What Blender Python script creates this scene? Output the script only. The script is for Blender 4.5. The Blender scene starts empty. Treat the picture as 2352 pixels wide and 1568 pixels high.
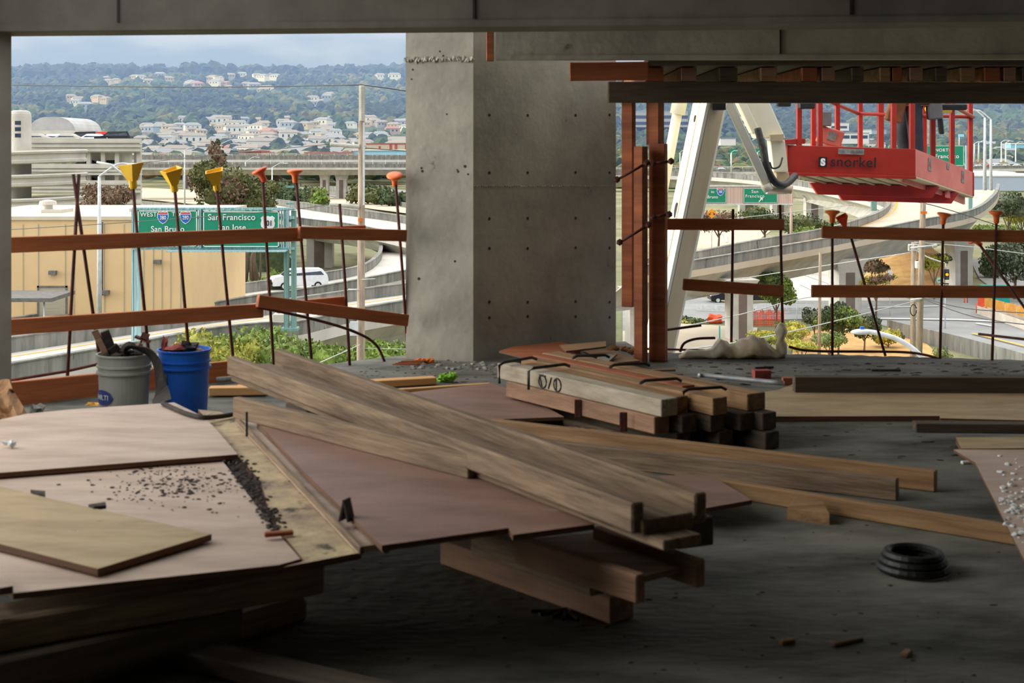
import bpy, bmesh, math, random
from mathutils import Vector, Matrix, Euler
random.seed(7)
SC = bpy.context.scene
COL = SC.collection
FP, CX, HY, CH = 3267.0, 1176.0, 340.0, 1.54     # focal length (px), centre column, horizon row, eye height

# ---------------------------------------------------------------- camera
cd = bpy.data.cameras.new('camera'); cam = bpy.data.objects.new('camera', cd); COL.objects.link(cam)
cam.location = (0, 0, CH); cam.rotation_euler = (math.pi/2, 0, 0)
cd.sensor_width = 36; cd.lens = 50.0; cd.shift_y = -(784-HY)/2352.0
cd.clip_start = .05; cd.clip_end = 9000
cd.dof.use_dof = True; cd.dof.focus_distance = 120; cd.dof.aperture_fstop = 6.3
SC.camera = cam
GLOW = 9.0
# ---------------------------------------------------------------- sky
w = bpy.data.worlds.new('sky'); SC.world = w; w.use_nodes = True
nt = w.node_tree; N = nt.nodes; Lk = nt.links; N.clear()
out = N.new('ShaderNodeOutputWorld'); bg = N.new('ShaderNodeBackground')
tc = N.new('ShaderNodeTexCoord'); sp = N.new('ShaderNodeSeparateXYZ'); Lk.new(tc.outputs['Generated'], sp.inputs[0])
cr = N.new('ShaderNodeValToRGB'); cr.color_ramp.interpolation = 'EASE'
e = cr.color_ramp.elements
e[0].position = .056; e[0].color = (.17,.22,.38,1)
e[1].position = .080; e[1].color = (.46,.50,.74,1)
x = e.new(.22); x.color = (.95,1.0,1.12,1)
x = e.new(.7); x.color = (1.75,1.78,1.8,1)
nz = N.new('ShaderNodeTexNoise'); nz.inputs['Scale'].default_value = 9; nz.inputs['Detail'].default_value = 3
mp = N.new('ShaderNodeMapping'); mp.inputs['Scale'].default_value = (1,1,3.5)
Lk.new(tc.outputs['Generated'], mp.inputs[0]); Lk.new(mp.outputs[0], nz.inputs['Vector'])
ma = N.new('ShaderNodeMath'); ma.operation = 'MULTIPLY_ADD'; ma.inputs[1].default_value = .09; ma.inputs[2].default_value = -.045
Lk.new(nz.outputs[0], ma.inputs[0])
ad = N.new('ShaderNodeMath'); ad.operation = 'ADD'; Lk.new(ma.outputs[0], ad.inputs[0]); Lk.new(sp.outputs['Z'], ad.inputs[1])
Lk.new(ad.outputs[0], cr.inputs[0]); Lk.new(cr.outputs[0], bg.inputs['Color']); bg.inputs['Strength'].default_value = 1.0
# glow added low in the unseen sky at left, to light the column
dp = N.new('ShaderNodeVectorMath'); dp.operation = 'DOT_PRODUCT'; dp.inputs[1].default_value = Vector((-.99, .0, .14)).normalized()
Lk.new(tc.outputs['Generated'], dp.inputs[0])
mr = N.new('ShaderNodeMapRange'); mr.interpolation_type = 'SMOOTHERSTEP'; mr.inputs['From Min'].default_value = .78; mr.inputs['From Max'].default_value = 1.0; mr.inputs['To Max'].default_value = GLOW
Lk.new(dp.outputs['Value'], mr.inputs['Value'])
bg2 = N.new('ShaderNodeBackground'); bg2.inputs['Color'].default_value = (1, .97, .90, 1); Lk.new(mr.outputs[0], bg2.inputs['Strength'])
ads = N.new('ShaderNodeAddShader'); Lk.new(bg.outputs[0], ads.inputs[0]); Lk.new(bg2.outputs[0], ads.inputs[1])
Lk.new(ads.outputs[0], out.inputs['Surface'])
# ---------------------------------------------------------------- soft sun behind thin cloud
sl = bpy.data.lights.new('sun', 'SUN'); sl.energy = 1.25; sl.angle = math.radians(60); sl.color = (1, .96, .88)
so = bpy.data.objects.new('sun', sl); COL.objects.link(so)
so.rotation_euler = Vector((-.25, -.40, -1.0)).to_track_quat('-Z', 'Y').to_euler(); so.location = (-20, -20, 60)
# ---------------------------------------------------------------- view
vs = SC.view_settings; vs.view_transform = 'Standard'; vs.look = 'None'; vs.gamma = 1; vs.use_curve_mapping = False
vs.exposure = 0.0
cy = SC.cycles
cy.max_bounces = 6; cy.diffuse_bounces = 4; cy.glossy_bounces = 2; cy.transmission_bounces = 4; cy.volume_bounces = 0
cy.transparent_max_bounces = 6; cy.sample_clamp_indirect = 4.0; cy.volume_step_rate = 4

OPEN = (-8.0, -1.4, 3.2, 7.0)      # unseen opening added overhead to let light in: x0, x1, y0, y1
# ================================================================ helpers
def at(px, py, d): return Vector(((px-CX)/FP*d, d, CH-(py-HY)/FP*d))
def on(px, py, z):
    d = (CH-z)*FP/(py-HY); return Vector(((px-CX)/FP*d, d, z))
def lin(c):
    r = []
    for v in c[:3]:
        v = v/255.0; r.append(v/12.92 if v <= .04045 else ((v+.055)/1.055)**2.4)
    return (*r, 1)

MATS = {}
def mat(name, c1, c2=None, rough=.8, scale=3.0, stretch=(1,1,1), detail=6, bump=0.0, bscale=30, spots=None, spot_scale=8, spot_amt=.62, metal=0.0, contrast=(.35,.65)):
    """procedural material: two noise-mixed tones, optional dark spots / dirt, optional bump"""
    if name in MATS: return MATS[name]
    m = bpy.data.materials.new(name); m.use_nodes = True; MATS[name] = m
    n = m.node_tree.nodes; l = m.node_tree.links; b = n['Principled BSDF']
    b.inputs['Roughness'].default_value = rough; b.inputs['Metallic'].default_value = metal
    c1 = lin(c1); c2 = lin(c2) if c2 else tuple(v*.72 for v in c1[:3])+(1,)
    t = n.new('ShaderNodeTexCoord'); mpp = n.new('ShaderNodeMapping'); mpp.inputs['Scale'].default_value = stretch
    l.new(t.outputs['Object'], mpp.inputs[0])
    a = n.new('ShaderNodeTexNoise'); a.inputs['Scale'].default_value = scale; a.inputs['Detail'].default_value = detail
    a.inputs['Roughness'].default_value = .62
    l.new(mpp.outputs[0], a.inputs['Vector'])
    r = n.new('ShaderNodeValToRGB'); r.color_ramp.elements[0].position = contrast[0]; r.color_ramp.elements[1].position = contrast[1]
    r.color_ramp.elements[0].color = c1; r.color_ramp.elements[1].color = c2
    l.new(a.outputs[0], r.inputs[0]); src = r.outputs[0]
    if spots:
        s = n.new('ShaderNodeTexNoise'); s.inputs['Scale'].default_value = spot_scale; s.inputs['Detail'].default_value = 8
        s.inputs['Roughness'].default_value = .7
        l.new(mpp.outputs[0], s.inputs['Vector'])
        sr = n.new('ShaderNodeValToRGB'); sr.color_ramp.elements[0].position = spot_amt; sr.color_ramp.elements[1].position = min(1, spot_amt+.06)
        l.new(s.outputs[0], sr.inputs[0])
        mx = n.new('ShaderNodeMix'); mx.data_type = 'RGBA'
        l.new(sr.outputs[0], mx.inputs['Factor']); l.new(src, mx.inputs['A']); mx.inputs['B'].default_value = lin(spots)
        src = mx.outputs['Result']
    l.new(src, b.inputs['Base Color'])
    if bump:
        k = n.new('ShaderNodeTexNoise'); k.inputs['Scale'].default_value = bscale; k.inputs['Detail'].default_value = 5
        l.new(mpp.outputs[0], k.inputs['Vector'])
        bp = n.new('ShaderNodeBump'); bp.inputs['Strength'].default_value = bump; bp.inputs['Distance'].default_value = .02
        l.new(k.outputs[0], bp.inputs['Height']); l.new(bp.outputs[0], b.inputs['Normal'])
    return m

M = {}
M['concrete'] = mat('concrete', (180,175,160), (146,142,130), .9, 1.6, detail=8, bump=.25, bscale=14, spots=(92,88,80), spot_scale=3.2, spot_amt=.66)
M['concrete_beam'] = mat('concrete_beam', (168,162,150), (136,130,120), .9, 1.4, (1,.5,1), bump=.2, bscale=10)
M['concrete_dark'] = mat('shaded_concrete', (122,118,108), (92,88,80), .9, 1.4, (1,.5,1), bump=.2, bscale=10)  # beam concrete darkened, the near beam's shade put into its colour
M['slab'] = mat('slab_floor', (124,123,113), (54,54,49), .85, 1.7, (.7,1.5,1), detail=10, bump=.5, bscale=18, spots=(40,39,36), spot_scale=5, spot_amt=.64)
M['wood_grey'] = mat('weathered_wood', (146,123,98), (98,80,62), .85, 5, (.5,6,6), bump=.35, bscale=16, spots=(70,60,48), spot_scale=3.5, spot_amt=.63)
M['wood_tan'] = mat('tan_wood', (168,132,92), (124,90,58), .8, 4, (.4,6,6), bump=.25, bscale=14, spots=(84,64,44), spot_scale=3, spot_amt=.67)
M['wood_pale'] = mat('pale_timber', (192,180,158), (150,138,118), .85, 3, (.7,3,3), bump=.3, bscale=14, spots=(74,66,56), spot_scale=5, spot_amt=.62)
M['wood_orange'] = mat('orange_lumber', (172,98,56), (128,68,38), .75, 3, (.3,4,4), bump=.15, bscale=12, spots=(92,48,26), spot_scale=3, spot_amt=.72)
M['guard_wood'] = mat('guard_lumber', (196,114,64), (150,84,46), .75, 3, (.3,4,4), bump=.15, bscale=12, spots=(92,48,26), spot_scale=3, spot_amt=.72)
M['wood_fresh'] = mat('fresh_lumber', (232,180,116), (205,148,86), .7, 4, (.4,6,6), bump=.1)
M['wood_pink'] = mat('pink_stained_timber', (168,130,104), (126,96,74), .85, 4, (.5,4,4), bump=.3, spots=(80,58,46), spot_scale=4, spot_amt=.62)
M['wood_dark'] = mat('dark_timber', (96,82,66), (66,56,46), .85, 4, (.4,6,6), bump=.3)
M['ply_edge'] = mat('plywood_edge', (120,84,58), (70,46,32), .8, 60, (.05,.05,3))
M['ply_pink'] = mat('pink_form_plywood', (206,184,166), (172,150,134), .7, 2.0, (1,3,1), detail=9, bump=.08, spots=(96,80,70), spot_scale=9, spot_amt=.66)
M['ply_brown'] = mat('brown_form_plywood', (152,118,104), (122,94,82), .55, 1.8, (1,2.5,1), detail=9, bump=.05, spots=(172,146,132), spot_scale=2.4, spot_amt=.62)
M['ply_tan'] = mat('tan_plywood', (190,168,130), (160,138,104), .7, 2.2, (1,3,1), detail=9, bump=.06, spots=(120,100,74), spot_scale=7, spot_amt=.63)
M['ply_worn'] = mat('worn_plywood', (206,186,144), (142,120,106), .8, 5, (1,1,1), detail=10, bump=.25, spots=(84,74,62), spot_scale=6, spot_amt=.55)
M['rust'] = mat('rusty_steel', (96,46,36), (58,28,24), .8, 14, bump=.3)
M['dark_steel'] = mat('dark_steel', (48,38,32), (30,25,22), .6, 10)
M['steel'] = mat('galvanised_steel', (178,182,184), (140,144,146), .45, 8, metal=.3)
M['cap_orange'] = mat('orange_plastic', (255,126,52), (232,98,30), .45, 5)
M['cap_red'] = mat('red_orange_plastic', (244,96,48), (214,70,30), .45, 5)
M['cap_yellow'] = mat('yellow_plastic', (248,200,24), (226,166,10), .45, 5)
M['bucket_grey'] = mat('grey_bucket_plastic', (176,174,164), (150,148,138), .5, 3, spots=(110,104,96), spot_scale=4, spot_amt=.66)
M['bucket_blue'] = mat('blue_bucket_plastic', (26,108,214), (18,84,176), .42, 3, spots=(30,52,80), spot_scale=3, spot_amt=.62)
M['label_blue'] = mat('blue_label', (42,62,140), (34,50,120), .5)
M['white'] = mat('white_paint', (236,236,232), (214,214,208), .6, 4)
M['black'] = mat('black_rubber', (22,22,22), (12,12,12), .55, 6, bump=.2)
M['scrap_red'] = mat('red_scrap', (172,74,60), (120,50,42), .8, 8)
M['scrap_dark'] = mat('dark_scrap', (66,54,46), (34,30,26), .8, 9, bump=.4)
M['orange_scrap'] = mat('orange_scrap', (236,128,40), (200,92,24), .7, 6)
M['yellow_scrap'] = mat('yellow_scrap', (236,176,60), (206,140,38), .7, 6)
M['green_glove'] = mat('lime_fabric', (150,206,58), (112,170,36), .8, 12, bump=.4)
M['paper'] = mat('brown_paper', (170,128,84), (122,88,56), .85, 5, bump=.4, bscale=6)
M['plastic_bag'] = mat('dirty_white_plastic', (250,242,222), (226,202,160), .45, 7, bump=.5, bscale=18)
M['chip'] = mat('concrete_chips', (150,148,138), (110,108,100), .9, 20)
M['chip_white'] = mat('white_chips', (235,238,238), (205,208,208), .5, 20)
M['lift_white'] = mat('cream_lift_paint', (240,234,212), (222,214,188), .5, 1.2, spots=(200,188,160), spot_scale=2, spot_amt=.62)
M['lift_tan'] = mat('tan_lift_panel', (206,186,150), (180,158,124), .6, 1.5, (1,1,.4))
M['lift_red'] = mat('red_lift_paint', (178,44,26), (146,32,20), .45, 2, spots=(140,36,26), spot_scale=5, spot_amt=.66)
M['lift_red_lit'] = mat('lit_red_lift_paint', (220,120,104), (198,98,84), .55, 2)  # the red paint made paler, light on the side put into the colour
M['hose'] = mat('black_hose', (46,46,46), (26,26,26), .5, 10, bump=.3)
M['jeans'] = mat('dark_jeans', (60,62,70), (34,36,42), .9, 4, bump=.2)
M['jacket'] = mat('brown_canvas_jacket', (150,98,60), (112,70,42), .9, 4, bump=.2)
M['skin'] = mat('skin', (196,146,116), (180,128,100), .6, 6)
M['hivis'] = mat('yellow_strap', (240,206,40), (214,178,30), .7, 6)

def link(o, parent=None):
    COL.objects.link(o)
    if parent is not None: o.parent = parent
    return o
def tag(o, label=None, cat=None, group=None, kind=None):
    if label: o['label'] = label
    if cat: o['category'] = cat
    if group: o['group'] = group
    if kind: o['kind'] = kind
    return o
def thing(name, label, cat, loc=(0,0,0), group=None, rot=(0,0,0)):
    o = bpy.data.objects.new(name, None); o.empty_display_size = .1; link(o); o.location = loc; o.rotation_euler = rot
    return tag(o, label, cat, group)
def obj(name, bm, m, parent=None, smooth=False, recalc=True):
    if recalc: bmesh.ops.recalc_face_normals(bm, faces=bm.faces)
    me = bpy.data.meshes.new(name); bm.to_mesh(me); bm.free()
    for k in (m if isinstance(m, (list, tuple)) else [m]): me.materials.append(k)
    if smooth:
        for p in me.polygons: p.use_smooth = True
    o = bpy.data.objects.new(name, me); link(o)
    if parent is not None: attach(o, parent)
    return o
def wm(o):
    return (wm(o.parent) @ o.matrix_parent_inverse if o.parent else Matrix()) @ o.matrix_basis
def attach(o, parent):
    """parent o, keeping the world place its own transform gives it"""
    o.parent = parent; o.matrix_parent_inverse = wm(parent).inverted(); return o
def rootat(name, label, cat, loc, group=None):
    """thing whose children are given in world coordinates"""
    return thing(name, label, cat, loc, group)
def box(bm, x0, x1, y0, y1, z0, z1, mi=0, M4=None):
    vs_ = [Vector((x,y,z)) for z in (z0,z1) for y in (y0,y1) for x in (x0,x1)]
    if M4 is not None: vs_ = [M4 @ v for v in vs_]
    v = [bm.verts.new(c) for c in vs_]
    for f in ((0,2,3,1),(4,5,7,6),(0,1,5,4),(2,6,7,3),(0,4,6,2),(1,3,7,5)):
        fc = bm.faces.new([v[i] for i in f]); fc.material_index = mi
    return v
def bevel(bm, r, seg=1):
    if r > 0: bmesh.ops.bevel(bm, geom=list(bm.edges), offset=r, segments=seg, affect='EDGES', profile=.5)
def frame(a, b, up=Vector((0,0,1)), faceaway=True):
    X = (b-a).normalized(); Z = (up - X*up.dot(X)).normalized(); Y = Z.cross(X)
    if faceaway and Y.dot((a+b)/2-Vector((0,0,CH))) < 0:
        a, b = b, a; X = -X; Y = -Y
    m = Matrix((X, Y, Z)).transposed().to_4x4(); m.translation = a
    return m, (b-a).length
def plank(name, a, b, wd, h, m, parent=None, bev=.004, up=Vector((0,0,1)), label=None, cat=None, group=None, jitter=.0):
    """timber: a-b is its camera-side top edge; it runs away by wd and down by h"""
    Mx, L = frame(Vector(a), Vector(b), up)
    bm = bmesh.new(); box(bm, 0, L, 0, wd, -h, 0); bevel(bm, bev)
    o = obj(name, bm, m); o.matrix_world = Mx
    if parent is not None: attach(o, parent)
    if label: tag(o, label, cat, group)
    return o
def prism(name, pts, th, m, parent=None, label=None, cat=None, edge=None, kind=None, group=None, bev=0):
    """flat sheet: top outline pts (world), extruded straight down by th"""
    c = sum((Vector(p) for p in pts), Vector())/len(pts)
    bm = bmesh.new(); t = [bm.verts.new(Vector(p)-c) for p in pts]; b = [bm.verts.new(Vector(p)-c-Vector((0,0,th))) for p in pts]
    bm.faces.new(t); bm.faces.new(b[::-1]); n = len(pts)
    for i in range(n):
        f = bm.faces.new((t[i], b[i], b[(i+1)%n], t[(i+1)%n])); f.material_index = 1 if edge else 0
    o = obj(name, bm, [m, edge] if edge else m)
    o.location = c
    if parent is not None: attach(o, parent)
    if label: tag(o, label, cat, group)
    if kind: o['kind'] = kind
    return o
def ringtube(bm, pts, r, n=8, caps=True, mi=0):
    pts = [Vector(p) for p in pts]; rings = []
    for i, p in enumerate(pts):
        t = (pts[min(i+1,len(pts)-1)]-pts[max(i-1,0)]).normalized()
        u = t.cross(Vector((0,0,1)) if abs(t.z) < .95 else Vector((1,0,0))).normalized(); v = t.cross(u)
        rr = r[i] if isinstance(r, (list, tuple)) else r
        rings.append([bm.verts.new(p + u*math.cos(2*math.pi*k/n)*rr + v*math.sin(2*math.pi*k/n)*rr) for k in range(n)])
    for a, b in zip(rings, rings[1:]):
        for k in range(n):
            f = bm.faces.new((a[k], a[(k+1)%n], b[(k+1)%n], b[k])); f.material_index = mi
    if caps:
        bm.faces.new(rings[0][::-1]).material_index = mi; bm.faces.new(rings[-1]).material_index = mi
def tube(name, pts, r, m, parent=None, n=8, label=None, cat=None, group=None):
    base = Vector(pts[0]); bm = bmesh.new(); ringtube(bm, [Vector(p)-base for p in pts], r, n)
    o = obj(name, bm, m, smooth=True); o.location = base
    if parent is not None: attach(o, parent)
    if label: tag(o, label, cat, group)
    return o
def lathe(bm, prof, n=24, M4=None, mi=0, closed=False):
    rings = []
    for r, z in prof:
        ring = []
        for k in range(n):
            v = Vector((r*math.cos(2*math.pi*k/n), r*math.sin(2*math.pi*k/n), z))
            ring.append(bm.verts.new(M4 @ v if M4 is not None else v))
        rings.append(ring)
    for a, b in zip(rings, rings[1:]):
        for k in range(n):
            f = bm.faces.new((a[k], a[(k+1)%n], b[(k+1)%n], b[k])); f.material_index = mi
    if not closed:
        bm.faces.new(rings[0][::-1]).material_index = mi; bm.faces.new(rings[-1]).material_index = mi
def spline(pts, k=6):
    pts = [Vector(p) for p in pts]; o = []
    for i in range(len(pts)-1):
        p0 = pts[max(i-1,0)]; p1 = pts[i]; p2 = pts[i+1]; p3 = pts[min(i+2,len(pts)-1)]
        for j in range(k):
            t = j/k
            o.append(.5*((2*p1)+(p2-p0)*t+(2*p0-5*p1+4*p2-p3)*t*t+(3*p1-p0-3*p2+p3)*t**3))
    o.append(pts[-1]); return o
def textmesh(name, s, size, m, parent, Mx, ext=.01, align='CENTER', bold=0.0, spacing=1.0):
    """real raised lettering; Mx: local x right, local y up, local z out of the sign"""
    c = bpy.data.curves.new(name, 'FONT'); c.body = s; c.size = size; c.extrude = ext; c.align_x = align; c.offset = bold; c.space_character = spacing
    t = bpy.data.objects.new('tmp', c); COL.objects.link(t); bpy.context.view_layer.update()
    me = bpy.data.meshes.new_from_object(t.evaluated_get(bpy.context.evaluated_depsgraph_get())); bpy.data.objects.remove(t)
    me.materials.clear(); me.materials.append(m)
    o = bpy.data.objects.new(name, me); COL.objects.link(o); o.matrix_world = Mx
    if parent is not None: attach(o, parent)
    return o
def lumpy(bm, c, rad, sub=2, amp=.25, sc=(1,1,1), seed=0, mi=0):
    from mathutils import noise
    r = bmesh.ops.create_icosphere(bm, subdivisions=sub, radius=1)
    for v in r['verts']:
        n = noise.noise(v.co*1.7+Vector((seed*3.1, seed*1.3, 0)))
        p = v.co*(1+amp*n*1.6)*rad
        v.co = Vector((p.x*sc[0], p.y*sc[1], p.z*sc[2]))+Vector(c)
    for f in r['verts'][0].link_faces: pass
    return r['verts']
# ================================================================ INTERIOR
# left edge line of the slab and of its guard
GA, GB = Vector((-2.75, 8.76, 0)), Vector((-.78, 10.4, 0)); GU = (GB-GA).normalized(); GN = Vector((-GU.y, GU.x, 0))  # GN: outwards
def dl(px, off=0):
    a = GA+GN*off; k = (px-CX)/FP; t = (k*a.y-a.x)/((GB-GA).x-(GB-GA).y*k); return a.y+(GB-GA).y*t
def gl(px, py, off=0): return at(px, py, dl(px, off))
DR = 10.5
# ---- setting
def structure(o): o['kind'] = 'structure'; return o
p1 = GA+GN*.16; edge_far_left = p1-GU*13; pe = GB+GN*.16
floor_pts = [(edge_far_left.x, edge_far_left.y, 0), (pe.x, pe.y, 0), (.9, 11.35, 0), (1.0, 10.72, 0), (2.4, 10.62, 0), (3.7, 10.32, 0), (9, 9.6, 0), (9, -6, 0), (-12, -6, 0)]
# crumbled far edge: subdivide the visible rim a little
fp = []
for i, p in enumerate(floor_pts):
    q = floor_pts[(i+1) % len(floor_pts)]; fp.append(Vector(p))
    if i in (0, 3, 4):
        for k in range(1, 26):
            t = k/26; v = Vector(p).lerp(Vector(q), t); v += Vector((0, random.uniform(-.03, .03), 0)); fp.append(v)
structure(prism('floor', fp, .3, M['slab']))
# back wall and right wall keep the near part of the storey dark
def wallbox(name, x0, x1, y0, y1, z0, z1, m=None):
    bm = bmesh.new(); box(bm, x0, x1, y0, y1, z0, z1); return structure(obj(name, bm, m or M['concrete']))
wallbox('wall_back', -12, 9, -6.2, -6, 0, 3.3)
wallbox('wall_left', -8.2, -8, -6, 3.6, 0, 3.0)  # unseen wall added to block the sky glow from the near timbers
wallbox('wall_right', 9, 9.2, -6, 9.6, 0, 3.3)
# deck above: unseen; gap over the left middle added to let skylight in
OX0, OX1, OY0, OY1 = OPEN
bm = bmesh.new()
for (x0, x1, y0, y1) in ((-12.2, 9.2, -6.2, OY0), (-12.2, OX0, OY0, OY1), (OX1, 9.2, OY0, OY1), (-12.2, 9.2, OY1, OY1+.01)):
    box(bm, x0, x1, y0, y1, 3.0, 3.3)
structure(obj('unseen_ceiling', bm, M['concrete']))
bm = bmesh.new(); box(bm, OX1, 9.2, OY1, 10.1, 3.0, 3.3); structure(obj('unseen_ceiling.001', bm, M['concrete']))
# near beam right across the top of the view
def girder(name, a, b, wd, h, m, lip=.035):
    a = Vector(a); b = Vector(b); root, L = frame(a, b)
    bm = bmesh.new(); box(bm, 0, L, 0, wd, 0, h); box(bm, 0, L, -.02, 0, 0, lip)
    for t in range(1, int(L/2.0)+1):      # form joints
        box(bm, t*2.0-.006, t*2.0+.006, -.008, 0, lip+.01, h-.02, 1)
    o = obj(name, bm, [m, M['dark_steel']]); o.matrix_world = root; return structure(o)
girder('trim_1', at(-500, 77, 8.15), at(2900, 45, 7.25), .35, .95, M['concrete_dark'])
girder('trim_2', at(1139, 137, 10.0), at(2900, 135, 10.0), .12, .62, M['concrete'], lip=.03)
plank('form_board', at(1117, 62, 10.0), at(1134, 62, 10.0), .05, .24, M['wood_orange'], label='short orange form board wedged upright against the pale beam end', cat='board')
# columns and wall
def colprism(name, xy, z0, z1, m):
    return structure(prism(name, [(x, y, z1) for x, y in xy], z1-z0, m))
pA = on(1087, 831, 0); pB = on(932, 824, 0); wdir = Vector((1.1, .91, 0)).normalized()
pC = Vector((pA.x, pA.y, 0))+wdir*1.42
back = Vector((-wdir.y, wdir.x, 0))
colprism('wall_center', [(pB.x, pB.y), (pA.x, pA.y), (pC.x, pC.y), ((pC+back*.28).x, (pC+back*.28).y), ((pA+back*.5).x, (pA+back*.5).y), (pB.x+.1, pB.y+.45)], 0, 3.0, M['concrete'])
# surface detail of the column: pour joint, tie holes
bm = bmesh.new()
def tiehole(bm, c, nrm, r):
    q = nrm.to_track_quat('Z', 'Y').to_matrix().to_4x4(); q.translation = c
    lathe(bm, [(r, -.01), (r, .0015)], 10, q)
nL = Vector(((pA-pB).y, -(pA-pB).x, 0)).normalized(); nR = Vector((wdir.y, -wdir.x, 0))
def onface(px, py, a, n):
    # ray through the pixel hits the vertical face through a with normal n
    d = Vector(((px-CX)/FP, 1, -(py-HY)/FP)); t = (a-Vector((0,0,CH))).dot(n)/d.dot(n); return Vector((0,0,CH))+d*t
for px, py in ((948,160),(968,386),(970,393),(1050,390),(1052,394),(1018,128),(945,182),(1026,262),(1068,382),(1010,118),(1075,400),(1045,600),(962,640)):
    tiehole(bm, onface(px, py, pA, nL), nL, random.uniform(.006,.012))
for px in (1124, 1212, 1322, 1400):
    for py in (266, 397, 502, 569, 692, 728):
        tiehole(bm, onface(px, py+random.uniform(-2,2), pA, nR), nR, .012)
o = obj('trim_3', bm, M['dark_steel']); structure(o)
bm = bmesh.new()
for i in range(26):       # rough pour joint across the column
    c = onface(934+i*6, 137+random.uniform(-2,2), pA, nL); lumpy(bm, c, .02, 1, .5, seed=i)
for i in range(60):
    c = onface(1090+i*5.4, 428+random.uniform(-.6,.6)-i*.02, pA, nR); lumpy(bm, c, .007, 1, .5, seed=i)
structure(obj('trim_4', bm, M['concrete']))
cl = at(-60, 500, 8.4); cr_ = at(26, 500, 8.4)
q1 = at(26, 500, 8.3); q0 = at(26, 500, 8.12)
colprism('wall_left', [(q0.x, q0.y), (q0.x-.9, q0.y-.76), (q0.x-1.2, q0.y-.4), (q1.x, q1.y)], 0, 3.0, M['concrete_beam'])
bm = bmesh.new()
for i in range(70):
    px = random.uniform(936, 1150); py = random.uniform(828, 848) if px < 1087 else random.uniform(832, 850)
    c = on(px, py, 0); lumpy(bm, c, random.uniform(.008, .03), 1, .5, (1,1,.6), i)
tag(obj('rubble', bm, M['chip']), 'broken grey concrete rubble along the foot of the big column', 'rubble', kind='stuff')

# ---- shoring over the right bay
def post(name, px, top, d, bot, wd, dp, rot, m, label, grp=None, lean=0):
    a = at(px, top, d); zb = at(px, bot, d).z if bot < 780 else 0.0
    bm = bmesh.new(); box(bm, -wd/2, wd/2, -dp/2, dp/2, 0, a.z-zb); bevel(bm, .004)
    o = obj(name, bm, m); o.location = (a.x, d, zb); o.rotation_euler = (lean, 0, rot)
    return tag(o, label, 'timber post', grp)
post('timber_post', 1444, 233, 10.36, 704, .085, .07, math.radians(-26), M['wood_orange'], 'upper brown timber post beside the concrete wall, ending above the floor')
post('timber_post', 1505, 233, 10.36, 333, .10, .10, math.radians(-30), M['wood_orange'], 'short upper timber post under the dark ledger, right one of the pair')
post('timber_post', 1472, 336, 10.22, 822, .07, .085, math.radians(-32), M['wood_orange'], 'slim timber post with a lit edge reaching the floor by the concrete wall')
post('timber_post', 1512, 330, 10.30, 808, .12, .075, math.radians(-22), M['wood_orange'], 'wide timber post on the floor where the right guard rail begins')
for (px0, py0, px1, py1) in ((1418,412,1486,374),(1424,556,1490,516),(1500,376,1542,370),(1500,498,1538,492)):
    r = tube('band_clamp', [at(px0, py0, 10.12), at((px0+px1)/2, (py0+py1)/2, 10.12), at(px1, py1, 10.14)], .011, M['rust'], n=6,
         label={1418:'rusty clamp across the post next to the wall, upper of two',1424:'rusty clamp across the post next to the wall, lower of two',
                1500:'rusty clamp on the wide post just below its top' if py0 == 376 else 'rusty clamp on the wide post above the guard rail'}[px0], cat='clamp')
    bm = bmesh.new(); lumpy(bm, at(px0, py0, 10.12), .026, 1, .3); attach(obj('nut', bm, M['rust']), r)
    bm = bmesh.new(); lumpy(bm, at(px1, py1, 10.12), .026, 1, .3); attach(obj('nut', bm, M['rust']), r)
plank('ledger_beam', at(1398, 187, 10.28), at(2800, 190, 10.28), .1, .152, M['wood_dark'], label='long dark ledger timber across the top of the right opening', cat='beam')
plank('header_board', at(1309, 143, 10.12), at(1489, 141, 10.12), .09, .13, M['wood_orange'], label='orange timber end poking out beside the wall under the beam', cat='beam')
ORD = ['leftmost','second','third','fourth','fifth','sixth','seventh','eighth','ninth','tenth','eleventh','twelfth','thirteenth','fourteenth','fifteenth','sixteenth']
jm = [M['wood_orange'], M['wood_tan'], M['wood_dark'], M['wood_pink']]
jx = [(1483,1524),(1565,1600),(1653,1694),(1748,1785),(1843,1877),(1888,1918),(1957,1984),(2022,2045),(2050,2072),(2090,2120),(2150,2175),(2207,2240),(2262,2297),(2306,2334),(2349,2380)]
for i, (a, b) in enumerate(jx):
    pa = at(a, 155, 10.29); bm = bmesh.new(); wd = (b-a)/FP*10.29
    ln = (.95, 1.25, .8)[i % 3] if a > 1880 else 2.0
    box(bm, 0, wd, 0, ln, -.1, 0); bevel(bm, .003)
    o = obj('joist', bm, jm[i*7 % 4]); o.location = pa
    tag(o, ORD[i]+' of the short timber joists from the left on the dark ledger', 'joist', 'joists over the right opening')
bm = bmesh.new(); a = at(1380, 152, 10.2); b = at(2800, 152, 10.2); box(bm, .97, b.x, 10.12, 13.0, a.z+.003, a.z+.052)  # plywood deck, thickened and darkened to stand in for the black slot above
tag(obj('deck_panel', bm, M['wood_dark']), 'plywood deck panel resting on the row of joists, thickened and darkened for the black slot above', 'plywood')

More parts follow.
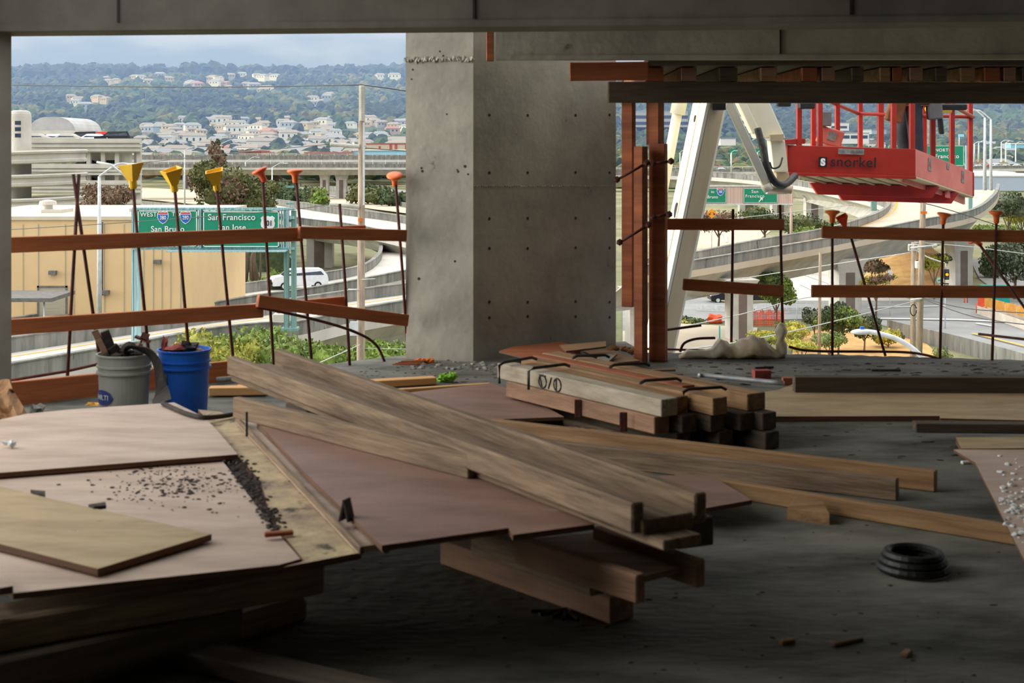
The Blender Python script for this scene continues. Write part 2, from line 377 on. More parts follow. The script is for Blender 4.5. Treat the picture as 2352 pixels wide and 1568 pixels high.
# ---- guard rails
def rail(a, b, h, label, m='guard_wood', wd=.038):
    return plank('guard_board', a, b, wd, h, M[m], label=label, cat='guard rail board')
rail(gl(12, 545, -.03), gl(697, 522, -.03), .095, 'long upper guard rail board at the left opening, starting by the left column')
rail(gl(690, 520, -.08), gl(936, 528, -.08), .084, 'short upper guard rail board ending at the big concrete column')
rail(gl(700, 522, .05), gl(841, 517, .05), .07, 'upper guard rail offcut seen just behind the short board near the column')
rail(gl(12, 734, -.03), gl(606, 697, -.03), .095, 'long lower guard rail board at the left opening')
rail(gl(597, 677, -.10), gl(941, 723, -.10), .085, 'sloping lower guard rail board ending at the big concrete column')
rail(gl(640, 695, .02), gl(797, 680, .02), .075, 'lower guard rail board poking out behind the sloping board')
rail(gl(12, 879, -.06), gl(560, 826, -.06), .15, 'rust brown toe board along the floor edge behind the buckets')
rail(at(1524, 502, DR-.06), at(1802, 503, DR-.06), .083, 'upper guard rail board starting at the timber posts')
rail(at(1571, 640, DR-.1), at(1801, 656, DR-.04), .085, 'lower sloping guard rail board in front of the white lift boom')
rail(at(1889, 519, DR-.06), at(2420, 531, DR-.06), .09, 'upper guard rail board running out of the picture on the right')
rail(at(1865, 655, DR-.06), at(2420, 657, DR-.06), .09, 'lower guard rail board running out of the picture on the right')
# ---- rebar uprights and their caps
def cap_mushroom(c, axis, m, label, s=1.0, wide=.056):
    bm = bmesh.new(); q = Vector(axis).to_track_quat('Z', 'Y').to_matrix().to_4x4(); q.translation = c
    lathe(bm, [(.016*s,-.055*s),(.020*s,-.045*s),(.022*s,-.01*s),(.030*s,.006*s),(wide*.96*s,.022*s),(wide*s,.028*s),(wide*.93*s,.036*s),(.02*s,.040*s)], 20, q)
    return tag(obj('safety_cap', bm, M[m], smooth=True), label)
def cap_square(c, axis, m, label, rot=0, s=1.0):
    """square-headed flared cap, open V head"""
    bm = bmesh.new(); q = Vector(axis).to_track_quat('Z', 'Y').to_matrix().to_4x4() @ Matrix.Rotation(rot, 4, 'Z'); q.translation = c
    lathe(bm, [(.016*s,-.07*s),(.021*s,-.06*s),(.021*s,.0)], 12, q)
    i0 = [(-.018,-.018,-.03),(.018,-.018,-.03),(.018,.018,-.03),(-.018,.018,-.03)]; i1 = [(-.05,-.042,.055),(.05,-.042,.06),(.05,.042,.06),(-.05,.042,.05)]
    A = [bm.verts.new(q @ (Vector(t)*s)) for t in i0]; B = [bm.verts.new(q @ (Vector(t)*s)) for t in i1]
    C = [bm.verts.new(q @ (Vector((t[0]*.88,t[1]*.88,t[2]))*s)) for t in i1]; D = [bm.verts.new(q @ (Vector((t[0]*.7,t[1]*.7,t[2]+.01))*s)) for t in i0]
    for X_, Y_ in ((A,B),(B,C),(C,D)):
        for i in range(4): bm.faces.new((X_[i], X_[(i+1)%4], Y_[(i+1)%4], Y_[i]))
    bm.faces.new(A[::-1]); bm.faces.new(D)
    return tag(obj('safety_cap', bm, M[m]), label)
RB = {}
rebars = [  # top px,py -> bottom px,py  (left guard)
 ((168,400),(230,832),0,'thin rusty rebar at far left leaning right, crossing its neighbour'),
 ((181,400),(152,922),0,'thin rusty rebar at far left leaning left down to the toe board'),
 ((303,408),(345,850),0,'rusty rebar under the leftmost yellow cap'),
 ((400,420),(437,850),0,'rusty rebar under the middle yellow cap'),
 ((497,422),(538,850),0,'rusty rebar under the rightmost yellow cap'),
 ((603,408),(629,850),0,'rusty rebar under the tilted red orange cap'),
 ((680,410),(716,836),0,'rusty rebar under the flat orange cap left of the utility pole'),
 ((780,468),(803,842),0,'uncapped rusty rebar just left of the utility pole'),
 ((909,425),(937,832),0,'rusty rebar under the round orange cap next to the concrete column')]
for (t, b, off, lab) in rebars:
    A = gl(*t, .0); B = gl(*b, .0); B.z = max(B.z, 0)
    RB[t[0]] = tube('rebar', [A, A.lerp(B, .5)+Vector((random.uniform(-.004,.004),0,0)), B], .011, M['rust'], n=7, label=lab, cat='rebar')
def L(px, py): return gl(px, py, .0)
ax = (-.1, 0, 1)
attach(cap_square(L(303,402), (-.08,-.1,1), 'cap_yellow', 'bright yellow square cap, leftmost on the left guard', .15, 1.25), RB[303])
attach(cap_square(L(397,412), (-.1,-.25,1), 'cap_yellow', 'yellow cap turned to show its opening, second from the left', 1.0, 1.2), RB[400])
attach(cap_square(L(495,413), (-.1,-.3,1), 'cap_yellow', 'yellow cap with a folded top, third from the left', .5, 1.15), RB[497])
attach(cap_mushroom(L(600,400), (-.45,-.15,1), 'cap_red', 'red orange cap tilted to the left on its rebar'), RB[603])
attach(cap_mushroom(L(678,402), (-.03,-.04,1), 'cap_orange', 'flat orange mushroom cap seen edge on, left of the utility pole', 1.0), RB[680])
attach(cap_mushroom(L(907,412), (.0,-.45,1), 'cap_orange', 'round orange mushroom cap showing its top next to the column', 1.05, .058), RB[909])
for (t, b, d0, d1, lab) in [
 ((1684,480),(1680,786),DR,DR,'uncapped rusty rebar, left one of the two before the white plastic'),
 ((1792,470),(1798,770),DR,DR,'uncapped rusty rebar standing over the tied white plastic'),
 ((1912,500),(1912,816),DR,DR,'upright rusty rebar at the left end of the right guard boards'),
 ((1955,545),(2034,818),DR+.04,DR+.04,'leaning rusty rebar beside the leftmost upright of the right guard'),
 ((2167,505),(2159,826),DR,DR-.1,'rusty rebar in the middle of the right guard'),
 ((2289,505),(2279,834),DR-.05,DR-.18,'upright rusty rebar nearest the right edge of the picture'),
 ((2246,556),(2420,800),DR+.05,DR-.3,'rusty rebar leaning down to the right edge of the picture')]:
    A = at(*t, d0); B = at(*b, d1); B.z = max(B.z, 0)
    RB[t[0]] = tube('rebar', [A, B], .0105, M['rust'], n=7, label=lab, cat='rebar')
attach(cap_mushroom(at(1912,495,DR), (0,-.03,1), 'cap_orange', 'orange mushroom cap at the left end of the right guard', 1.0), RB[1912])
attach(cap_square(at(1937,510,DR+.04), (-.4,-.3,1), 'cap_red', 'dull orange cap lying tilted beside the leftmost right guard cap', .9, .85), RB[1955])
attach(cap_mushroom(at(2168,500,DR), (.12,-.1,1), 'cap_orange', 'orange cap tilted right in the middle of the right guard', .95), RB[2167])
attach(cap_mushroom(at(2289,496,DR-.05), (0,-.05,1), 'cap_orange', 'orange flat cap nearest the right edge of the picture', 1.0), RB[2289])
attach(cap_mushroom(at(2242,553,DR+.05), (-.9,-.1,.75), 'cap_orange', 'orange cap knocked sideways in front of the right guard board', .95), RB[2246])
# bent and lying bars
tube('bent_rebar', spline([gl(590,705,-.05), gl(700,728,-.05), gl(805,758,-.05), gl(862,790,-.03), gl(886,838,0)]), .0105, M['rust'], n=7, label='long rusty rebar curving down to the floor before the column', cat='rebar')
tube('bent_rebar', spline([at(1562,808,10.4), at(1572,788,10.4), at(1600,778,10.4), at(1642,776,10.45)]), .010, M['rust'], n=7, label='short hooked rusty rebar left of the white plastic', cat='rebar')
tube('lying_rebar', [at(1520,759,10.5), at(1611,747,10.5)], .010, M['rust'], n=7, label='short rusty rebar sticking out of the post to the right', cat='rebar')
tube('lying_rebar', spline([at(1812,796,10.5), at(1870,806,10.5), at(2060,808,10.5), at(2125,815,10.45), at(2165,827,10.4)]), .010, M['rust'], n=7, label='rusty rebar lying along the crumbled floor edge on the right', cat='rebar')
tube('lying_rebar', [at(2248,767,10.3), at(2352,779,10.0), at(2450,790,9.8)], .010, M['rust'], n=7, label='dark rebar pointing in from the right edge above the floor', cat='rebar')
tube('lying_rebar', [gl(20,874,.02), gl(150,853,.02), gl(262,828,.02)], .010, M['rust'], n=7, label='rusty rebar lying along the top of the left toe board', cat='rebar')
tube('lying_rebar', [at(1440,800,10.9), at(1700,806,10.9)], .009, M['rust'], n=6, label='thin rusty bar lying behind the posts at the floor edge', cat='rebar')
t = rootat('bent_tie_plate', 'rusty bent tie with a square plate standing behind the grey bucket', 'form tie', gl(318,800))
a = gl(328,778); tube('rod', [gl(317,800), gl(325,782)], .006, M['rust'], t, 6)
bm = bmesh.new(); box(bm, -.05,.05,-.02,.02,-.01,.006,0, Matrix.Translation(a)@Matrix.Rotation(.35,4,'Y')); box(bm, -.015,.03,-.02,.02,0,.04,0, Matrix.Translation(a)@Matrix.Rotation(.35,4,'Y')); obj('plate', bm, M['rust'], t)

# ---- buckets
def bucket(px, d, m, label, hgt=.37, r=.152):
    c = on(px, HY+CH*FP/d, 0); t = thing('bucket', label, 'bucket', c)
    bm = bmesh.new()
    pr = [(r*.86,0),(r*.87,.01),(r*.93,hgt*.62),(r*.935,hgt*.70),(r*1.02,hgt*.705),(r*1.02,hgt*.735),(r*.95,hgt*.74),(r*.955,hgt*.80),(r*1.01,hgt*.805),(r*1.01,hgt*.83),(r*.96,hgt*.835),(r*.98,hgt*.97),(r*1.03,hgt*.975),(r*1.03,hgt),(r*.96,hgt),(r*.82,.02)]
    lathe(bm, pr, 40); o = obj('pail', bm, m, smooth=False); o.parent = t
    return t, c
def local(o, t): o.parent = t; return o
t, c = bucket(285, 8.12, M['bucket_grey'], 'grey plastic bucket full of dark scrap with a blue oval label')
bm = bmesh.new()   # oval label wrapped on the wall
R = .145
V = []
for i in range(9):
    row = []
    for j in range(7):
        u = (i/8-.5)*2; v = (j/6-.5)*2
        ang = math.radians(-132 + u*32); zz = .135 + v*.042*math.sqrt(max(0, 1-u*u))
        row.append(bm.verts.new((R*math.cos(ang), R*math.sin(ang), zz)))
    V.append(row)
for i in range(8):
    for j in range(6): bm.faces.new((V[i][j], V[i+1][j], V[i+1][j+1], V[i][j+1]))
bmesh.ops.remove_doubles(bm, verts=bm.verts, dist=.0005)
bmesh.ops.solidify(bm, geom=list(bm.faces), thickness=.002)
local(obj('label_sticker', bm, M['label_blue']), t)
import mathutils
tx = textmesh('lettering', 'HILTI', .04, M['white'], None, Matrix(), .001); 
for v in tx.data.vertices:      # wrap the letters round the pail
    a = math.radians(-128)+v.co.x/R; zz = v.co.z; v.co = Vector(((R+.0035+zz)*math.cos(a), (R+.0035+zz)*math.sin(a), .123+v.co.y))
local(tx, t)
def scrapbar(c, ln, wd, th, rot, m, parent, name='scrap_piece'):
    bm = bmesh.new(); box(bm, -wd/2, wd/2, -th/2, th/2, -ln/2, ln/2); bevel(bm, .004)
    o = obj(name, bm, m); o.parent = parent; o.location = c; o.rotation_euler = rot; return o
def loose(name, c, rot, bm, m, label, cat, group=None):
    o = obj(name, bm, m); o.location = c; o.rotation_euler = rot; return tag(o, label, cat, group)
for k, (x, z, ln, wd, ry, mm) in enumerate([(-.095,.37,.30,.035,-.42,'wood_pink'),(-.06,.37,.28,.05,-.35,'scrap_dark'),(-.02,.33,.2,.06,-.6,'scrap_dark'),(.05,.35,.16,.03,.5,'wood_pink')]):
    bm = bmesh.new(); box(bm, -wd/2, wd/2, -.012, .012, -ln/2, ln/2); bevel(bm, .003)
    loose('scrap_stick', c+Vector((x,-.03+k*.02,z)), (.1,ry,.3*k), bm, M[mm],
          ['pinkish scrap stick leaning out of the grey bucket at its left','dark splintered stick beside the pink one in the grey bucket','dark wood scrap lying across the grey bucket rim','short pink scrap sticking up in the middle of the grey bucket'][k], 'scrap wood')
bm = bmesh.new()
for i in range(14): lumpy(bm, (random.uniform(-.09,.1), random.uniform(-.08,.08), .355+random.uniform(-.01,.025)), random.uniform(.02,.035), 1, .6, seed=i)
o = obj('scrap_heap', bm, M['scrap_dark']); o.location = c; tag(o, 'dark tangled debris filling the grey bucket', 'debris', kind='stuff')
# dark strap arching out of the grey bucket and down between the two
def strap(name, pts, wd, th, m, label, wdir=Vector((0,1,0))):
    pts = spline(pts, 6); base = pts[0]; bm = bmesh.new(); prev = None
    for i, p in enumerate(pts):
        tg = (pts[min(i+1,len(pts)-1)]-pts[max(i-1,0)]).normalized(); w_ = (wdir-tg*wdir.dot(tg)).normalized(); nn = tg.cross(w_)
        r = [bm.verts.new(p-base+w_*a*wd/2+nn*b*th/2) for a, b in ((-1,-1),(1,-1),(1,1),(-1,1))]
        if prev:
            for k in range(4): bm.faces.new((prev[k], prev[(k+1)%4], r[(k+1)%4], r[k]))
        else: bm.faces.new(r)
        prev = r
    bm.faces.new(prev[::-1]); o = obj(name, bm, m, smooth=False); o.location = base; return tag(o, label, 'strap')
strap('webbing_strap', [at(276,820,8.1), at(296,798,8.05), at(330,806,8.0), at(352,822,7.95), at(364,850,7.9), at(369,900,7.8), at(372,925,7.55)], .10, .006, M['scrap_dark'], 'wide black strap arching from the grey bucket down beside the blue one', Vector((.6,-.8,.1)))
tube('dark_cord', spline([on(374,926,.362), on(400,938,.362), on(430,950,.362), on(465,958,.362), on(500,957,.35), on(545,950,.345)]), .011, M['scrap_dark'], label='dark cord trailing from the strap over the left plywood sheet', cat='hose')  # a cord trailing from the strap
t, c = bucket(423, 8.3, M['bucket_blue'], 'bright blue plastic bucket holding red scrap')
bm = bmesh.new()
for i in range(6):
    for j in range(2):
        pass
for a0, a1, z0, z1 in ((-118,-106,.06,.24),):
    vs_ = []
    for k in range(5):
        a = math.radians(a0+(a1-a0)*k/4-12); vs_.append((bm.verts.new((.146*math.cos(a), .146*math.sin(a), z0)), bm.verts.new((.149*math.cos(a), .149*math.sin(a), z1))))
    for p, q in zip(vs_, vs_[1:]): bm.faces.new((p[0], q[0], q[1], p[1]))
bmesh.ops.solidify(bm, geom=list(bm.faces), thickness=.002)
local(obj('label_sticker', bm, M['chip']), t)
for k, (x, z, mm) in enumerate([(-.105,.39,'scrap_red'),(-.04,.375,'scrap_red'),(.03,.385,'scrap_dark'),(.085,.36,'wood_pink')]):
    bm = bmesh.new(); lumpy(bm, (0,0,0), (.022,.055,.05,.04)[k], 2, .7, ((.8,.8,1.9),(1.4,.8,.45),(1.1,.7,.6),(1.2,.8,.4))[k], k+3)
    loose('scrap_chunk', c+Vector((x,-.03,z)), (0,0,0), bm, M[mm], ['small red scrap horn at the left of the blue bucket','flat red scrap piece lying in the blue bucket','black scrap lump behind the red piece in the blue bucket','pale pink scrap at the right of the blue bucket'][k], 'scrap')
bm = bmesh.new(); lathe(bm, [(.0,0),(.035,0),(.035,.16),(.0,.16)][1:3], 16); loose('orange_canister', on(350,940,0)+Vector((0,.45,0)), (0,0,0), bm, M['orange_scrap'], 'small orange canister seen between the two buckets', 'canister')

# ---- left sheets
prism('form_plywood', [on(60,950,.35), on(160,940,.35), on(400,924,.35), on(470,958,.35), on(500,990,.35), on(546,1043,.35), on(-60,1090,.35), on(-120,990,.35)], .018, M['ply_pink'], label='upper pinkish plywood sheet in front of the buckets', cat='plywood sheet', edge=M['ply_edge'])
prism('form_plywood', [on(505,1050,.325), on(629,1213,.325), on(690,1283,.325), on(640,1297,.325), on(30,1362,.325), on(-140,1240,.325), on(-150,1100,.325)], .018, M['ply_pink'], label='lower pinkish plywood sheet spattered with dark crumbs', cat='plywood sheet', edge=M['ply_edge'])
prism('cut_panel', [on(-90,1120,.352), on(0,1116,.352), on(130,1148,.352), on(486,1226,.352), on(224,1306,.352), on(0,1249,.352), on(-90,1225,.352)], .02, M['ply_tan'], label='tan cut plywood panel lying askew on the spattered sheet', cat='plywood panel', edge=M['ply_edge'])
prism('form_plywood', [on(-80,1270,.36), on(0,1312,.36), on(30,1345,.36), on(0,1350,.36), on(-80,1350,.36)], .02, M['ply_pink'], label='small pink plywood corner at the left edge of the picture', cat='plywood sheet', edge=M['ply_edge'])
prism('worn_board', [on(455,940,.33), on(505,945,.33), on(560,965,.33), on(830,1268,.33), on(650,1302,.33), on(700,1288,.33), on(640,1215,.33), on(618,1174,.33), on(600,1106,.33), on(550,1050,.33)], .02, M['ply_worn'], label='worn yellowish board strip between the left sheets and the brown one', cat='board', edge=M['ply_edge'])
# shallow channel strip with raised lips
t = rootat('channel_strip', 'long shallow wooden channel beside the big brown sheet', 'form strip', on(700,1100,.36))
prism('web', [on(540,958,.352), on(592,972,.352), on(877,1248,.352), on(822,1256,.352)], .02, M['ply_pink'], t)
plank('lip', on(540,956,.372), on(826,1256,.372), .014, .022, M['wood_grey'], t, .002)
plank('lip', on(590,968,.38), on(880,1248,.38), .02, .03, M['wood_grey'], t, .002)
bm = bmesh.new(); q = Matrix.Translation(on(796,1195,.375))@Matrix.Rotation(1.15,4,'Z')
for s in (-1,1): box(bm, -.02,.02,-.003,.003,-.0,.07,0, q@Matrix.Translation((0,s*.016,0))@Matrix.Rotation(s*.25,4,'X'))
tag(obj('bent_bracket', bm, M['dark_steel']), 'dark bent metal bracket standing on the channel strip', 'bracket')
bm = bmesh.new()
for i in range(420):
    px = random.gauss(410, 90); py = random.gauss(1108, 26); 
    if not (60 < px < 560 and 1068 < py < 1230): continue
    lumpy(bm, on(px, py, .327), random.choice((.002,.0025,.003,.004,.007)), 1, .5, (1.3,1,.5), i)
for i in range(260):
    t_ = random.random(); px = 540+t_*95+random.gauss(0,12); py = 1052+t_*160+random.gauss(0,7)
    lumpy(bm, on(px, py, .333), random.uniform(.003,.008), 1, .6, (1.3,1,.6), i)
tag(obj('dark_crumbs', bm, M['scrap_dark']), 'scattered dark soil crumbs on the left plywood sheets', 'dirt', kind='stuff')
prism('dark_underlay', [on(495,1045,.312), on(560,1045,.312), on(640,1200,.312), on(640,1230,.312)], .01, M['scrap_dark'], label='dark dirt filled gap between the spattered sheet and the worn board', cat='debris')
prism('shim', [on(70,1124,.36), on(104,1127,.36), on(104,1136,.36), on(88,1132,.36)], .012, M['scrap_dark'], label='small dark wedge above the tan panel, left one', cat='shim')
prism('shim', [on(203,1158,.36), on(242,1152,.36), on(244,1160,.36), on(216,1163,.36)], .012, M['scrap_dark'], label='small dark wedge above the tan panel, right one', cat='shim')
# brown sheets in the middle
prism('brown_sheet', [on(592,968,.386), on(760,955,.386), on(1000,1000,.386), on(1300,1120,.386), on(1365,1203,.386), on(1178,1228,.386), on(1168,1212,.386), on(877,1252,.386), on(700,1085,.386)], .018, M['ply_brown'], label='large red brown plywood sheet under the big timber channel', cat='plywood sheet', edge=M['ply_edge'])
prism('brown_sheet', [on(905,905,.08), on(1130,879,.08), on(1200,905,.08), on(1296,957,.08), on(1110,964,.08), on(985,950,.08)], .018, M['ply_brown'], label='red brown plywood sheet between the timber channel and the strapped stack', cat='plywood sheet', edge=M['ply_edge'])
prism('brown_sheet', [on(1440,1095,.093), on(1628,1088,.093), on(1727,1148,.093), on(1612,1168,.093), on(1500,1150,.093)], .018, M['ply_brown'], label='small brown plywood piece behind the right end of the timber channel', cat='plywood sheet', edge=M['ply_edge'])
prism('pale_scrap_sheet', [on(1290,957,.02), on(1420,975,.02), on(1600,1020,.02), on(1440,1010,.02), on(1300,990,.02)], .015, M['ply_worn'], label='pale worn plywood strip under the strapped stack', cat='plywood sheet', edge=M['ply_edge'])
# plank on edge at the left, running under the channel
plank('rough_plank', on(534,912,.475), on(1075,1042,.475), .038, .088, M['wood_grey'], label='weathered plank on edge passing under the big timber channel', cat='plank')
bm = bmesh.new(); box(bm, -.004,.004,-.004,.004,-.09,.01); loose('nail', on(570,948,.46)+Vector((0,-.03,0)), (0,0,0), bm, M['dark_steel'], 'dark nail on the face of the weathered plank on edge', 'nail')
# big timber channel
t = rootat('timber_channel', 'big weathered timber channel lying diagonally over the sheets', 'form channel', on(1000,980,.45))
a1, b1 = on(521,818,.51), on(1452,1156,.51); a2, b2 = on(630,803,.51), on(1597,1134,.51)
plank('rail', a1, b1, .045, .09, M['wood_grey'], t, .006)
plank('rail', a2, b2, .045, .09, M['wood_grey'], t, .006)
plank('web', a1+Vector((.03,.02,-.05)), b1+Vector((.03,-.0,-.05)), (a2-a1).length*.62, .045, M['wood_grey'], t, .004)
plank('sill', a1+Vector((.02,.0,-.092)), b1+Vector((.085,-.06,-.092)), .14, .03, M['wood_grey'], t, .004)
plank('support_block', on(1555,1196,.385), on(1640,1186,.385), .3, .09, M['wood_dark'], label='dark timber block holding up the near end of the big channel', cat='block')
plank('support_block', on(655,925,.395), on(705,934,.395), .1, .09, M['wood_dark'], label='dark block under the far end of the big channel', cat='block')
# pile under the channel end
plank('pile_timber', on(1010,1240,.09), on(1402,1372,.09), .11, .088, M['wood_pink'], label='bottom stained timber of the pile on the floor, nearest the camera', cat='timber')
plank('pile_timber', on(1080,1215,.19), on(1357,1308,.19), .10, .088, M['wood_grey'], label='second stained timber of the pile, lying on the bottom one', cat='timber')
t = rootat('timber_channel', 'smaller reddish timber channel sticking out of the pile below the big one', 'form channel', on(1400,1270,.25))
plank('rail', on(1180,1232,.27), on(1462,1322,.27), .04, .085, M['wood_pink'], t, .005)
plank('rail', on(1360,1210,.27), on(1600,1288,.27), .04, .085, M['wood_pink'], t, .005)
prism('web', [on(1190,1240,.235), on(1375,1222,.235), on(1590,1295,.235), on(1468,1325,.235)], .02, M['wood_pink'], t)
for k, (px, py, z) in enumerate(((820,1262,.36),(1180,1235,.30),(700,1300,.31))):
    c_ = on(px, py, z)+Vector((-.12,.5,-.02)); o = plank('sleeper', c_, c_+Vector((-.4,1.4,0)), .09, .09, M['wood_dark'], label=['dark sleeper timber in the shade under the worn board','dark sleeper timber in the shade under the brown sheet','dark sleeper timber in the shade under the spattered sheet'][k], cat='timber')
bm = bmesh.new(); 
for i in range(5): box(bm, -.05,.05,-.006,.006,-.002,.008,0, Matrix.Translation((i*.02,-.01*i,0))@Matrix.Rotation(i*.5,4,'Z'))
loose('broken_tie', on(1255,1405,.003), (0,0,0), bm, M['dark_steel'], 'broken dark form tie on the floor beside the pile', 'form tie')
# strapped stack of beams on the right of the column
zt = .27; u = (on(1519,918,zt)-on(1142,834,zt)).normalized(); v = Vector((-u.y, u.x, 0)); v = v if v.x > 0 else -v
T0 = on(1142,834,zt)
def stk(z, v0, u0, u1, wd, m, lab, h=.088):
    a = T0+v*v0+u*u0; b = T0+v*v0+u*u1; a.z = b.z = z
    return plank('stacked_beam', a, b, wd, h, M[m], label=lab, cat='timber', group='strapped stack of timbers')
LN = (on(1519,918,zt)-T0).length
top_near = stk(.27, 0, 0, LN, .11, 'wood_pale', 'pale top beam of the strapped stack with black handwriting')
stk(.262, .125, .05, LN-.05, .10, 'wood_tan', 'tan plank on the strapped stack right behind the pale beam')
stk(.27, .24, -.1, LN+.12, .10, 'wood_tan', 'tan beam in the top layer of the strapped stack, with a sawn end toward the camera')
stk(.27, .36, -.15, LN-.25, .09, 'wood_orange', 'orange beam in the top layer of the strapped stack')
stk(.27, .47, -.2, LN+.13, .13, 'wood_tan', 'wide beam at the far side of the strapped stack')
for k, v0 in enumerate((0, .13, .27, .42, .52)):
    stk(.18, v0-.02, .12*(k==0), LN-.03+(.06*k), .10, ('wood_pink','wood_dark')[k > 0], ['pinkish middle beam facing the camera in the strapped stack','dark middle beam second from the camera in the stack','dark middle beam third from the camera in the stack','dark middle beam fourth from the camera in the stack','dark middle beam at the back of the stack'][k])
for k, (v0, e) in enumerate(((.1, 0), (.3, .1), (.48, .25))):
    stk(.09, v0, .3, LN+e, .10, 'wood_dark', ['dark bottom beam of the stack nearest the camera','dark bottom beam in the middle under the stack','dark bottom beam sticking out furthest to the right of the stack'][k])
def staple(p0, p1, drop, lab, z=None):
    a = Vector(p0); b = Vector(p1); up = Vector((0,0,.02))
    pts = [a-Vector((0,0,drop)), a+up*.2, a.lerp(b,.12)+up*.9, a.lerp(b,.88)+up*.9, b+up*.2]
    tube('bar_tie', pts, .009, M['dark_steel'], n=6, label=lab, cat='bar tie')
z = .275
staple(on(1147,840,z)+Vector((0,-.015,0)), on(1232,826,z), .1, 'bent black bar tie at the far left end of the stack')
staple(on(1214,853,z)+Vector((0,-.015,0)), on(1308,842,z), .1, 'bent black bar tie left of the handwriting')
staple(on(1315,824,z), on(1400,822,z), .0, 'bent black bar tie at the back of the stack near the wall')
staple(on(1400,845,z), on(1492,841,z), .0, 'bent black bar tie in the middle of the stack top')
staple(on(1470,882,z), on(1565,876,z), .0, 'bent black bar tie behind the handwritten beam')
staple(on(1570,902,z), on(1668,896,z), .03, 'bent black bar tie nearest the sawn ends of the stack')
for k, px in enumerate((1328, 1432)):
    a = on(px, 918+(px-1328)*.28, .18); plank('strap_band', a+Vector((-.02,-.004,.002)), a+Vector((.02,-.004,.002)), .006, .1, M['rust'], label=['rusty band on the pinkish beam face, left','rusty band on the pinkish beam face, right'][k], cat='band')
# handwriting on the pale beam face: two loops and a slash
Mx, _ = frame(T0, T0+u*LN); bm = bmesh.new()
def stroke(pts, r=.0048): ringtube(bm, [Vector((x, -.0015, z_)) for x, z_ in pts], r, 5)
def loop(cx, rx, rz): stroke([(cx+rx*math.cos(t/14*math.tau), -.046+rz*math.sin(t/14*math.tau)) for t in range(15)])
x0 = .46
loop(x0, .036, .036); stroke([(x0-.03,-.012),(x0+.03,-.012)]); stroke([(x0-.028,-.015),(x0-.006,-.075)]); stroke([(x0+.055,-.078),(x0+.085,-.012)]); loop(x0+.14, .034, .036); stroke([(x0+.13,-.012),(x0+.13,-.08)])
o = obj('handwriting', bm, M['black']); o.matrix_world = Mx; attach(o, top_near)
# long timbers on the right floor
plank('long_timber', on(1010,950,.094), on(2147,1083,.094), .05, .092, M['wood_tan'], label='longest tan timber on the right floor, the far one of three', cat='timber')
plank('long_timber', on(1230,1010,.096), on(2059,1101,.096), .05, .094, M['wood_grey'], label='greyish timber on the right floor, the middle one of three', cat='timber')
plank('long_timber', on(1640,1101,.072), on(2400,1222,.072), .05, .070, M['wood_tan'], label='brown timber on the right floor, the nearest of three', cat='timber')
prism('wedge_block', [on(1826,1141,.07), on(1888,1148,.07), on(1905,1180,.045), on(1808,1168,.045)], .045, M['wood_tan'], label='brown wedge shaped block leaning on the nearest right timber', cat='block')
# right side
plank('long_dark_timber', on(1826,866,.125), on(2500,868,.125), .09, .123, M['wood_dark'], label='long dark timber on edge near the right floor edge', cat='timber')
prism('tan_sheet', [on(1738,902,.03), on(1790,894,.03), on(1826,880,.03), on(2480,884,.03), on(2480,968,.03), on(2160,960,.03), on(2158,955,.03), on(1738,956,.03)], .03, M['ply_tan'], label='long tan plywood sheet lying in front of the dark right timber', cat='plywood sheet', edge=M['ply_edge'])
tube('steel_tube', spline([on(1606,862,.05), on(1622,862,.05), on(1700,870,.05), on(1800,880,.05)],3), .016, M['steel'], label='galvanised tube lying on the floor left of the dark timber', cat='tube')
bm = bmesh.new(); box(bm, -.055,.055,-.04,.04,0,.055); loose('dark_block', on(1749,868,0), (0,0,.1), bm, M['scrap_red'], 'small dark red block behind the galvanised tube', 'block')
bm = bmesh.new(); box(bm, -.05,.05,-.03,.03,0,.05); loose('orange_block', on(1815,884,0), (0,0,0), bm, M['wood_orange'], 'orange wood block between the tube and the dark timber', 'block')
plank('red_board', on(2104,972,.10), on(2480,976,.10), .09, .05, M['wood_dark'], label='dark red board with a slanted end at the right edge', cat='board')
prism('pale_board', [on(2195,1004,.05), on(2480,1002,.05), on(2480,1028,.05), on(2208,1030,.05)], .03, M['ply_tan'], label='pale board under the dark red board at the right edge', cat='board', edge=M['ply_edge'])
prism('big_right_sheet', [on(2190,1032,.085), on(2480,1032,.085), on(2480,1520,.085), on(2345,1270,.085), on(2240,1062,.085)], .012, M['ply_pink'], label='sheet reaching out of the right edge, sprinkled with white chips', cat='plywood sheet', edge=M['ply_edge'])
bm = bmesh.new()
for i in range(120):
    px = random.gauss(2325, 28); py = random.gauss(1165, 45)
    if px < 2290+max(0,(py-1150))*.45 or px > 2420: continue
    lumpy(bm, on(px, py, .088), random.choice((.004,.006,.009,.014)), 1, .6, (1.2,1,.6), i)
tag(obj('white_chips', bm, M['chip_white']), 'bright white plaster chips on the right sheet', 'debris', kind='stuff')
bm = bmesh.new()
for k in range(3):
    ringtube(bm, [Vector(((.118-.012*k)*math.cos(t/28*math.tau), (.118-.012*k)*math.sin(t/28*math.tau), .02+.022*k)) for t in range(29)], .016, 7, False)
loose('hose_coil', on(2098,1312,0), (0,0,0), bm, M['black'], 'black coil of hose lying on the dark floor at the right', 'hose')
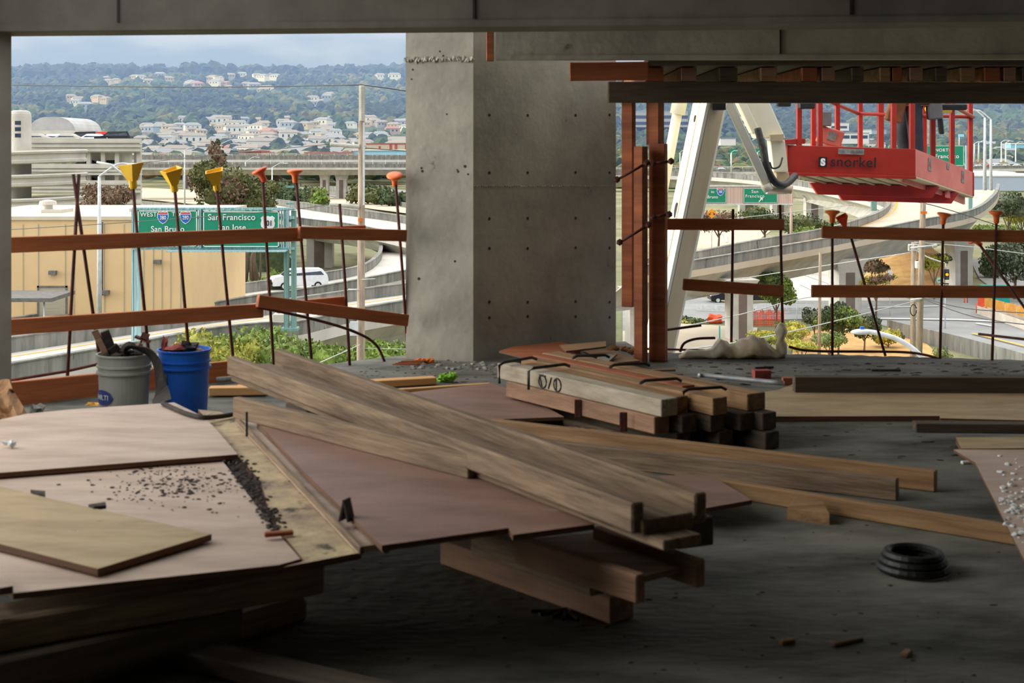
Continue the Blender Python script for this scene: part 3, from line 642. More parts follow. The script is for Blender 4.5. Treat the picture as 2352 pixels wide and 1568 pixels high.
# boards near the column
plank('fresh_board', on(475,894,.06)+Vector((0,.05,0)), on(608,892,.06)+Vector((0,.05,0)), .09, .05, M['wood_fresh'], label='fresh yellow board right of the blue bucket', cat='board')
plank('fresh_board', on(840,876,.05), on(1003,867,.05), .09, .045, M['wood_fresh'], label='fresh yellow board behind the timber channel, by the green glove', cat='board')
plank('fresh_board', on(870,897,.03), on(1128,880,.03), .04, .025, M['wood_fresh'], label='thin pale lath between the green glove and the brown sheet', cat='board')
bm = bmesh.new()
for k in range(7): lumpy(bm, (random.uniform(-.06,.06), random.uniform(-.03,.03), .03+random.uniform(-.01,.02)), random.uniform(.02,.035), 2, .7, (1.3,.8,.7), k)
loose('work_glove', on(1024,878,0), (0,0,0), bm, M['green_glove'], 'crumpled lime green glove on the floor below the column', 'glove')
bm = bmesh.new()
for k in range(4): lumpy(bm, ((k-1.5)*.03, 0, .02), .022, 2, .4, (1.3,.8,.8), k)
loose('orange_plug', on(975,835,0), (0,0,0), bm, M['orange_scrap'], 'orange plastic scrap at the foot of the column', 'scrap')
bm = bmesh.new()
for k in range(4): box(bm, -.09,.09,-.006,.006,0,.008,0, Matrix.Translation((k*.02,k*.012,k*.006))@Matrix.Rotation(.06*k-.1,4,'Z'))
loose('wood_splinters', on(930,838,0), (0,0,0), bm, M['wood_orange'], 'orange wood splinters on the floor before the column', 'splinters')
bm = bmesh.new(); lumpy(bm, (0,0,0), .03, 2, .5, (2.4,.9,.8), 4); loose('yellow_scrap', on(548,893,.02), (0,0,0), bm, M['yellow_scrap'], 'yellow scrap on the fresh board beside the blue bucket', 'scrap')
bm = bmesh.new(); lumpy(bm, (0,0,0), .02, 2, .5, (2.2,.9,.8), 5); loose('yellow_scrap', on(212,930,0), (0,0,0), bm, M['yellow_scrap'], 'small yellow scrap left of the grey bucket', 'scrap')
tube('pale_pipe', [on(498,872,.03), on(600,862,.03)], .018, M['chip'], label='pale pipe offcut behind the blue bucket at the toe board', cat='pipe')
bm = bmesh.new(); lumpy(bm, (0,0,0), .045, 2, .5, (.9,.8,.9), 9); loose('stone_lump', on(86,945,.02), (0,0,0), bm, M['chip'], 'pale concrete lump at the left behind the plywood', 'rubble')
# crumpled paper at the far left
bm = bmesh.new(); g = bmesh.ops.create_grid(bm, x_segments=12, y_segments=12, size=.5)
from mathutils import noise as NZ
for vv in bm.verts:
    x, y = vv.co.x+.5, vv.co.y+.5
    p = at(-70+135*x*(1-.25*y)+10*math.sin(y*5), 1010-135*y+NZ.noise(vv.co*3)*14-24*x*y*0+18*(1-x)*0, 6.6+.5*y+NZ.noise(vv.co*5)*.12)
    vv.co = p
bmesh.ops.solidify(bm, geom=list(bm.faces), thickness=.004)
tag(obj('crumpled_paper', bm, M['paper'], smooth=False), 'crumpled brown building paper standing at the foot of the left column', 'paper')
bm = bmesh.new()
for k in range(5): lumpy(bm, (random.uniform(-.03,.03), random.uniform(-.02,.02), .015), .015, 1, .6, (1,1,.8), k)
loose('foil_scrap', on(22,1026,.355), (0,0,0), bm, M['chip_white'], 'white foil scrap on the pink sheet under the brown paper', 'scrap')
# cardboard and plywood scraps behind the stack
def scrapsheet(pts, z, m, lab, dz=0):
    P_ = [on(px, py, z+dz*i) for i, (px, py) in enumerate(pts)]; return prism('plywood_scrap', P_, .012, M[m], label=lab, cat='plywood scrap', edge=M['ply_edge'])
scrapsheet([(1146,806),(1180,795),(1290,784),(1330,800),(1340,826),(1250,832)], .10, 'wood_orange', 'large orange brown plywood scrap behind the stack at the wall')
scrapsheet([(1285,792),(1392,783),(1392,795),(1300,806)], .14, 'wood_tan', 'narrow tan plywood scrap leaning against the wall foot')
scrapsheet([(1340,806),(1400,800),(1470,828),(1400,834)], .06, 'wood_tan', 'flat tan scrap between the wall foot and the timber posts')
scrapsheet([(1380,812),(1418,812),(1395,832),(1365,830)], .09, 'chip', 'small light grey scrap sheet behind the stack')
bm = bmesh.new()
for k in range(9): lumpy(bm, (random.uniform(-.1,.1), random.uniform(-.04,.04), .03+random.uniform(0,.03)), random.uniform(.015,.03), 1, .8, (1.4,1,.7), k)
loose('crumpled_wrapper', on(1432,815,.02), (0,0,0), bm, M['paper'], 'crumpled brown wrapper at the foot of the left timber post', 'paper')
# white plastic sheeting tied to a rebar
bm = bmesh.new(); prof = [(-.36,.012),(-.3,.03),(-.2,.03),(-.12,.04),(-.06,.078),(.0,.058),(.03,.045),(.1,.074),(.18,.09),(.26,.076),(.33,.038),(.38,.02),(.42,.014)]
rings = []
for i, (x, r) in enumerate(prof):
    rings.append([bm.verts.new((x, math.cos(k/14*math.tau)*r*1.2, max(.0, r*.9+math.sin(k/14*math.tau)*r*(1+.35*NZ.noise(Vector((x*9, k*.8, 1))))))) for k in range(14)])
for a, b in zip(rings, rings[1:]):
    for k in range(14): bm.faces.new((a[k], a[(k+1)%14], b[(k+1)%14], b[k]))
bm.faces.new(rings[0]); bm.faces.new(rings[-1][::-1])
bmesh.ops.subdivide_edges(bm, edges=list(bm.edges), cuts=1, use_grid_fill=True)
for vv in bm.verts: vv.co += Vector((0,1,1))*NZ.noise(vv.co*22)*.016
b0 = on(1672,822,0)
t = rootat('plastic_sheeting', 'bunched dirty white plastic sheeting tied to a rebar at the floor edge', 'plastic sheeting', b0)
o = obj('bundle', bm, M['plastic_bag'], smooth=True); o.location = b0; attach(o, t)
bm = bmesh.new(); kp = at(1793,780,DR-.03)
lathe(bm, [(.012,-.12),(.045,-.10),(.04,-.03),(.02,.0),(.035,.03),(.045,.07),(.03,.11),(.01,.125)], 12)
bmesh.ops.subdivide_edges(bm, edges=list(bm.edges), cuts=1, use_grid_fill=True)
for vv in bm.verts: vv.co += Vector((1,1,0))*NZ.noise(vv.co*25)*.014
o = obj('knot', bm, M['plastic_bag'], smooth=True); o.location = kp+Vector((0,-.02,0)); attach(o, t)
# near dark timbers bottom left
plank('near_timber', on(-120,1446,.27), on(747,1296,.27), .16, .09, M['wood_grey'], label='large dark timber across the bottom left under the plywood', cat='timber', bev=.008)
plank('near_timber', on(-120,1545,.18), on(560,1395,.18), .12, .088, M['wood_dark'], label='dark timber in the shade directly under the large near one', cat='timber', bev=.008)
plank('near_timber', on(-120,1600,.092), on(713,1368,.092), .10, .09, M['wood_grey'], label='dark timber on the floor at bottom left with a worn rounded end', cat='timber', bev=.02)
plank('near_timber', on(380,1488,.06), on(860,1600,.06), .12, .055, M['wood_dark'], label='dark plank in place of a floor shadow along the bottom edge of the picture', cat='timber', bev=.006)  # added where a dark shadow lies on the floor
plank('cross_block', on(455,1420,.09), on(500,1410,.09), .5, .088, M['wood_dark'], label='dark cross block between the near left timbers', cat='block')
# scattered floor debris, each a thing of its own where it can be told apart, the fine grit as stuff
bm = bmesh.new()
for i in range(420):
    px = random.uniform(1520, 2420); py = random.uniform(832, 885) if random.random() < .75 else random.uniform(890, 1060)
    lumpy(bm, on(px, py, 0), random.choice((.003,.004,.006,.01,.016)), 1, .6, (2.2,1,.45), i)
for i in range(110):
    px = random.uniform(750, 2300); py = random.uniform(1180, 1568)
    lumpy(bm, on(px, py, 0), random.choice((.003,.004,.006)), 1, .6, (1.8,1,.5), i)
for i in range(150):
    px = random.uniform(800, 1140); py = random.uniform(840, 885)
    lumpy(bm, on(px, py, 0), random.choice((.003,.005,.008)), 1, .6, (1.8,1,.5), i)
tag(obj('floor_grit', bm, M['scrap_dark']), 'dark grit and splinters strewn over the concrete floor', 'debris', kind='stuff')
for k, (px, py, ln, ang, mm, lab) in enumerate([
 (1525,852,.16,.1,'wood_tan','thin tan stick on the floor behind the stack'),(1755,846,.14,.3,'scrap_dark','dark stick on the floor behind the small red block'),
 (2035,852,.2,-.05,'scrap_dark','dark stick on the floor behind the long dark timber'),(1945,1478,.12,.5,'wood_grey','grey scrap on the dark floor below the hose coil'),
 (1808,1478,.05,.4,'wood_tan','tiny tan chip on the dark floor left of the grey scrap'),(2082,1505,.05,1.0,'wood_pink','small pink chip on the dark floor at the lower right'),
 (2060,1185,.05,.2,'chip_white','white chip on the floor beyond the nearest right timber'),(2217,1065,.04,.2,'chip_white','white chip on the floor by the right sheet'),
 (1600,1190,.12,.2,'wood_tan','tan splinter on the floor at the end of the big channel'),(640,1230,.09,.3,'wood_orange','orange splinter on the worn board strip')]):
    bm = bmesh.new(); box(bm, -ln/2, ln/2, -.012, .012, 0, .014); bevel(bm, .003)
    loose('wood_chip', on(px, py, .335 if px == 640 else 0), (0,0,ang), bm, M[mm], lab, 'chip')
# ================================================================ OUTSIDE
ZG = -14.5
M['ground'] = mat('dry_ground', (146,138,104), (98,106,68), .95, .05, detail=10, spots=(92,98,66), spot_scale=.12, spot_amt=.55)
M['dry_grass'] = mat('dry_grass', (214,172,110), (178,134,80), .95, .5, detail=8)
M['hill'] = mat('hill_ground', (70,92,66), (52,74,58), .95, .02, detail=8)
M['asphalt'] = mat('asphalt', (150,150,148), (128,128,126), .9, .2, (1,1,1), detail=8)
M['road_pale'] = mat('pale_concrete_road', (208,203,192), (188,183,172), .85, .25, detail=6)
M['road_tan'] = mat('worn_concrete_road', (202,186,162), (180,168,148), .85, .15, detail=6)
M['barrier'] = mat('stained_barrier', (150,148,140), (104,104,98), .9, 1.2, (1,1,.15), detail=8, spots=(84,84,80), spot_scale=2.2, spot_amt=.6)
M['deck'] = mat('bridge_concrete', (190,186,172), (160,157,146), .9, .5, (1,1,.4), detail=8)
M['pier'] = mat('pier_concrete', (206,202,190), (182,178,168), .9, .5, detail=6)
M['pier_dark'] = mat('pier_recess_shade', (128,112,102), (108,96,88), .9, .5)
M['paint_white'] = mat('road_paint_white', (240,240,236), (226,226,222), .7)
M['paint_yellow'] = mat('road_paint_yellow', (240,180,60), (224,160,50), .7)
M['garage'] = mat('garage_concrete', (206,201,188), (186,181,168), .85, .4, detail=6)
M['garage_dark'] = mat('garage_grey', (120,118,114), (100,98,96), .9)  # plain mid grey of door frame, canopy roof and small boxes
M['dome'] = mat('dome_skin', (190,188,184), (166,165,162), .5, .5)
M['tan_wall'] = mat('tan_warehouse_wall', (228,196,146), (218,186,138), .85, .3)
M['tan_roof'] = mat('warehouse_roof', (218,206,178), (204,190,164), .85, .3)
M['shutter'] = mat('roll_shutter', (186,178,152), (160,152,130), .7, 6, (.1,.1,8))
M['sign_green'] = mat('sign_green', (10,138,104), (8,128,96), .5, .8)
M['sign_blue'] = mat('shield_blue', (36,104,196), (30,94,184), .5)
M['sign_red'] = mat('shield_red', (206,66,60), (196,56,50), .5)
M['sign_frame'] = mat('aqua_steel', (176,206,210), (120,160,158), .5, 2, (8,8,.3))
M['sign_steel'] = mat('grey_green_steel', (130,166,158), (92,130,122), .5, 1.5, (8,8,.3))
M['pole_wood'] = mat('pole_wood', (176,158,136), (128,112,94), .9, 3, (3,3,.3), bump=.3)
M['insul'] = mat('grey_insulator', (202,200,186), (178,176,164), .6)
M['lamp_steel'] = mat('lamp_steel', (214,216,214), (188,192,192), .45)
M['wire'] = mat('wire', (84,84,84), (64,64,64), .6)
M['wire_light'] = mat('light_wire', (196,196,190), (170,170,166), .6)
M['car_white'] = mat('white_car_paint', (232,236,240), (220,224,230), .3)
M['car_silver'] = mat('silver_car_paint', (196,190,180), (184,178,168), .3)
M['car_black'] = mat('black_car_paint', (26,28,34), (20,22,26), .25)
M['car_red'] = mat('red_car_paint', (224,52,40), (206,44,34), .3)
M['glass'] = mat('dark_glass', (60,74,88), (44,56,70), .15)
M['net'] = mat('orange_net', (250,104,64), (230,84,50), .8, 2)
M['teal'] = mat('teal_paint', (0,168,158), (0,152,144), .6)
M['wood_fence'] = mat('wood_panels', (230,166,74), (206,142,58), .8, 1)
M['jersey'] = mat('jersey_barrier', (236,224,206), (216,202,184), .85, 1)
M['sign_orange'] = mat('orange_sign', (255,158,24), (246,146,18), .5)
M['blue_build'] = mat('pale_blue_wall', (150,214,232), (136,202,222), .7)
M['bark'] = mat('bark', (128,106,88), (92,76,64), .95, 2, (4,4,.5))
for nm, a, b in (('leaf_olive',(120,122,66),(66,72,44)),('leaf_green',(138,158,66),(74,98,40)),('leaf_yellow',(190,184,80),(110,118,50)),('leaf_dark',(84,100,60),(46,58,40)),
                 ('leaf_brown',(142,108,88),(92,84,62)),('leaf_grey',(132,138,112),(84,92,74)),('leaf_wild',(216,196,72),(132,142,64)),('leaf_blue',(56,76,66),(34,52,50)),('leaf_far',(78,104,62),(46,68,52)),('leaf_lime',(138,150,84),(98,116,66))):
    M[nm] = mat(nm, a, b, .85, 1.6, detail=5, contrast=(.3,.7))
for nm, c in (('h_white',(248,246,240)),('h_cream',(224,206,176)),('h_pink',(212,176,160)),('h_blue',(176,190,206)),('h_grey',(184,184,182)),('r_grey',(146,150,160)),('r_brown',(150,144,140)),('r_red',(168,122,108)),('h_red',(196,96,84))):
    M[nm] = mat(nm, c, tuple(int(v*.93) for v in c), .8)
PT = 'r_grey'

# ---- terrain
TAB = [(0,-14.5),(640,-14.5),(900,-8.5),(1180,4),(1600,34),(2050,74),(2500,122),(2700,128),(3100,100),(3700,215),(4200,150)]
def base_z(d):
    for (a, za), (b, zb) in zip(TAB, TAB[1:]):
        if a <= d <= b: return za+(zb-za)*(d-a)/(b-a)
    return TAB[-1][1]
def terr(x, y):
    k = max(0, min(1, (y-800)/1200)); z = base_z(y)
    z += k*(NZ.noise(Vector((x*.0016, y*.0011, 3)))*26+NZ.noise(Vector((x*.005, y*.004, 7)))*9)
    if y > 3100: z += -60*max(0, min(1, 1-(x/y+.145)*14))*min(1,(y-3100)/500)
    return z
bm = bmesh.new(); gx = [-2600+5200*i/150 for i in range(151)]; gy = [640*(i/8) for i in range(9)][0:0]+[12,60,120,200,300,420,540,640]+[640+3560*(j/110) for j in range(1,111)]
rows = [[bm.verts.new((x*(.12+.88*min(1,y/1500)), y, terr(x*(.12+.88*min(1,y/1500)), y) if y > 640 else ZG)) for x in gx] for y in gy]
for r0, r1 in zip(rows, rows[1:]):
    for i in range(150):
        f = bm.faces.new((r0[i], r0[i+1], r1[i+1], r1[i])); f.material_index = 1 if r0[i].co.y > 640 else 0; f.smooth = True
o = obj('hills', bm, [M['ground'], M['hill']], recalc=False); o['kind'] = 'structure'

# ---- foliage helpers
def leafcloud(bm, c, rx, ry, rz, n, size, mi=0, shell=.55):
    for i in range(n):
        while True:
            p = Vector((random.uniform(-1,1), random.uniform(-1,1), random.uniform(-1,1)))
            if shell*shell*.6 < p.length_squared < 1: break
        p = Vector((p.x*rx, p.y*ry, p.z*rz))+Vector(c)
        q = Euler((random.uniform(0,6.3), random.uniform(0,6.3), random.uniform(0,6.3))).to_matrix(); s = size*random.uniform(.6,1.3)
        v = [bm.verts.new(p+q@Vector(t)*s) for t in ((-.5,-.25,0),(.1,-.35,.08),(.6,0,0),(.1,.35,.08),(-.5,.25,0))]
        f = bm.faces.new(v); f.material_index = mi
def bush(name, c, rx, ry, rz, m, label, cat='bush', n=1500, leaf=.22, m2=None, trunk=0, parts=6, group=None):
    """crown of real leaves in several lobes over a stem"""
    t = rootat(name, label, cat, c, group)
    bm = bmesh.new(); c = Vector(c); cz = c.z+trunk+rz
    lobes = [(Vector((0,0,0)), .72)]+[(Vector((math.cos(a)*.55, math.sin(a)*.5, random.uniform(-.35,.5))), random.uniform(.35,.5)) for a in [k*6.28/parts+random.random() for k in range(parts)]]
    for i, (o_, s) in enumerate(lobes):
        cc = Vector((c.x+o_.x*rx, c.y+o_.y*ry, cz+(o_.z-(.3 if trunk < .6 else 0))*rz))
        leafcloud(bm, cc, rx*s, ry*s, rz*s, int(n*s/(.72+.42*parts)), leaf, 0 if random.random() < .6 else 1)
        lumpy(bm, cc, 1, 1, .15, (rx*s*.72, ry*s*.72, rz*s*.72), i, 0)
    obj('foliage', bm, [M[m], M[m2 or m]], t, recalc=False)
    bm = bmesh.new(); hb = trunk+rz*.9
    ringtube(bm, [c, c+Vector((rx*.03, 0, hb*.5)), c+Vector((-.02*rx, 0, hb))], [max(.06, rx*.05), max(.05, rx*.035), .03], 7)
    for k in range(3):
        a = k*2.1+.4; ringtube(bm, [c+Vector((0,0,hb*.45)), c+Vector((math.cos(a)*rx*.45, math.sin(a)*ry*.4, hb*1.05))], [max(.04, rx*.03), .02], 5)
    obj('stem', bm, M['bark'], t); return t
# ---- ribbons: road decks with barriers
def ribbon(bm, A, B, zo0, zo1, mi=0):
    """solid strip between polylines A and B, from z+zo0 (bottom) to z+zo1 (top)"""
    ra = []
    for a, b in zip(A, B):
        ra.append([bm.verts.new(a+Vector((0,0,zo1))), bm.verts.new(b+Vector((0,0,zo1))), bm.verts.new(b+Vector((0,0,zo0))), bm.verts.new(a+Vector((0,0,zo0)))])
    for p, q in zip(ra, ra[1:]):
        for k in range(4):
            f = bm.faces.new((p[k], p[(k+1)%4], q[(k+1)%4], q[k])); f.material_index = mi
    bm.faces.new(ra[0]).material_index = mi; bm.faces.new(ra[-1][::-1]).material_index = mi
def shifted(A, B, s):
    """polyline A moved sideways toward B by s metres"""
    o = []
    for i, (a, b) in enumerate(zip(A, B)):
        t = (A[min(i+1,len(A)-1)]-A[max(i-1,0)]); t.z = 0; t.normalize(); n = Vector((-t.y, t.x, 0))
        if n.dot(b-a) < 0: n = -n
        o.append(a+n*s)
    return o
def bridge(name, near, far, label, bh=.85, th=.5, girder=1.6, inset=1.6, road='road_pale', piers=(), cat='highway ramp', lines=(), nearb=True, farb=True, bt=.32, posts=False):
    """near/far: matching world polylines of the deck edges (road level)"""
    near = spline(near, 5); far = spline(far, 5)
    t = rootat(name, label, cat, near[len(near)//2])
    bm = bmesh.new(); ribbon(bm, near, far, -th, 0); obj('deck', bm, M[road], t)
    if girder:
        g0 = shifted(near, far, inset); g1 = shifted(far, near, inset); bm = bmesh.new()
        n1 = shifted(near, far, .2); f1 = shifted(far, near, .2); rings = []
        for a, b, c_, d_ in zip(n1, g0, g1, f1):
            rings.append([bm.verts.new(a+Vector((0,0,-th-.01))), bm.verts.new(a.lerp(b,.45)+Vector((0,0,-th-.35*girder))), bm.verts.new(b+Vector((0,0,-th-girder))), bm.verts.new(c_+Vector((0,0,-th-girder))), bm.verts.new(d_.lerp(c_,.45)+Vector((0,0,-th-.35*girder))), bm.verts.new(d_+Vector((0,0,-th-.01)))])
        for p, q in zip(rings, rings[1:]):
            for k in range(6): bm.faces.new((p[k], p[(k+1)%6], q[(k+1)%6], q[k]))
        bm.faces.new(rings[0]); bm.faces.new(rings[-1][::-1])
        obj('girder', bm, M['deck'], t, smooth=False)
    for use, A, B in ((nearb, near, far), (farb, far, near)):
        if not use: continue
        bm = bmesh.new(); ribbon(bm, A, shifted(A, B, bt), .0, bh)
        ribbon(bm, shifted(A, B, -.06), shifted(A, B, bt+.05), bh-.02, bh+.05)
        obj('barrier', bm, M['barrier'], t)
    if posts:
        bm = bmesh.new()
        for A, B in ((near, far), (far, near)):
            P_ = shifted(A, B, .15)
            ringtube(bm, [p+Vector((0,0,bh+.7)) for p in P_], .05, 5)
            for i in range(len(P_)-1):
                n_ = max(1, int((P_[i+1]-P_[i]).length/3))
                for k in range(n_): q = P_[i].lerp(P_[i+1], k/n_); ringtube(bm, [q+Vector((0,0,bh)), q+Vector((0,0,bh+.7))], .06, 4)
        obj('handrail', bm, M['lamp_steel'], t)
    for fr, col, wd, i0, i1 in lines:
        bm = bmesh.new(); A = [a.lerp(b, fr) for a, b in zip(near, far)]; B = [a.lerp(b, fr+wd) for a, b in zip(near, far)]
        n = len(A); A = A[int(i0*n):max(int(i1*n), 2)]; B = B[int(i0*n):max(int(i1*n), 2)]
        ribbon(bm, A, B, .003, .02); obj('lane_line', bm, M[col], t)
    for (x, y, ztop, wd, dp, rot) in piers:
        bm = bmesh.new(); h = ztop-ZG; q = Matrix.Translation((x,y,ZG))@Matrix.Rotation(rot,4,'Z')
        def sec(z, a, b): return [bm.verts.new(q@Vector((sx*a, sy*b, z))) for sx, sy in ((-1,-1),(1,-1),(1,1),(-1,1))]
        S = [sec(0,wd/2,dp/2), sec(h*.72,wd/2,dp/2), sec(h*.9,wd*.58,dp*.55), sec(h,wd*.8,dp*.6)]
        for a, b in zip(S, S[1:]):
            for k in range(4): bm.faces.new((a[k], a[(k+1)%4], b[(k+1)%4], b[k]))
        bm.faces.new(S[0][::-1]); bm.faces.new(S[-1])
        p = obj('pier', bm, M['pier'], t)
        bm = bmesh.new(); box(bm, -wd*.2, wd*.2, -dp/2-.03, -dp/2+.05, 0, h*.9, 0, q); obj('recess_shade_strip', bm, M['pier_dark'], p)  # flat strip laid on the face, its dark colour standing for recess shade
    return t

def pr(px, d, ztop, wd, dp=1.6, rot=0): return ((px-CX)/FP*d, d, ztop, wd, dp, rot)
# ---- left: near ramp, level at -10
def ol(pts, z): return [on(px, py, z) for px, py in pts]
def oz(pts, z, dz): return [on(px, py, z+dz)-Vector((0,0,dz)) for px, py in pts]
near = oz([(-260,882),(26,833),(191,805),(357,776),(480,753),(600,740),(683,737),(800,711),(922,690),(1060,664),(1200,640)], -10, .9)
far = ol([(-260,850),(26,808),(165,787),(303,766),(480,741),(600,724),(690,709),(800,692),(922,676),(1060,655),(1200,632)], -10)
r = bridge('highway_ramp', near, far, 'nearest grey highway ramp crossing low behind the left guard rails', th=.7, girder=3.2, inset=2.6, road='road_pale', lines=((.80,'paint_yellow',.018,0,1),))
bm = bmesh.new(); c = on(668,735,-9.4); box(bm, c.x-1.0, c.x+1.0, c.y-1.1, c.y+1.1, -11.2, -8.9); bevel(bm, .05); attach(obj('pedestal', bm, M['deck']), r)
# van's ramp, level at -11
near = oz([(-200,737),(26,752),(180,738),(330,719),(419,706),(589,677),(700,662),(836,638),(930,620),(1010,603),(1040,580),(1010,552),(930,530)], -11, .9)
far = ol([(-200,790),(26,748),(180,730),(324,708),(480,684),(600,667),(722,649),(822,630),(862,606),(872,585),(866,566),(835,548),(780,528)], -11)
near[0] = on(-260,812,-11); near[1] = on(26,769,-11); far[0] = on(-260,795,-11); far[1] = on(26,758,-11); near[2] = on(180,748,-11)
bridge('highway_ramp', near, far, 'curving pale highway ramp that the white van drives on', th=.5, girder=1.2, inset=1.5, lines=((.1,'paint_white',.02,.6,1),))
# ground level freeways behind, left
def road(name, pts, z, m, label, cat='road'):
    return prism(name, [on(px, py, z) for px, py in pts], .15, M[m], label=label, cat=cat)
bridge('freeway', [at(470,478,250)-Vector((0,0,.9)), at(600,484,215)-Vector((0,0,.9)), at(690,500,190)-Vector((0,0,.9)), at(800,513,178)-Vector((0,0,.9)), at(930,539,165)-Vector((0,0,.9)), at(1100,580,150)-Vector((0,0,.9))],
       [at(470,460,262), at(600,466,230), at(690,478,210), at(800,494,196), at(930,512,186), at(1100,548,170)], 'pale elevated freeway curving in behind the green sign at left', th=.6, girder=1.6, inset=2, road='road_pale', piers=[pr(736,192,-9.4,3.4,2.6), pr(610,222,-9.0,3,2.6)], cat='freeway', farb=True)
road('freeway', [(330,468),(560,455),(640,432),(760,452),(1300,530),(1300,560),(930,488),(720,462),(620,452)], -13.9, 'road_tan', 'tan freeway slip road beyond the brown trees')
road('freeway', [(690,442),(800,428),(1300,462),(1300,490),(930,470),(800,455)], -14.2, 'asphalt', 'grey freeway under the concrete overpass at left')
road('freeway', [(310,455),(315,430),(560,442),(600,455),(450,468)], -14.0, 'road_tan', 'distant tan road seen right of the parking garage')
def wallline(name, pts, z, h, m, label, cat='barrier', th=.3):
    P_ = spline([on(px, py, z) for px, py in pts], 5); B_ = [p+Vector((0,th,0)) for p in P_]
    bm = bmesh.new(); ribbon(bm, P_, B_, 0, h); c = P_[0].copy()
    for v_ in bm.verts: v_.co -= c
    o = obj(name, bm, M[m]); o.location = c; return tag(o, label, cat)
wallline('road_barrier', [(640,468),(790,482),(930,508),(1000,520)], -13.1, 1.0, 'barrier', 'grey barrier between the pale freeway and the tan slip road')
wallline('road_barrier', [(640,432),(690,436),(830,458),(930,474),(1000,486)], -13.8, 1.1, 'barrier', 'striped looking barrier on the far side of the tan slip road')
wallline('road_barrier', [(755,443),(830,450),(930,460),(1000,466)], -14, 2.4, 'barrier', 'dark grey retaining wall by the piers of the left overpass')
wallline('road_barrier', [(330,470),(420,478),(560,474)], -13.8, 1.0, 'barrier', 'curved grey barrier left of the brown tree')
# overpasses, left and continuing behind the column
def flat(px0, px1, py, d, n=6, bow=0): return [at(px0+(px1-px0)*i/n, py-bow*math.sin(math.pi*i/n), d) for i in range(n+1)]
bridge('overpass', flat(240,1120,385,430), flat(240,1120,380,444), 'long concrete overpass with a white railing beyond the green sign', bh=1.0, th=.6, girder=1.7, inset=2.5, piers=[pr(746,437,-6.2,2.5,3), pr(785,437,-6.2,3.2,3), pr(585,437,-6.2,2.5,3)], cat='overpass', posts=True)
bridge('overpass', flat(240,1120,367,560), flat(240,1120,364,572), 'second longer overpass just behind the first one at left', bh=1.4, th=.8, girder=1.2, inset=2, piers=[pr(430,566,-4.5,3,3)], cat='overpass', posts=True)
# ---- parking garage and spiral ramp
gd = 175.0
g = rootat('parking_garage', 'white multi level parking garage with ribbed parapets at far left', 'parking garage', at(240,480,gd))
gx0, gx1 = at(70,0,gd).x, at(321,0,gd).x
for k, (yt, yb) in enumerate(((318,350),(376,402),(414,444),(458,500))):
    zt, zb = at(0,yt,gd).z, at(0,yb,gd).z; bm = bmesh.new()
    gp = [(gx0,gd),(gx1,gd),(at(316,0,gd+30).x,gd+30),(at(0,0,gd+30).x,gd+30)]
    lo = [bm.verts.new((x,y,zb)) for x,y in gp]; hi_ = [bm.verts.new((x,y,zt-.5)) for x,y in gp]; bm.faces.new(lo[::-1]); bm.faces.new(hi_)
    for i in range(4): bm.faces.new((lo[i], lo[(i+1)%4], hi_[(i+1)%4], hi_[i]))
    for j in range(3): box(bm, gx0, gx1+.3, gd-.22, gd, zt-.55-j*(zt-zb)*.3, zt-.3-j*(zt-zb)*.3)
    box(bm, gx0, gx1+.1, gd-.1, gd+.25, zt-.55, zt)
    obj('parapet', bm, M['garage'], g)
for px in (203,236,268,318):
    x = at(px,0,gd).x
    for y_ in (gd+.5, gd+14): x = at(px if y_ < gd+2 else px-6,0,y_).x; bm = bmesh.new(); box(bm, x-.25, x+.25, y_, y_+.6, ZG, at(0,330,gd).z); obj('pillar', bm, M['garage'], g)
bm = bmesh.new(); box(bm, at(160,0,gd).x, at(204,0,gd).x, gd+4, gd+20, ZG, at(0,345,gd).z); obj('stair_core', bm, M['garage'], g)
# dome canopy on the roof
dd = gd+16; c = at(152,306,dd); dm = rootat('roof_canopy', 'rounded grey canopy on the roof of the parking garage', 'canopy', c)
hw = 52/FP*dd; bm = bmesh.new(); prev = None
prof = [(-1,0),(-1,.05),(-.96,.25),(-.88,.5),(-.72,.75),(-.5,.93),(-.3,1),(.3,1),(.5,.93),(.72,.75),(.88,.5),(.96,.25),(1,.05),(1,0)]
hh = 30/FP*dd
for (y0, s) in ((-6, .98), (6, .98)):
    r = [bm.verts.new((c.x+u_*hw, dd+y0, c.z+.3+v_*hh)) for u_, v_ in prof]
    if prev:
        for i in range(len(r)-1): bm.faces.new((prev[i], prev[i+1], r[i+1], r[i]))
    bm.faces.new(r); prev = r
obj('shell', bm, M['dome'], dm)
bm = bmesh.new(); box(bm, c.x-hw*1.01, c.x+hw*1.01, dd-6.2, dd+6.2, c.z-.2, c.z+.3); obj('cornice', bm, M['garage'], dm)
bm = bmesh.new(); box(bm, c.x-hw*.62, c.x+hw*.3, dd-3, dd+3, c.z-1.9, c.z-.2); box(bm, c.x+hw*.4, c.x+hw*.6, dd-3, dd+3, c.z-1.9, c.z-.2); obj('kiosk', bm, M['garage'], dm)
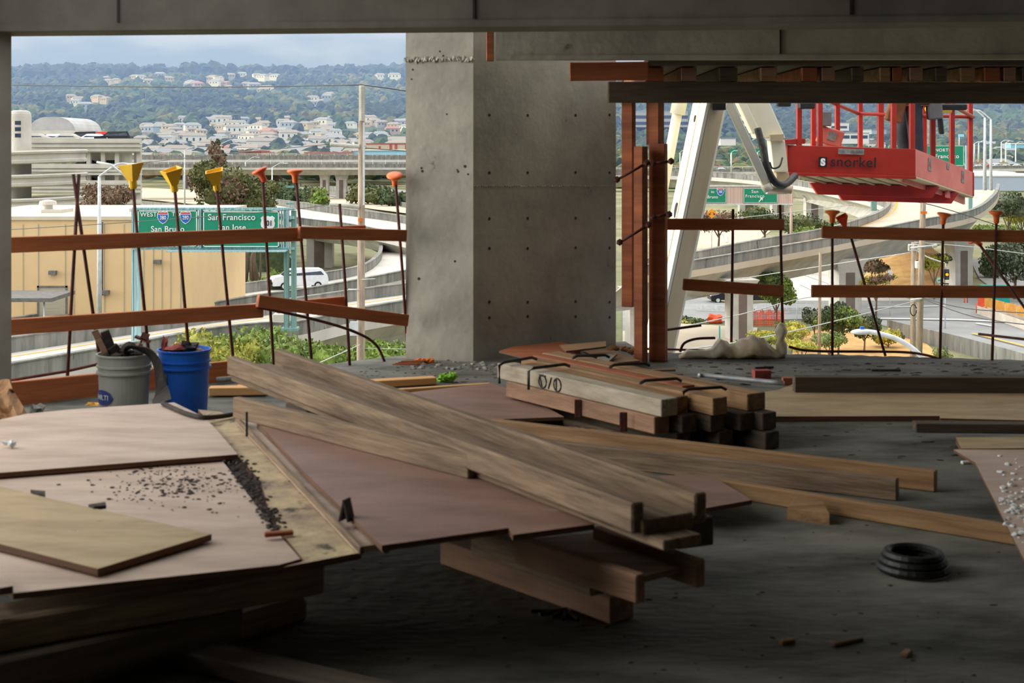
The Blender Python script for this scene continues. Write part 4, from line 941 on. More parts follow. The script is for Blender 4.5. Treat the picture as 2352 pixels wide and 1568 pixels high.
def drum(px, d, r, levels, label):
    c = at(px, HY, d); t = rootat('spiral_ramp', label, 'spiral car ramp', Vector((c.x, d, ZG)))
    for (yt, yb) in levels:
        zt, zb = at(0,yt,d-r).z, at(0,yb,d-r).z; bm = bmesh.new()
        q = Matrix.Translation((c.x, d, 0)); n = 72; tilt = .055
        pr_ = [(r-.25,zb+.35),(r-.1,zb),(r+.15,zb+.1),(r+.15,zb+.35),(r,zb+.45),(r,zt-.4),(r+.2,zt-.35),(r+.25,zt-.15),(r+.1,zt),(r-.2,zt),(r-.3,zt-.3),(r-.28,zb+1.0),(r-7,zb+1.0),(r-7,zb+.35)]
        lathe(bm, pr_, n, q, closed=True)
        for k in range(n):     # close the ring section
            pass
        for v_ in bm.verts: v_.co.z += (v_.co.x-c.x)*tilt*.6
        bm.verts.ensure_lookup_table(); m_ = len(bm.verts)
        a0 = [bm.verts[i] for i in range(n)]; a1 = [bm.verts[m_-n+i] for i in range(n)]
        for k in range(n): bm.faces.new((a1[k], a1[(k+1)%n], a0[(k+1)%n], a0[k]))
        obj('ramp_ring', bm, M['garage'], t, smooth=False)
    bm = bmesh.new(); rc = 25/FP*d
    tx0 = at(18,0,d).x
    pr_ = [(rc,ZG),(rc,at(0,268,d).z),(rc*.97,at(0,262,d).z),(rc*.86,at(0,256,d).z),(rc*.6,at(0,253.5,d).z),(0.02,at(0,253,d).z)]
    lathe(bm, pr_, 40, Matrix.Translation((at(46,0,d).x, d, 0)))
    o = obj('stair_tower', bm, M['garage'], t, smooth=False)
    bm = bmesh.new()
    for k in range(3):
        p = at(41, 282+k*14.5, d-rc*.98); box(bm, p.x-.3, p.x+.3, d-rc-.02, d-rc+.3, p.z-.2, p.z+.2)
    attach(obj('window', bm, M['glass']), o)
    return t
drum(62, 150, 5.95, ((347,378),(402,431),(457,482)), 'round white spiral car ramp with a domed stair tower at far left')
# cars on the garage roof and decks
def car(name, c, rot, m, label, kind='sedan', s=1.0, cat='car', group=None):
    t = thing(name, label, cat, c, group, (0,0,rot)); t.scale = (s,s,s)
    if kind == 'van': body = [(-2.5,.35),(-2.5,1.0),(-2.35,1.15),(-1.55,1.22),(-.95,1.78),(.2,1.84),(1.9,1.8),(2.35,1.25),(2.45,.9),(2.45,.35)]; win = [(-1.32,1.22),(-.85,1.68),(1.75,1.7),(2.1,1.25)]
    elif kind == 'suv': body = [(-2.3,.4),(-2.3,1.05),(-1.1,1.15),(-.6,1.7),(1.9,1.75),(2.2,1.15),(2.25,.4)]; win = [(-.95,1.15),(-.52,1.6),(1.75,1.62),(1.95,1.15)]
    else: body = [(-2.2,.35),(-2.2,.8),(-1.2,.95),(-.5,1.4),(.9,1.42),(1.6,1.0),(2.2,.95),(2.25,.35)]; win = [(-1.0,.95),(-.42,1.32),(.82,1.33),(1.4,.98)]
    def slab(name, prof, w_, m_, inset=0):
        bm = bmesh.new(); a = [bm.verts.new((x, -w_, z)) for x, z in prof]; b = [bm.verts.new((x, w_, z)) for x, z in prof]
        bm.faces.new(a); bm.faces.new(b[::-1]); n = len(prof)
        for i in range(n): bm.faces.new((a[i], b[i], b[(i+1)%n], a[(i+1)%n]))
        if inset:
            for v_ in bm.verts:
                if v_.co.z > 1.3: v_.co.y *= inset
        bevel(bm, .04); o = obj(name, bm, m_); o.parent = t; return o
    slab('body', body, .9, m, .86); slab('side_window', win, .912, M['glass'], .862)
    bm = bmesh.new()
    hi = body[4][1] if kind != 'sedan' else body[3][1]
    f0 = body[3] if kind == 'van' else body[2]; f1 = body[4] if kind == 'van' else body[3]
    for s_ in (0,):
        v_ = [bm.verts.new(p) for p in ((f0[0]-.02,-.74,f0[1]+.05),(f0[0]-.02,.74,f0[1]+.05),(f1[0]-.05,.66,f1[1]-.06),(f1[0]-.05,-.66,f1[1]-.06))]
        w2 = [bm.verts.new(p.co+Vector((.06,0,-.03))) for p in v_]
        bm.faces.new(v_); bm.faces.new(w2[::-1])
        for i in range(4): bm.faces.new((v_[i], w2[i], w2[(i+1)%4], v_[(i+1)%4]))
    o = obj('windscreen', bm, M['glass']); o.parent = t
    for x in (-1.5, 1.5):
        for y in (-.85, .85):
            bm = bmesh.new(); lathe(bm, [(.18,-.1),(.33,-.1),(.34,.1),(.18,.1)], 16, Matrix.Translation((x,y,.34))@Matrix.Rotation(math.pi/2,4,'X')); 
            o = obj('wheel', bm, M['black']); o.parent = t
            bm = bmesh.new(); lathe(bm, [(.02,-.12),(.2,-.12),(.2,.12),(.02,.12)], 12, Matrix.Translation((x,y,.34))@Matrix.Rotation(math.pi/2,4,'X')); h_ = obj('hubcap', bm, M['lamp_steel']); h_.parent = o
    bm = bmesh.new(); box(bm, body[0][0]-.03, body[0][0]+.05, -.7, .7, .5, .68); o = obj('grille', bm, M['car_black']); o.parent = t
    bm = bmesh.new()
    for sy in (-1,1): box(bm, body[0][0]-.02, body[0][0]+.12, sy*.62-.16, sy*.62+.16, .74, .9)
    o = obj('headlight', bm, M['white']); o.parent = t
    return t
zr = at(0,322,gd+3).z-.6
for k, (px, m_, kd, lab) in enumerate(((78,'car_silver','sedan','silver car at the left of the garage roof'),(122,'car_white','sedan','white car on the garage roof under the canopy'),(152,'car_silver','sedan','grey car on the garage roof right of the white one'),
        (188,'car_black','suv','black car on the garage roof before the red one'),(212,'car_white','sedan','pale car on the garage roof beside the red one'),(238,'car_red','suv','bright red vehicle on the garage roof'),(262,'car_black','suv','dark vehicle at the right end of the garage roof'))):
    car('car', Vector((at(px,0,gd+4+k%2*3).x, gd+4+k%2*3, zr)), 0, M[m_], lab, kd)
for px, zy, lab in ((196,376,'black car parked on the upper open deck of the garage'),(250,376,'dark car parked at the right of the upper open garage deck'),(192,414,'black car parked on the lower open deck of the garage')):
    car('car', Vector((at(px,0,gd+4).x, gd+4, at(0,zy,gd).z-1.0)), .2, M['car_black'], lab)
# ---- tan warehouse
wd_ = 100.0; x0, x1 = at(-150,0,wd_).x, at(441,0,wd_).x
WZ = at(0,505,100).z
wh = rootat('warehouse', 'tan windowless warehouse behind the left ramps', 'warehouse', Vector(((x0+x1)/2, wd_, ZG)))
bm = bmesh.new(); box(bm, x0, x1, wd_, wd_+20, ZG, WZ); obj('walls', bm, M['tan_wall'], wh)
bm = bmesh.new(); box(bm, x0-.1, x1+.1, wd_-.12, wd_+20.1, WZ, WZ+.25); obj('roof', bm, M['tan_roof'], wh)
bm = bmesh.new()
for px in (53,88,150,170,240,285,330,352,372,392,415):
    x = at(px,0,wd_).x; box(bm, x-.03, x+.03, wd_-.03, wd_, ZG, WZ-.3)
obj('panel_seam', bm, M['shutter'], wh)
a, b = at(90,660,wd_), at(151,745,wd_); bm = bmesh.new(); box(bm, a.x, b.x, wd_-.06, wd_+.1, ZG, a.z); o = obj('roll_door', bm, M['shutter'], wh)
bm = bmesh.new(); box(bm, a.x-.12, a.x, wd_-.1, wd_, ZG, a.z+.12); box(bm, b.x, b.x+.12, wd_-.1, wd_, ZG, a.z+.12); box(bm, a.x-.12, b.x+.12, wd_-.1, wd_, a.z, a.z+.12); obj('door_frame', bm, M['garage_dark'], wh)
for px, py in ((123,625),(363,600),(244,670)):
    p = at(px,py,wd_); bm = bmesh.new(); box(bm, p.x-.25, p.x+.25, wd_-.4, wd_, p.z-.15, p.z+.12); obj('wall_lamp', bm, M['garage_dark'], wh)
tube('downpipe', [at(235,510,wd_-.1), at(235,678,wd_-.1), at(246,672,wd_-.3)], .05, M['wire'], wh, 6)
c = at(110,500,wd_+6); bm = bmesh.new(); lathe(bm, [(.35,WZ+.2),(.35,WZ+.8),(.65,WZ+.85),(.6,WZ+1.1),(.2,WZ+1.2)], 20, Matrix.Translation((c.x,wd_+6,0))); obj('roof_vent', bm, M['garage'], wh)
bm = bmesh.new(); box(bm, at(40,0,wd_).x, at(88,0,wd_).x, wd_+5, wd_+8, WZ+.2, WZ+.5); box(bm, at(235,0,wd_).x, at(282,0,wd_).x, wd_+7, wd_+9, WZ+.2, WZ+.5); obj('skylight', bm, M['garage'], wh)
c = rootat('loading_canopy', 'small flat canopy on posts in front of the warehouse', 'canopy', at(60,690,92))
a = at(-60,684,92); b = at(118,690,92); bm = bmesh.new(); box(bm, a.x, b.x, 92, 97, b.z-.1, b.z+.15); obj('roof', bm, M['garage_dark'], c)
for px in (101,-20): x = at(px,0,92.5).x; tube('post', [(x,92.5,ZG),(x,92.5,b.z-.1)], .06, M['lamp_steel'], c, 6)
# ---- lamp posts
def lamp(px, top, d, bot_z, arm_px, arm_py, m, label, r=.1, both=None):
    p = at(px, top, d); t = rootat('street_lamp', label, 'street lamp', Vector((p.x, d, bot_z)))
    tube('pole', [(p.x,d,bot_z),(p.x,d,p.z)], [r*1.25, r*.7], m, t, 10)
    for ax, ay in ([(arm_px, arm_py)]+([both] if both else [])):
        e_ = at(ax, ay, d); mid = p.lerp(e_, .6); mid.z = p.z+(e_.z-p.z)*.85+abs(e_.x-p.x)*.06
        tube('arm', spline([p, mid, e_], 5), r*.5, m, t, 6)
        bm = bmesh.new(); lumpy(bm, (0,0,0), 1, 2, .0, (.42,.16,.10)); s_ = 1 if e_.x > p.x else -1
        o = obj('lamp_head', bm, m, smooth=True); o.location = e_+Vector((s_*.25,0,-.02)); attach(o, t)
    return t
lamp(228, 405, 92, -10, 297, 377, M['lamp_steel'], 'tall thin street lamp in front of the warehouse with its arm to the right', .14)
t = tube('lamp_arm_tube', [at(300,415,90), at(255,378,90), at(222,372,90)], .07, M['lamp_steel'], label='pale lamp arm crossing the arm of the tall street lamp', cat='street lamp')
lamp(625, 385, 300, -14, 655, 375, M['lamp_steel'], 'thin street lamp beside the brown tree below the overpass', .18)
lamp(424, 345, 330, -14, 448, 338, M['lamp_steel'], 'thin street lamp left of the brown tree', .18)
lamp(564, 372, 420, -4, 592, 361, M['lamp_steel'], 'small street lamp on the overpass right of the brown tree', .2)
lamp(505, 332, 420, -4, 545, 322, M['lamp_steel'], 'street lamp rising above the brown tree on the overpass', .2)
lamp(460, 560, 140, ZG, 452, 556, M['lamp_steel'], 'grey pole behind the silver vehicle at the warehouse corner', .16)
lamp(2262, 270, 150, at(0,437,150).z, 2226, 252, M['lamp_steel'], 'tall double street lamp pole on the flyover, left one', .16)
lamp(2276, 274, 165, at(0,437,165).z, 2235, 254, M['lamp_steel'], 'tall street lamp pole on the flyover, right one', .16)
# near lamp arm, bottom right
t = rootat('street_lamp', 'street lamp head reaching up on a curved arm at the floor edge, right', 'street lamp', at(2140,850,42))
tube('arm', spline([at(2160,880,42), at(2118,820,42), at(2070,783,42), at(2020,766,42), at(1988,761,42)]), .075, M['lamp_steel'], t)
bm = bmesh.new(); lumpy(bm, (0,0,0), 1, 2, 0, (.32,.14,.09)); o = obj('lamp_head', bm, M['lamp_steel'], smooth=True); o.location = at(1978,762,42); attach(o, t)
bm = bmesh.new(); box(bm, -.05,.05,-.05,.05,.06,.16); o = obj('sensor', bm, M['sign_blue']); o.location = at(1980,762,42); attach(o, t)
# ---- overhead sign, left
def signpanel(parent, tl, br, d, yaw=0, name='panel'):
    a = at(*tl, d); b = at(*br, d); bm = bmesh.new(); box(bm, a.x, b.x, d-.05, d+.05, b.z, a.z); o = obj(name, bm, M['sign_green'], parent)
    bm = bmesh.new(); t_ = .05; i_ = .03
    for (x0_, x1_, z0_, z1_) in ((a.x+i_,b.x-i_,a.z-i_-t_,a.z-i_),(a.x+i_,b.x-i_,b.z+i_,b.z+i_+t_),(a.x+i_,a.x+i_+t_,b.z+i_,a.z-i_),(b.x-i_-t_,b.x-i_,b.z+i_,a.z-i_)):
        box(bm, x0_, x1_, d-.065, d-.05, z0_, z1_)
    obj('border', bm, M['white'], o); return o
def facetext(s, px, py, d, hpx, parent, m=None, bold=.012, spacing=1.05, name='lettering', yoff=.09, sx=1):
    """letters standing on the camera-facing side; px,py: centre of the base line, hpx: cap height"""
    p = at(px, py, d-yoff); size = hpx/FP*d/.70
    Mx = Matrix.Translation(p)@Matrix.Rotation(math.pi/2, 4, 'X')@Matrix.Diagonal((sx,1,1,1))
    return textmesh(name, s, size, m or M['white'], parent, Mx, .01, 'CENTER', bold*size, spacing)
def shield(px, py, w_, d, parent, num, us=False, hpx=11):
    c = at(px, py, d-.08); s = w_/FP*d/2
    def plate(prof, m, dy, nm, par):
        bm = bmesh.new(); a = [bm.verts.new((c.x+x*s, c.y+dy, c.z+z*s)) for x, z in prof]; b = [bm.verts.new((c.x+x*s, c.y+dy+.02, c.z+z*s)) for x, z in prof]
        bm.faces.new(a); bm.faces.new(b[::-1]); n = len(prof)
        for i in range(n): bm.faces.new((a[i], b[i], b[(i+1)%n], a[(i+1)%n]))
        return obj(nm, bm, m, par)
    if us:
        prof = [(-.62,1),(-.3,.88),(0,1.0),(.3,.88),(.62,1),(.98,.7),(.86,.4),(.98,-.1),(.9,-.5),(.5,-.85),(0,-1),(-.5,-.85),(-.9,-.5),(-.98,-.1),(-.86,.4),(-.98,.7)]
        o = plate([(x*1.02,z*1.0) for x, z in prof], M['white'], 0, 'route_shield', parent)
        facetext(num, px, py+hpx*.5, d, hpx, o, M['car_black'], .01, 1, 'digits', .12, .85)
    else:
        prof = [(-.78,1.05),(-.4,.95),(0,1.02),(.4,.95),(.78,1.05),(.98,.6),(1,.1),(.8,-.5),(.45,-.9),(0,-1.18),(-.45,-.9),(-.8,-.5),(-1,.1),(-.98,.6)]
        o = plate([(x*1.06,z*1.06) for x, z in prof], M['white'], 0, 'route_shield', parent)
        low = [(x*.93, min(z,.5)*.93) for x, z in prof if z < .65]; low = [(.9,.46)]+[p for p in low if p[1] < .45]+[(-.9,.46)]
        plate([(.91,.5),(.93,.1),(.74,-.47),(.42,-.84),(0,-1.09),(-.42,-.84),(-.74,-.47),(-.93,.1),(-.91,.5)], M['sign_blue'], -.012, 'blue_field', o)
        plate([(-.72,.97),(-.4,.88),(0,.94),(.4,.88),(.72,.97),(.9,.62),(-.9,.62)], M['sign_red'], -.012, 'red_crown', o)
        facetext(num, px, py+hpx*.55, d, hpx, o, M['white'], .012, 1, 'digits', .13, .8)
SD = 82.0
t = rootat('highway_sign', 'big green overhead highway sign on an aqua frame left of the utility pole', 'highway sign', on(668,731,-9))
pn = signpanel(t, (316,482), (454,566), SD)
facetext('WEST', 341, 497, SD, 10, pn); facetext('TO', 404, 496, SD, 9, pn)
shield(374,499,25,SD,pn,'380',False,8.5); shield(426,499,25,SD,pn,'280',False,8.5); facetext('San Bruno', 385, 532, SD, 13, pn, sx=.95)
pn = signpanel(t, (466,484), (642,568), SD)
facetext('San Francisco', 532, 505, SD, 13.5, pn, sx=.98); facetext('San Jose', 533, 528, SD, 13, pn, sx=.98); shield(615,512,33,SD,pn,'101',True,12)
bm = bmesh.new()
for px in [303,309,313,457,460,463,646,651,657,661]+list(range(320,640,16)):
    p = at(px,0,SD); box(bm, p.x-.04, p.x+.04, SD+.06, SD+.16, at(0,570,SD).z, at(0,480,SD).z)
for py in (480, 500, 552, 571): z_ = at(0,py,SD).z; box(bm, at(301,0,SD).x, at(675,0,SD).x, SD+.16, SD+.28, z_-.08, z_+.08)
z_ = at(0,574,SD).z; box(bm, at(390,0,SD).x, at(660,0,SD).x, SD-.9, SD+.2, z_-.06, z_)
obj('truss', bm, M['sign_frame'], t)
bm = bmesh.new()
for px in (655, 672): x = at(px,0,SD).x; box(bm, x-.13, x+.13, SD+.3, SD+.7, on(668,731,-9).z, at(0,484,SD).z)
for k in range(9): z_ = -8.6+k*.98; box(bm, at(655,0,SD).x, at(672,0,SD).x, SD+.35, SD+.6, z_, z_+.12)
box(bm, at(645,0,SD).x, at(683,0,SD).x, SD, SD+.9, -9.0, -8.85)
obj('column', bm, M['sign_steel'], t)
bm = bmesh.new(); x = at(311,0,SD).x; box(bm, x-.16, x+.16, SD+.3, SD+.6, -10, at(0,482,SD).z); box(bm, x-.32, x-.2, SD+.3, SD+.5, -10, at(0,482,SD).z); obj('column', bm, M['sign_frame'], t)
# ---- wooden utility pole
t = rootat('utility_pole', 'tall weathered wooden utility pole left of the concrete column', 'utility pole', at(826,880,46))
pd = 46.0
tube('pole', [Vector((at(826,0,pd).x, pd, ZG)), at(831,196,pd)], [.17,.10], M['pole_wood'], t, 12)
def ribbed(a, b, r, nm, par, n=26):
    a = Vector(a); b = Vector(b); bm = bmesh.new(); q = (b-a).to_track_quat('Z','Y').to_matrix().to_4x4(); q.translation = a; L_ = (b-a).length
    prf = [(r*.5,0)]
    for k in range(n): z_ = L_*(k+.2)/n; prf += [(r*.85, z_), (r, z_+L_*.3/n), (r*.85, z_+L_*.6/n)]
    prf += [(r*.5, L_)]; lathe(bm, prf, 14, q); return obj(nm, bm, M['insul'], par)
ribbed(at(831,278,pd-.2), at(831,197,pd-.2), .085, 'insulator', t, 34)
for y in (334, 473): ribbed(at(758 if y < 400 else 757,y-3 if y<400 else y-4,pd-.1), at(826,y+2,pd-.1), .075, 'insulator', t, 26)
bm = bmesh.new(); p = at(836,340,pd-.2); box(bm, p.x-.03, p.x+.03, pd-.3, pd-.24, at(0,470,pd).z, at(0,282,pd).z); obj('conduit', bm, M['lamp_steel'], t)
bm = bmesh.new(); p = at(828,505,pd-.2); box(bm, p.x-.07, p.x+.07, pd-.2, pd-.14, p.z-.05, p.z+.05); obj('tag_plate', bm, M['orange_scrap'], t)
bm = bmesh.new(); p = at(813,752,pd-.2); box(bm, p.x-.12, p.x+.14, pd-.3, pd-.2, p.z-.25, p.z+.2); obj('meter_plate', bm, M['lamp_steel'], t)
for y in (642, 666): tube('bracket', [at(826,y,pd-.1), at(800 if y>650 else 862,y-2,pd-.1)], .02, M['lamp_steel'], t, 5)
def wire(pts, label, m='wire', r=.02): return tube('power_line', spline(pts, 6), r, M[m], n=5, label=label, cat='power line')
wire([at(-60,194,60), at(420,200,52), at(831,195,pd)], 'high power line running left from the top of the wooden pole', r=.02)
wire([at(831,195,pd), at(900,204,48), at(1040,226,50)], 'power line running from the pole top behind the column', r=.02)
wire([at(-60,532,55), at(300,510,50), at(640,484,47), at(758,469,pd)], 'thin wire passing in front of the green highway sign', r=.014)
wire([at(330,373,56), at(560,349,50), at(758,331,pd)], 'thin wire from the upper side insulator leftwards', r=.014)
wire([at(840,340,pd), at(1000,352,46)], 'thin wire from the pole to the column side', r=.014)
wire([at(828,791,pd), at(790,808,40), at(700,848,30)], 'pale guy wire running down left through the bushes', 'wire_light', .014)
wire([at(830,800,pd), at(960,802,46)], 'pale wire low to the right of the wooden pole', 'wire_light', .014)
# cars on the left
c = on(683,666,-11); car('van', c+Vector((0,1.2,0)), math.radians(18), M['car_white'], 'white minivan on the curving ramp behind the green sign post', 'van', 1.0, 'van')
c = on(462,668,-14.5); car('pickup', Vector((at(462,0,150).x,150,ZG)), math.pi+.1, M['car_silver'], 'silver vehicle parked at the right corner of the warehouse', 'suv', 1.0)
# ---- left greenery
for a in [
 ('tree', at(520,470,155), 4.9, 4, 4.2, 'leaf_olive', 'brown green tree beyond the big sign, with dark branches', 'leaf_brown', 5200, .34, 3.2),
 ('tree', at(246,490,140), 3.0, 2.5, 2.4, 'leaf_brown', 'reddish brown sparse tree in front of the garage', 'leaf_olive', 2600, .26, 1.5),
 ('tree', at(498,470,175), 1.3, 1.3, 2.6, 'leaf_brown', 'thin sparse treetop poking above the big brown tree', 'leaf_dark', 500, .32, 1.0),
 ('tree', at(598,470,170), 2.6, 2.4, 2.6, 'leaf_olive', 'olive tree at the right of the brown tree', 'leaf_dark', 1600, .32, 1.0)]:
    nm, c, rx, ry, rz, m_, lab, m2, n, lf, tr = a; c = Vector((c.x, c.y, ZG+ (8 if nm else 0)))
    zc = {0:0}; top = {520:345, 246:405, 598:400, 498:302}[round(c.x/c.y*FP+CX)]; ztop = at(0,top,c.y).z; h = ztop-ZG
    bush(nm, Vector((c.x, c.y, ZG)), rx, ry, rz, m_, lab, 'tree', n, lf, m2, trunk=h-2*rz*1.05)
random.seed(11)
bl = [(452,660,'leaf_green'),(490,622,'leaf_yellow'),(530,640,'leaf_yellow'),(572,640,'leaf_green'),(612,620,'leaf_green'),(640,612,'leaf_green'),(470,610,'leaf_green')]
for k, (px, top, m_) in enumerate(bl):
    d = 150; zt_ = at(0,top-14,d).z; rz = 1.6
    bush('bush', Vector((at(px,0,d).x, d+k%3, ZG)), 1.5, 1.4, max(1.2,(zt_-ZG)/2), m_, ['yellow green bush beside the silver vehicle','yellow bush left under the sign, before tree trunks','low yellow bush under the sign, before the tree trunks','green bush under the sign, right of the trunks','tall green bush left of the sign post','green bush touching the sign post','tall green bush behind the warehouse corner'][k], n=700, leaf=.26, m2='leaf_yellow')
for k, (px, tp) in enumerate(((508,590),(528,560),(545,570),(562,575),(580,570),(592,575))):
    d = 168; p = at(px,640,d); q_ = at(px+random.uniform(-12,12),tp-20,d)
    tube('bare_tree', [Vector((p.x,d,ZG)), p.lerp(q_,.5)+Vector((random.uniform(-.5,.5),0,0)), q_], [.35,.28,.2], M['bark'], n=8, label=['leftmost bare tree trunk','bare trunk next to the leftmost','third bare trunk from the left','fourth bare trunk from the left','fifth bare trunk from the left','rightmost bare tree trunk'][k]+' in the shade under the green sign', cat='tree')
bm = bmesh.new()
for i in range(40): lumpy(bm, at(470+i*4.6, 600+random.uniform(-18,24), 190), random.uniform(1.2,2.2), 1, .5, seed=i)
for px in (594,640): 
    p = at(px,0,185); box(bm, p.x-1.1, p.x+1.1, 184, 186, ZG, at(0,560,185).z)
tag(obj('undergrowth', bm, M['leaf_dark']), 'dark undergrowth in the shade behind the bare trunks', 'undergrowth', kind='stuff')
# bright bushes below the near ramp
for k, (px, top, rx, m_) in enumerate(((520,782,1.6,'leaf_yellow'),(585,773,1.8,'leaf_green'),(640,788,1.7,'leaf_yellow'),(700,792,1.6,'leaf_green'),(765,800,1.5,'leaf_green'),(820,808,1.2,'leaf_green'),(885,800,1.5,'leaf_green'),(940,796,1.3,'leaf_green'))):
    d = 56+k%3*1.5; zt_ = at(0,top,d).z
    bush('bush', Vector((at(px,0,d).x, d, zt_-3.9)), rx*1.3, 1.8, 1.6, m_, ['yellow green bush crown by the blue bucket','highest bright bush crown under the left ramp','third bright bush crown from the left under the ramp','fourth bright bush crown from the left under the ramp','bright bush crown left of the wooden pole','small bush crown right behind the wooden pole','bright bush crown right of the wooden pole','bush crown half hidden by the concrete column'][k], n=2400, leaf=.16, m2='leaf_yellow' if k < 3 else 'leaf_lime', trunk=1.3)
for k, (px, top, rx, m_, d) in enumerate(((690,402,5,'leaf_dark',380),(720,412,4,'leaf_olive',370),(650,398,5,'leaf_dark',385),(862,412,7,'leaf_olive',390),(905,418,5,'leaf_dark',380),(830,408,5,'leaf_olive',395),(735,418,3,'leaf_green',350))):
    bush('tree', Vector((at(px,0,d).x, d, ZG)), rx, 4, (at(0,top,d).z-ZG)/2, m_, ['dark tree under the overpass left of its piers','olive tree under the overpass left of its piers','dark tree under the overpass by the red orange cap','wide olive tree under the overpass right of its piers','dark tree under the overpass at the column edge','olive tree right next to the overpass pier','small green bush left of the overpass pier'][k], 'tree', n=500, leaf=.8, m2='leaf_dark')
for k, (px, top, rx) in enumerate(((872,478,4.4),(905,486,3.4))):
    d = 240; bush('bush', Vector((at(px,0,d).x, d, ZG+1)), rx, 3, (at(0,top,d).z-ZG-1)/2, 'leaf_grey', ['grey green bush right of the wooden pole','grey green bush at the edge of the column above the rails'][k], n=700, leaf=.5, m2='leaf_green')
# pale blue and cream buildings at the foot of the hill
def simple_building(label, pxs, ys, d, dp, wm_, trim, cat='building', wins=()):
    a = at(pxs[0], ys[0], d); b = at(pxs[1], ys[1], d); t = rootat('building', label, cat, Vector(((a.x+b.x)/2, d, b.z)))
    bm = bmesh.new(); box(bm, a.x, b.x, d, d+dp, b.z, a.z); obj('walls', bm, M[wm_], t)
    bm = bmesh.new(); box(bm, a.x-.3, b.x+.3, d-.3, d+dp+.3, a.z, a.z+.5); obj('roof', bm, M[trim], t)
    for (u0, u1, v0, v1) in wins:
        x0_, x1_ = a.x+(b.x-a.x)*u0, a.x+(b.x-a.x)*u1; z0_, z1_ = b.z+(a.z-b.z)*v0, b.z+(a.z-b.z)*v1
        bm = bmesh.new(); box(bm, x0_, x1_, d-.15, d, z0_, z1_); obj('window', bm, M['glass'] if trim != 'h_red' else M['h_red'], t)
    return t
simple_building('pale blue long building right of the wooden pole', (811,960), (346,362), 640, 30, 'blue_build', 'h_white')
simple_building('cream building with orange bays above the pale blue one', (841,960), (331,346), 700, 30, 'h_cream', 'h_red', wins=((.24,.28,.1,.7),(.45,.5,0,1),(.55,.6,0,1),(.75,.8,0,1)))
simple_building('red roofed low building row behind the overpass at left', (700,800), (352,362), 620, 20, 'h_pink', 'h_red')
simple_building('pink red low building left of the brown tree', (550,600), (349,360), 620, 20, 'h_pink', 'h_red')
# ================================================================ OUTSIDE, RIGHT OPENING
random.seed(21)
near = [at(1440,618,104), at(1560,606,113), at(1605,601,116), at(1731,580,121), at(1879,555,128), at(1980,536,134), at(2113,509,142), at(2235,485,152), at(2286,450,172), at(2296,425,200)]
near = [p-Vector((0,0,.62)) for p in near]
far = [at(1440,622,113), at(1560,604,122), at(1607,596,124), at(1731,571,130), at(1879,545,138), at(1955,524,150), at(2018,500,172), at(2040,478,195), at(2036,455,215), at(2020,440,240)]
def pierz(px, d, py): return at(px, py, d).z
bridge('flyover', near, far, 'big curving concrete flyover sweeping up to the right behind the guard boards', bh=.78, th=.55, girder=2.2, inset=2.4, road='road_tan',
       piers=[pr(1697,119,pierz(1697,119,640),1.75,2.2,.15), pr(1941,136,pierz(1941,136,592),2.3,2.4,.2), pr(2203,158,pierz(2203,158,545),2.1,2.2,.2), pr(1470,112,pierz(1470,112,660),2,2.2,.1)], cat='flyover', lines=((.88,'paint_yellow',.03,.35,.95),(.12,'paint_white',.02,.3,.95)))
near = [at(1400,402,330), at(1540,404,330), at(1650,408,322), at(1760,418,310), at(1850,430,296), at(1950,452,272), at(2010,468,255), at(2060,490,235)]
far = [p+Vector((2,13,0)) for p in near]
bridge('overpass', near, far, 'pale curved overpass behind the white lift boom and the right road signs', bh=1.1, th=.8, girder=2.0, inset=2.5, road='road_pale',
       piers=[pr(1718,322,at(0,424,318).z,4.2,3), pr(1790,312,at(0,436,310).z,3.6,3), pr(1868,302,at(0,448,300).z,3.6,3)], cat='overpass')
bridge('overpass', [at(1400+i*170, 398-i*2, 520) for i in range(8)], [at(1400+i*170, 396-i*2, 534) for i in range(8)], 'far freeway deck with small cars across the right opening', bh=1.0, th=1.0, girder=1.5, inset=2, cat='overpass', posts=True, piers=[pr(1600,527,-9,3,3)])
for k, (px, m_, kd) in enumerate(((1690,'car_black','sedan'),(1655,'car_white','sedan'),(1620,'car_silver','sedan'),(2245,'car_white','sedan'),(2268,'car_red','sedan'),(2285,'car_white','suv'),(2310,'car_silver','sedan'),(2335,'car_white','sedan'))):
    c = at(px, 397-(px-1400)/170*2, 526); car('car', c, .1*k, M[m_], ['black car on the far freeway right of the lift boom','white car on the far freeway right of the lift boom','silver car on the far freeway behind the lift boom','white car on the far freeway just right of the green north sign','red car on the far freeway between the lamp poles','white vehicle on the far freeway next to the red car','silver car on the far freeway right of the lamp poles','white car on the far freeway at the right picture edge'][k], kd, 1.0)
# ground patches and roads
prism('asphalt_street', [on(px,py,ZG+.1) for px,py in ((1430,690),(1560,672),(1700,700),(1840,690),(1990,672),(2240,668),(2300,690),(2420,700),(2420,880),(2112,762),(2000,742),(1850,732),(1560,740),(1430,760))], .15, M['asphalt'], label='grey asphalt street crossing behind the right guard boards', cat='street')
prism('pale_road', [on(px,py,ZG+.14) for px,py in ((1790,690),(1812,618),(1850,606),(1900,618),(1990,655),(2100,690))], .15, M['road_pale'], label='pale road with white lane lines under the flyover, right of the round tree', cat='road')
prism('tan_road', [on(px,py,ZG+.12) for px,py in ((1500,560),(1560,526),(1700,522),(1770,530),(1740,552),(1640,580))], .15, M['road_tan'], label='tan road bend seen between the lift boom and the flyover barrier', cat='road')
prism('side_street', [on(px,py,ZG+.13) for px,py in ((2228,596),(2262,594),(2320,615),(2430,650),(2430,700),(2320,690),(2250,640))], .15, M['asphalt'], label='grey side street at the right edge beside the dark trees', cat='street')
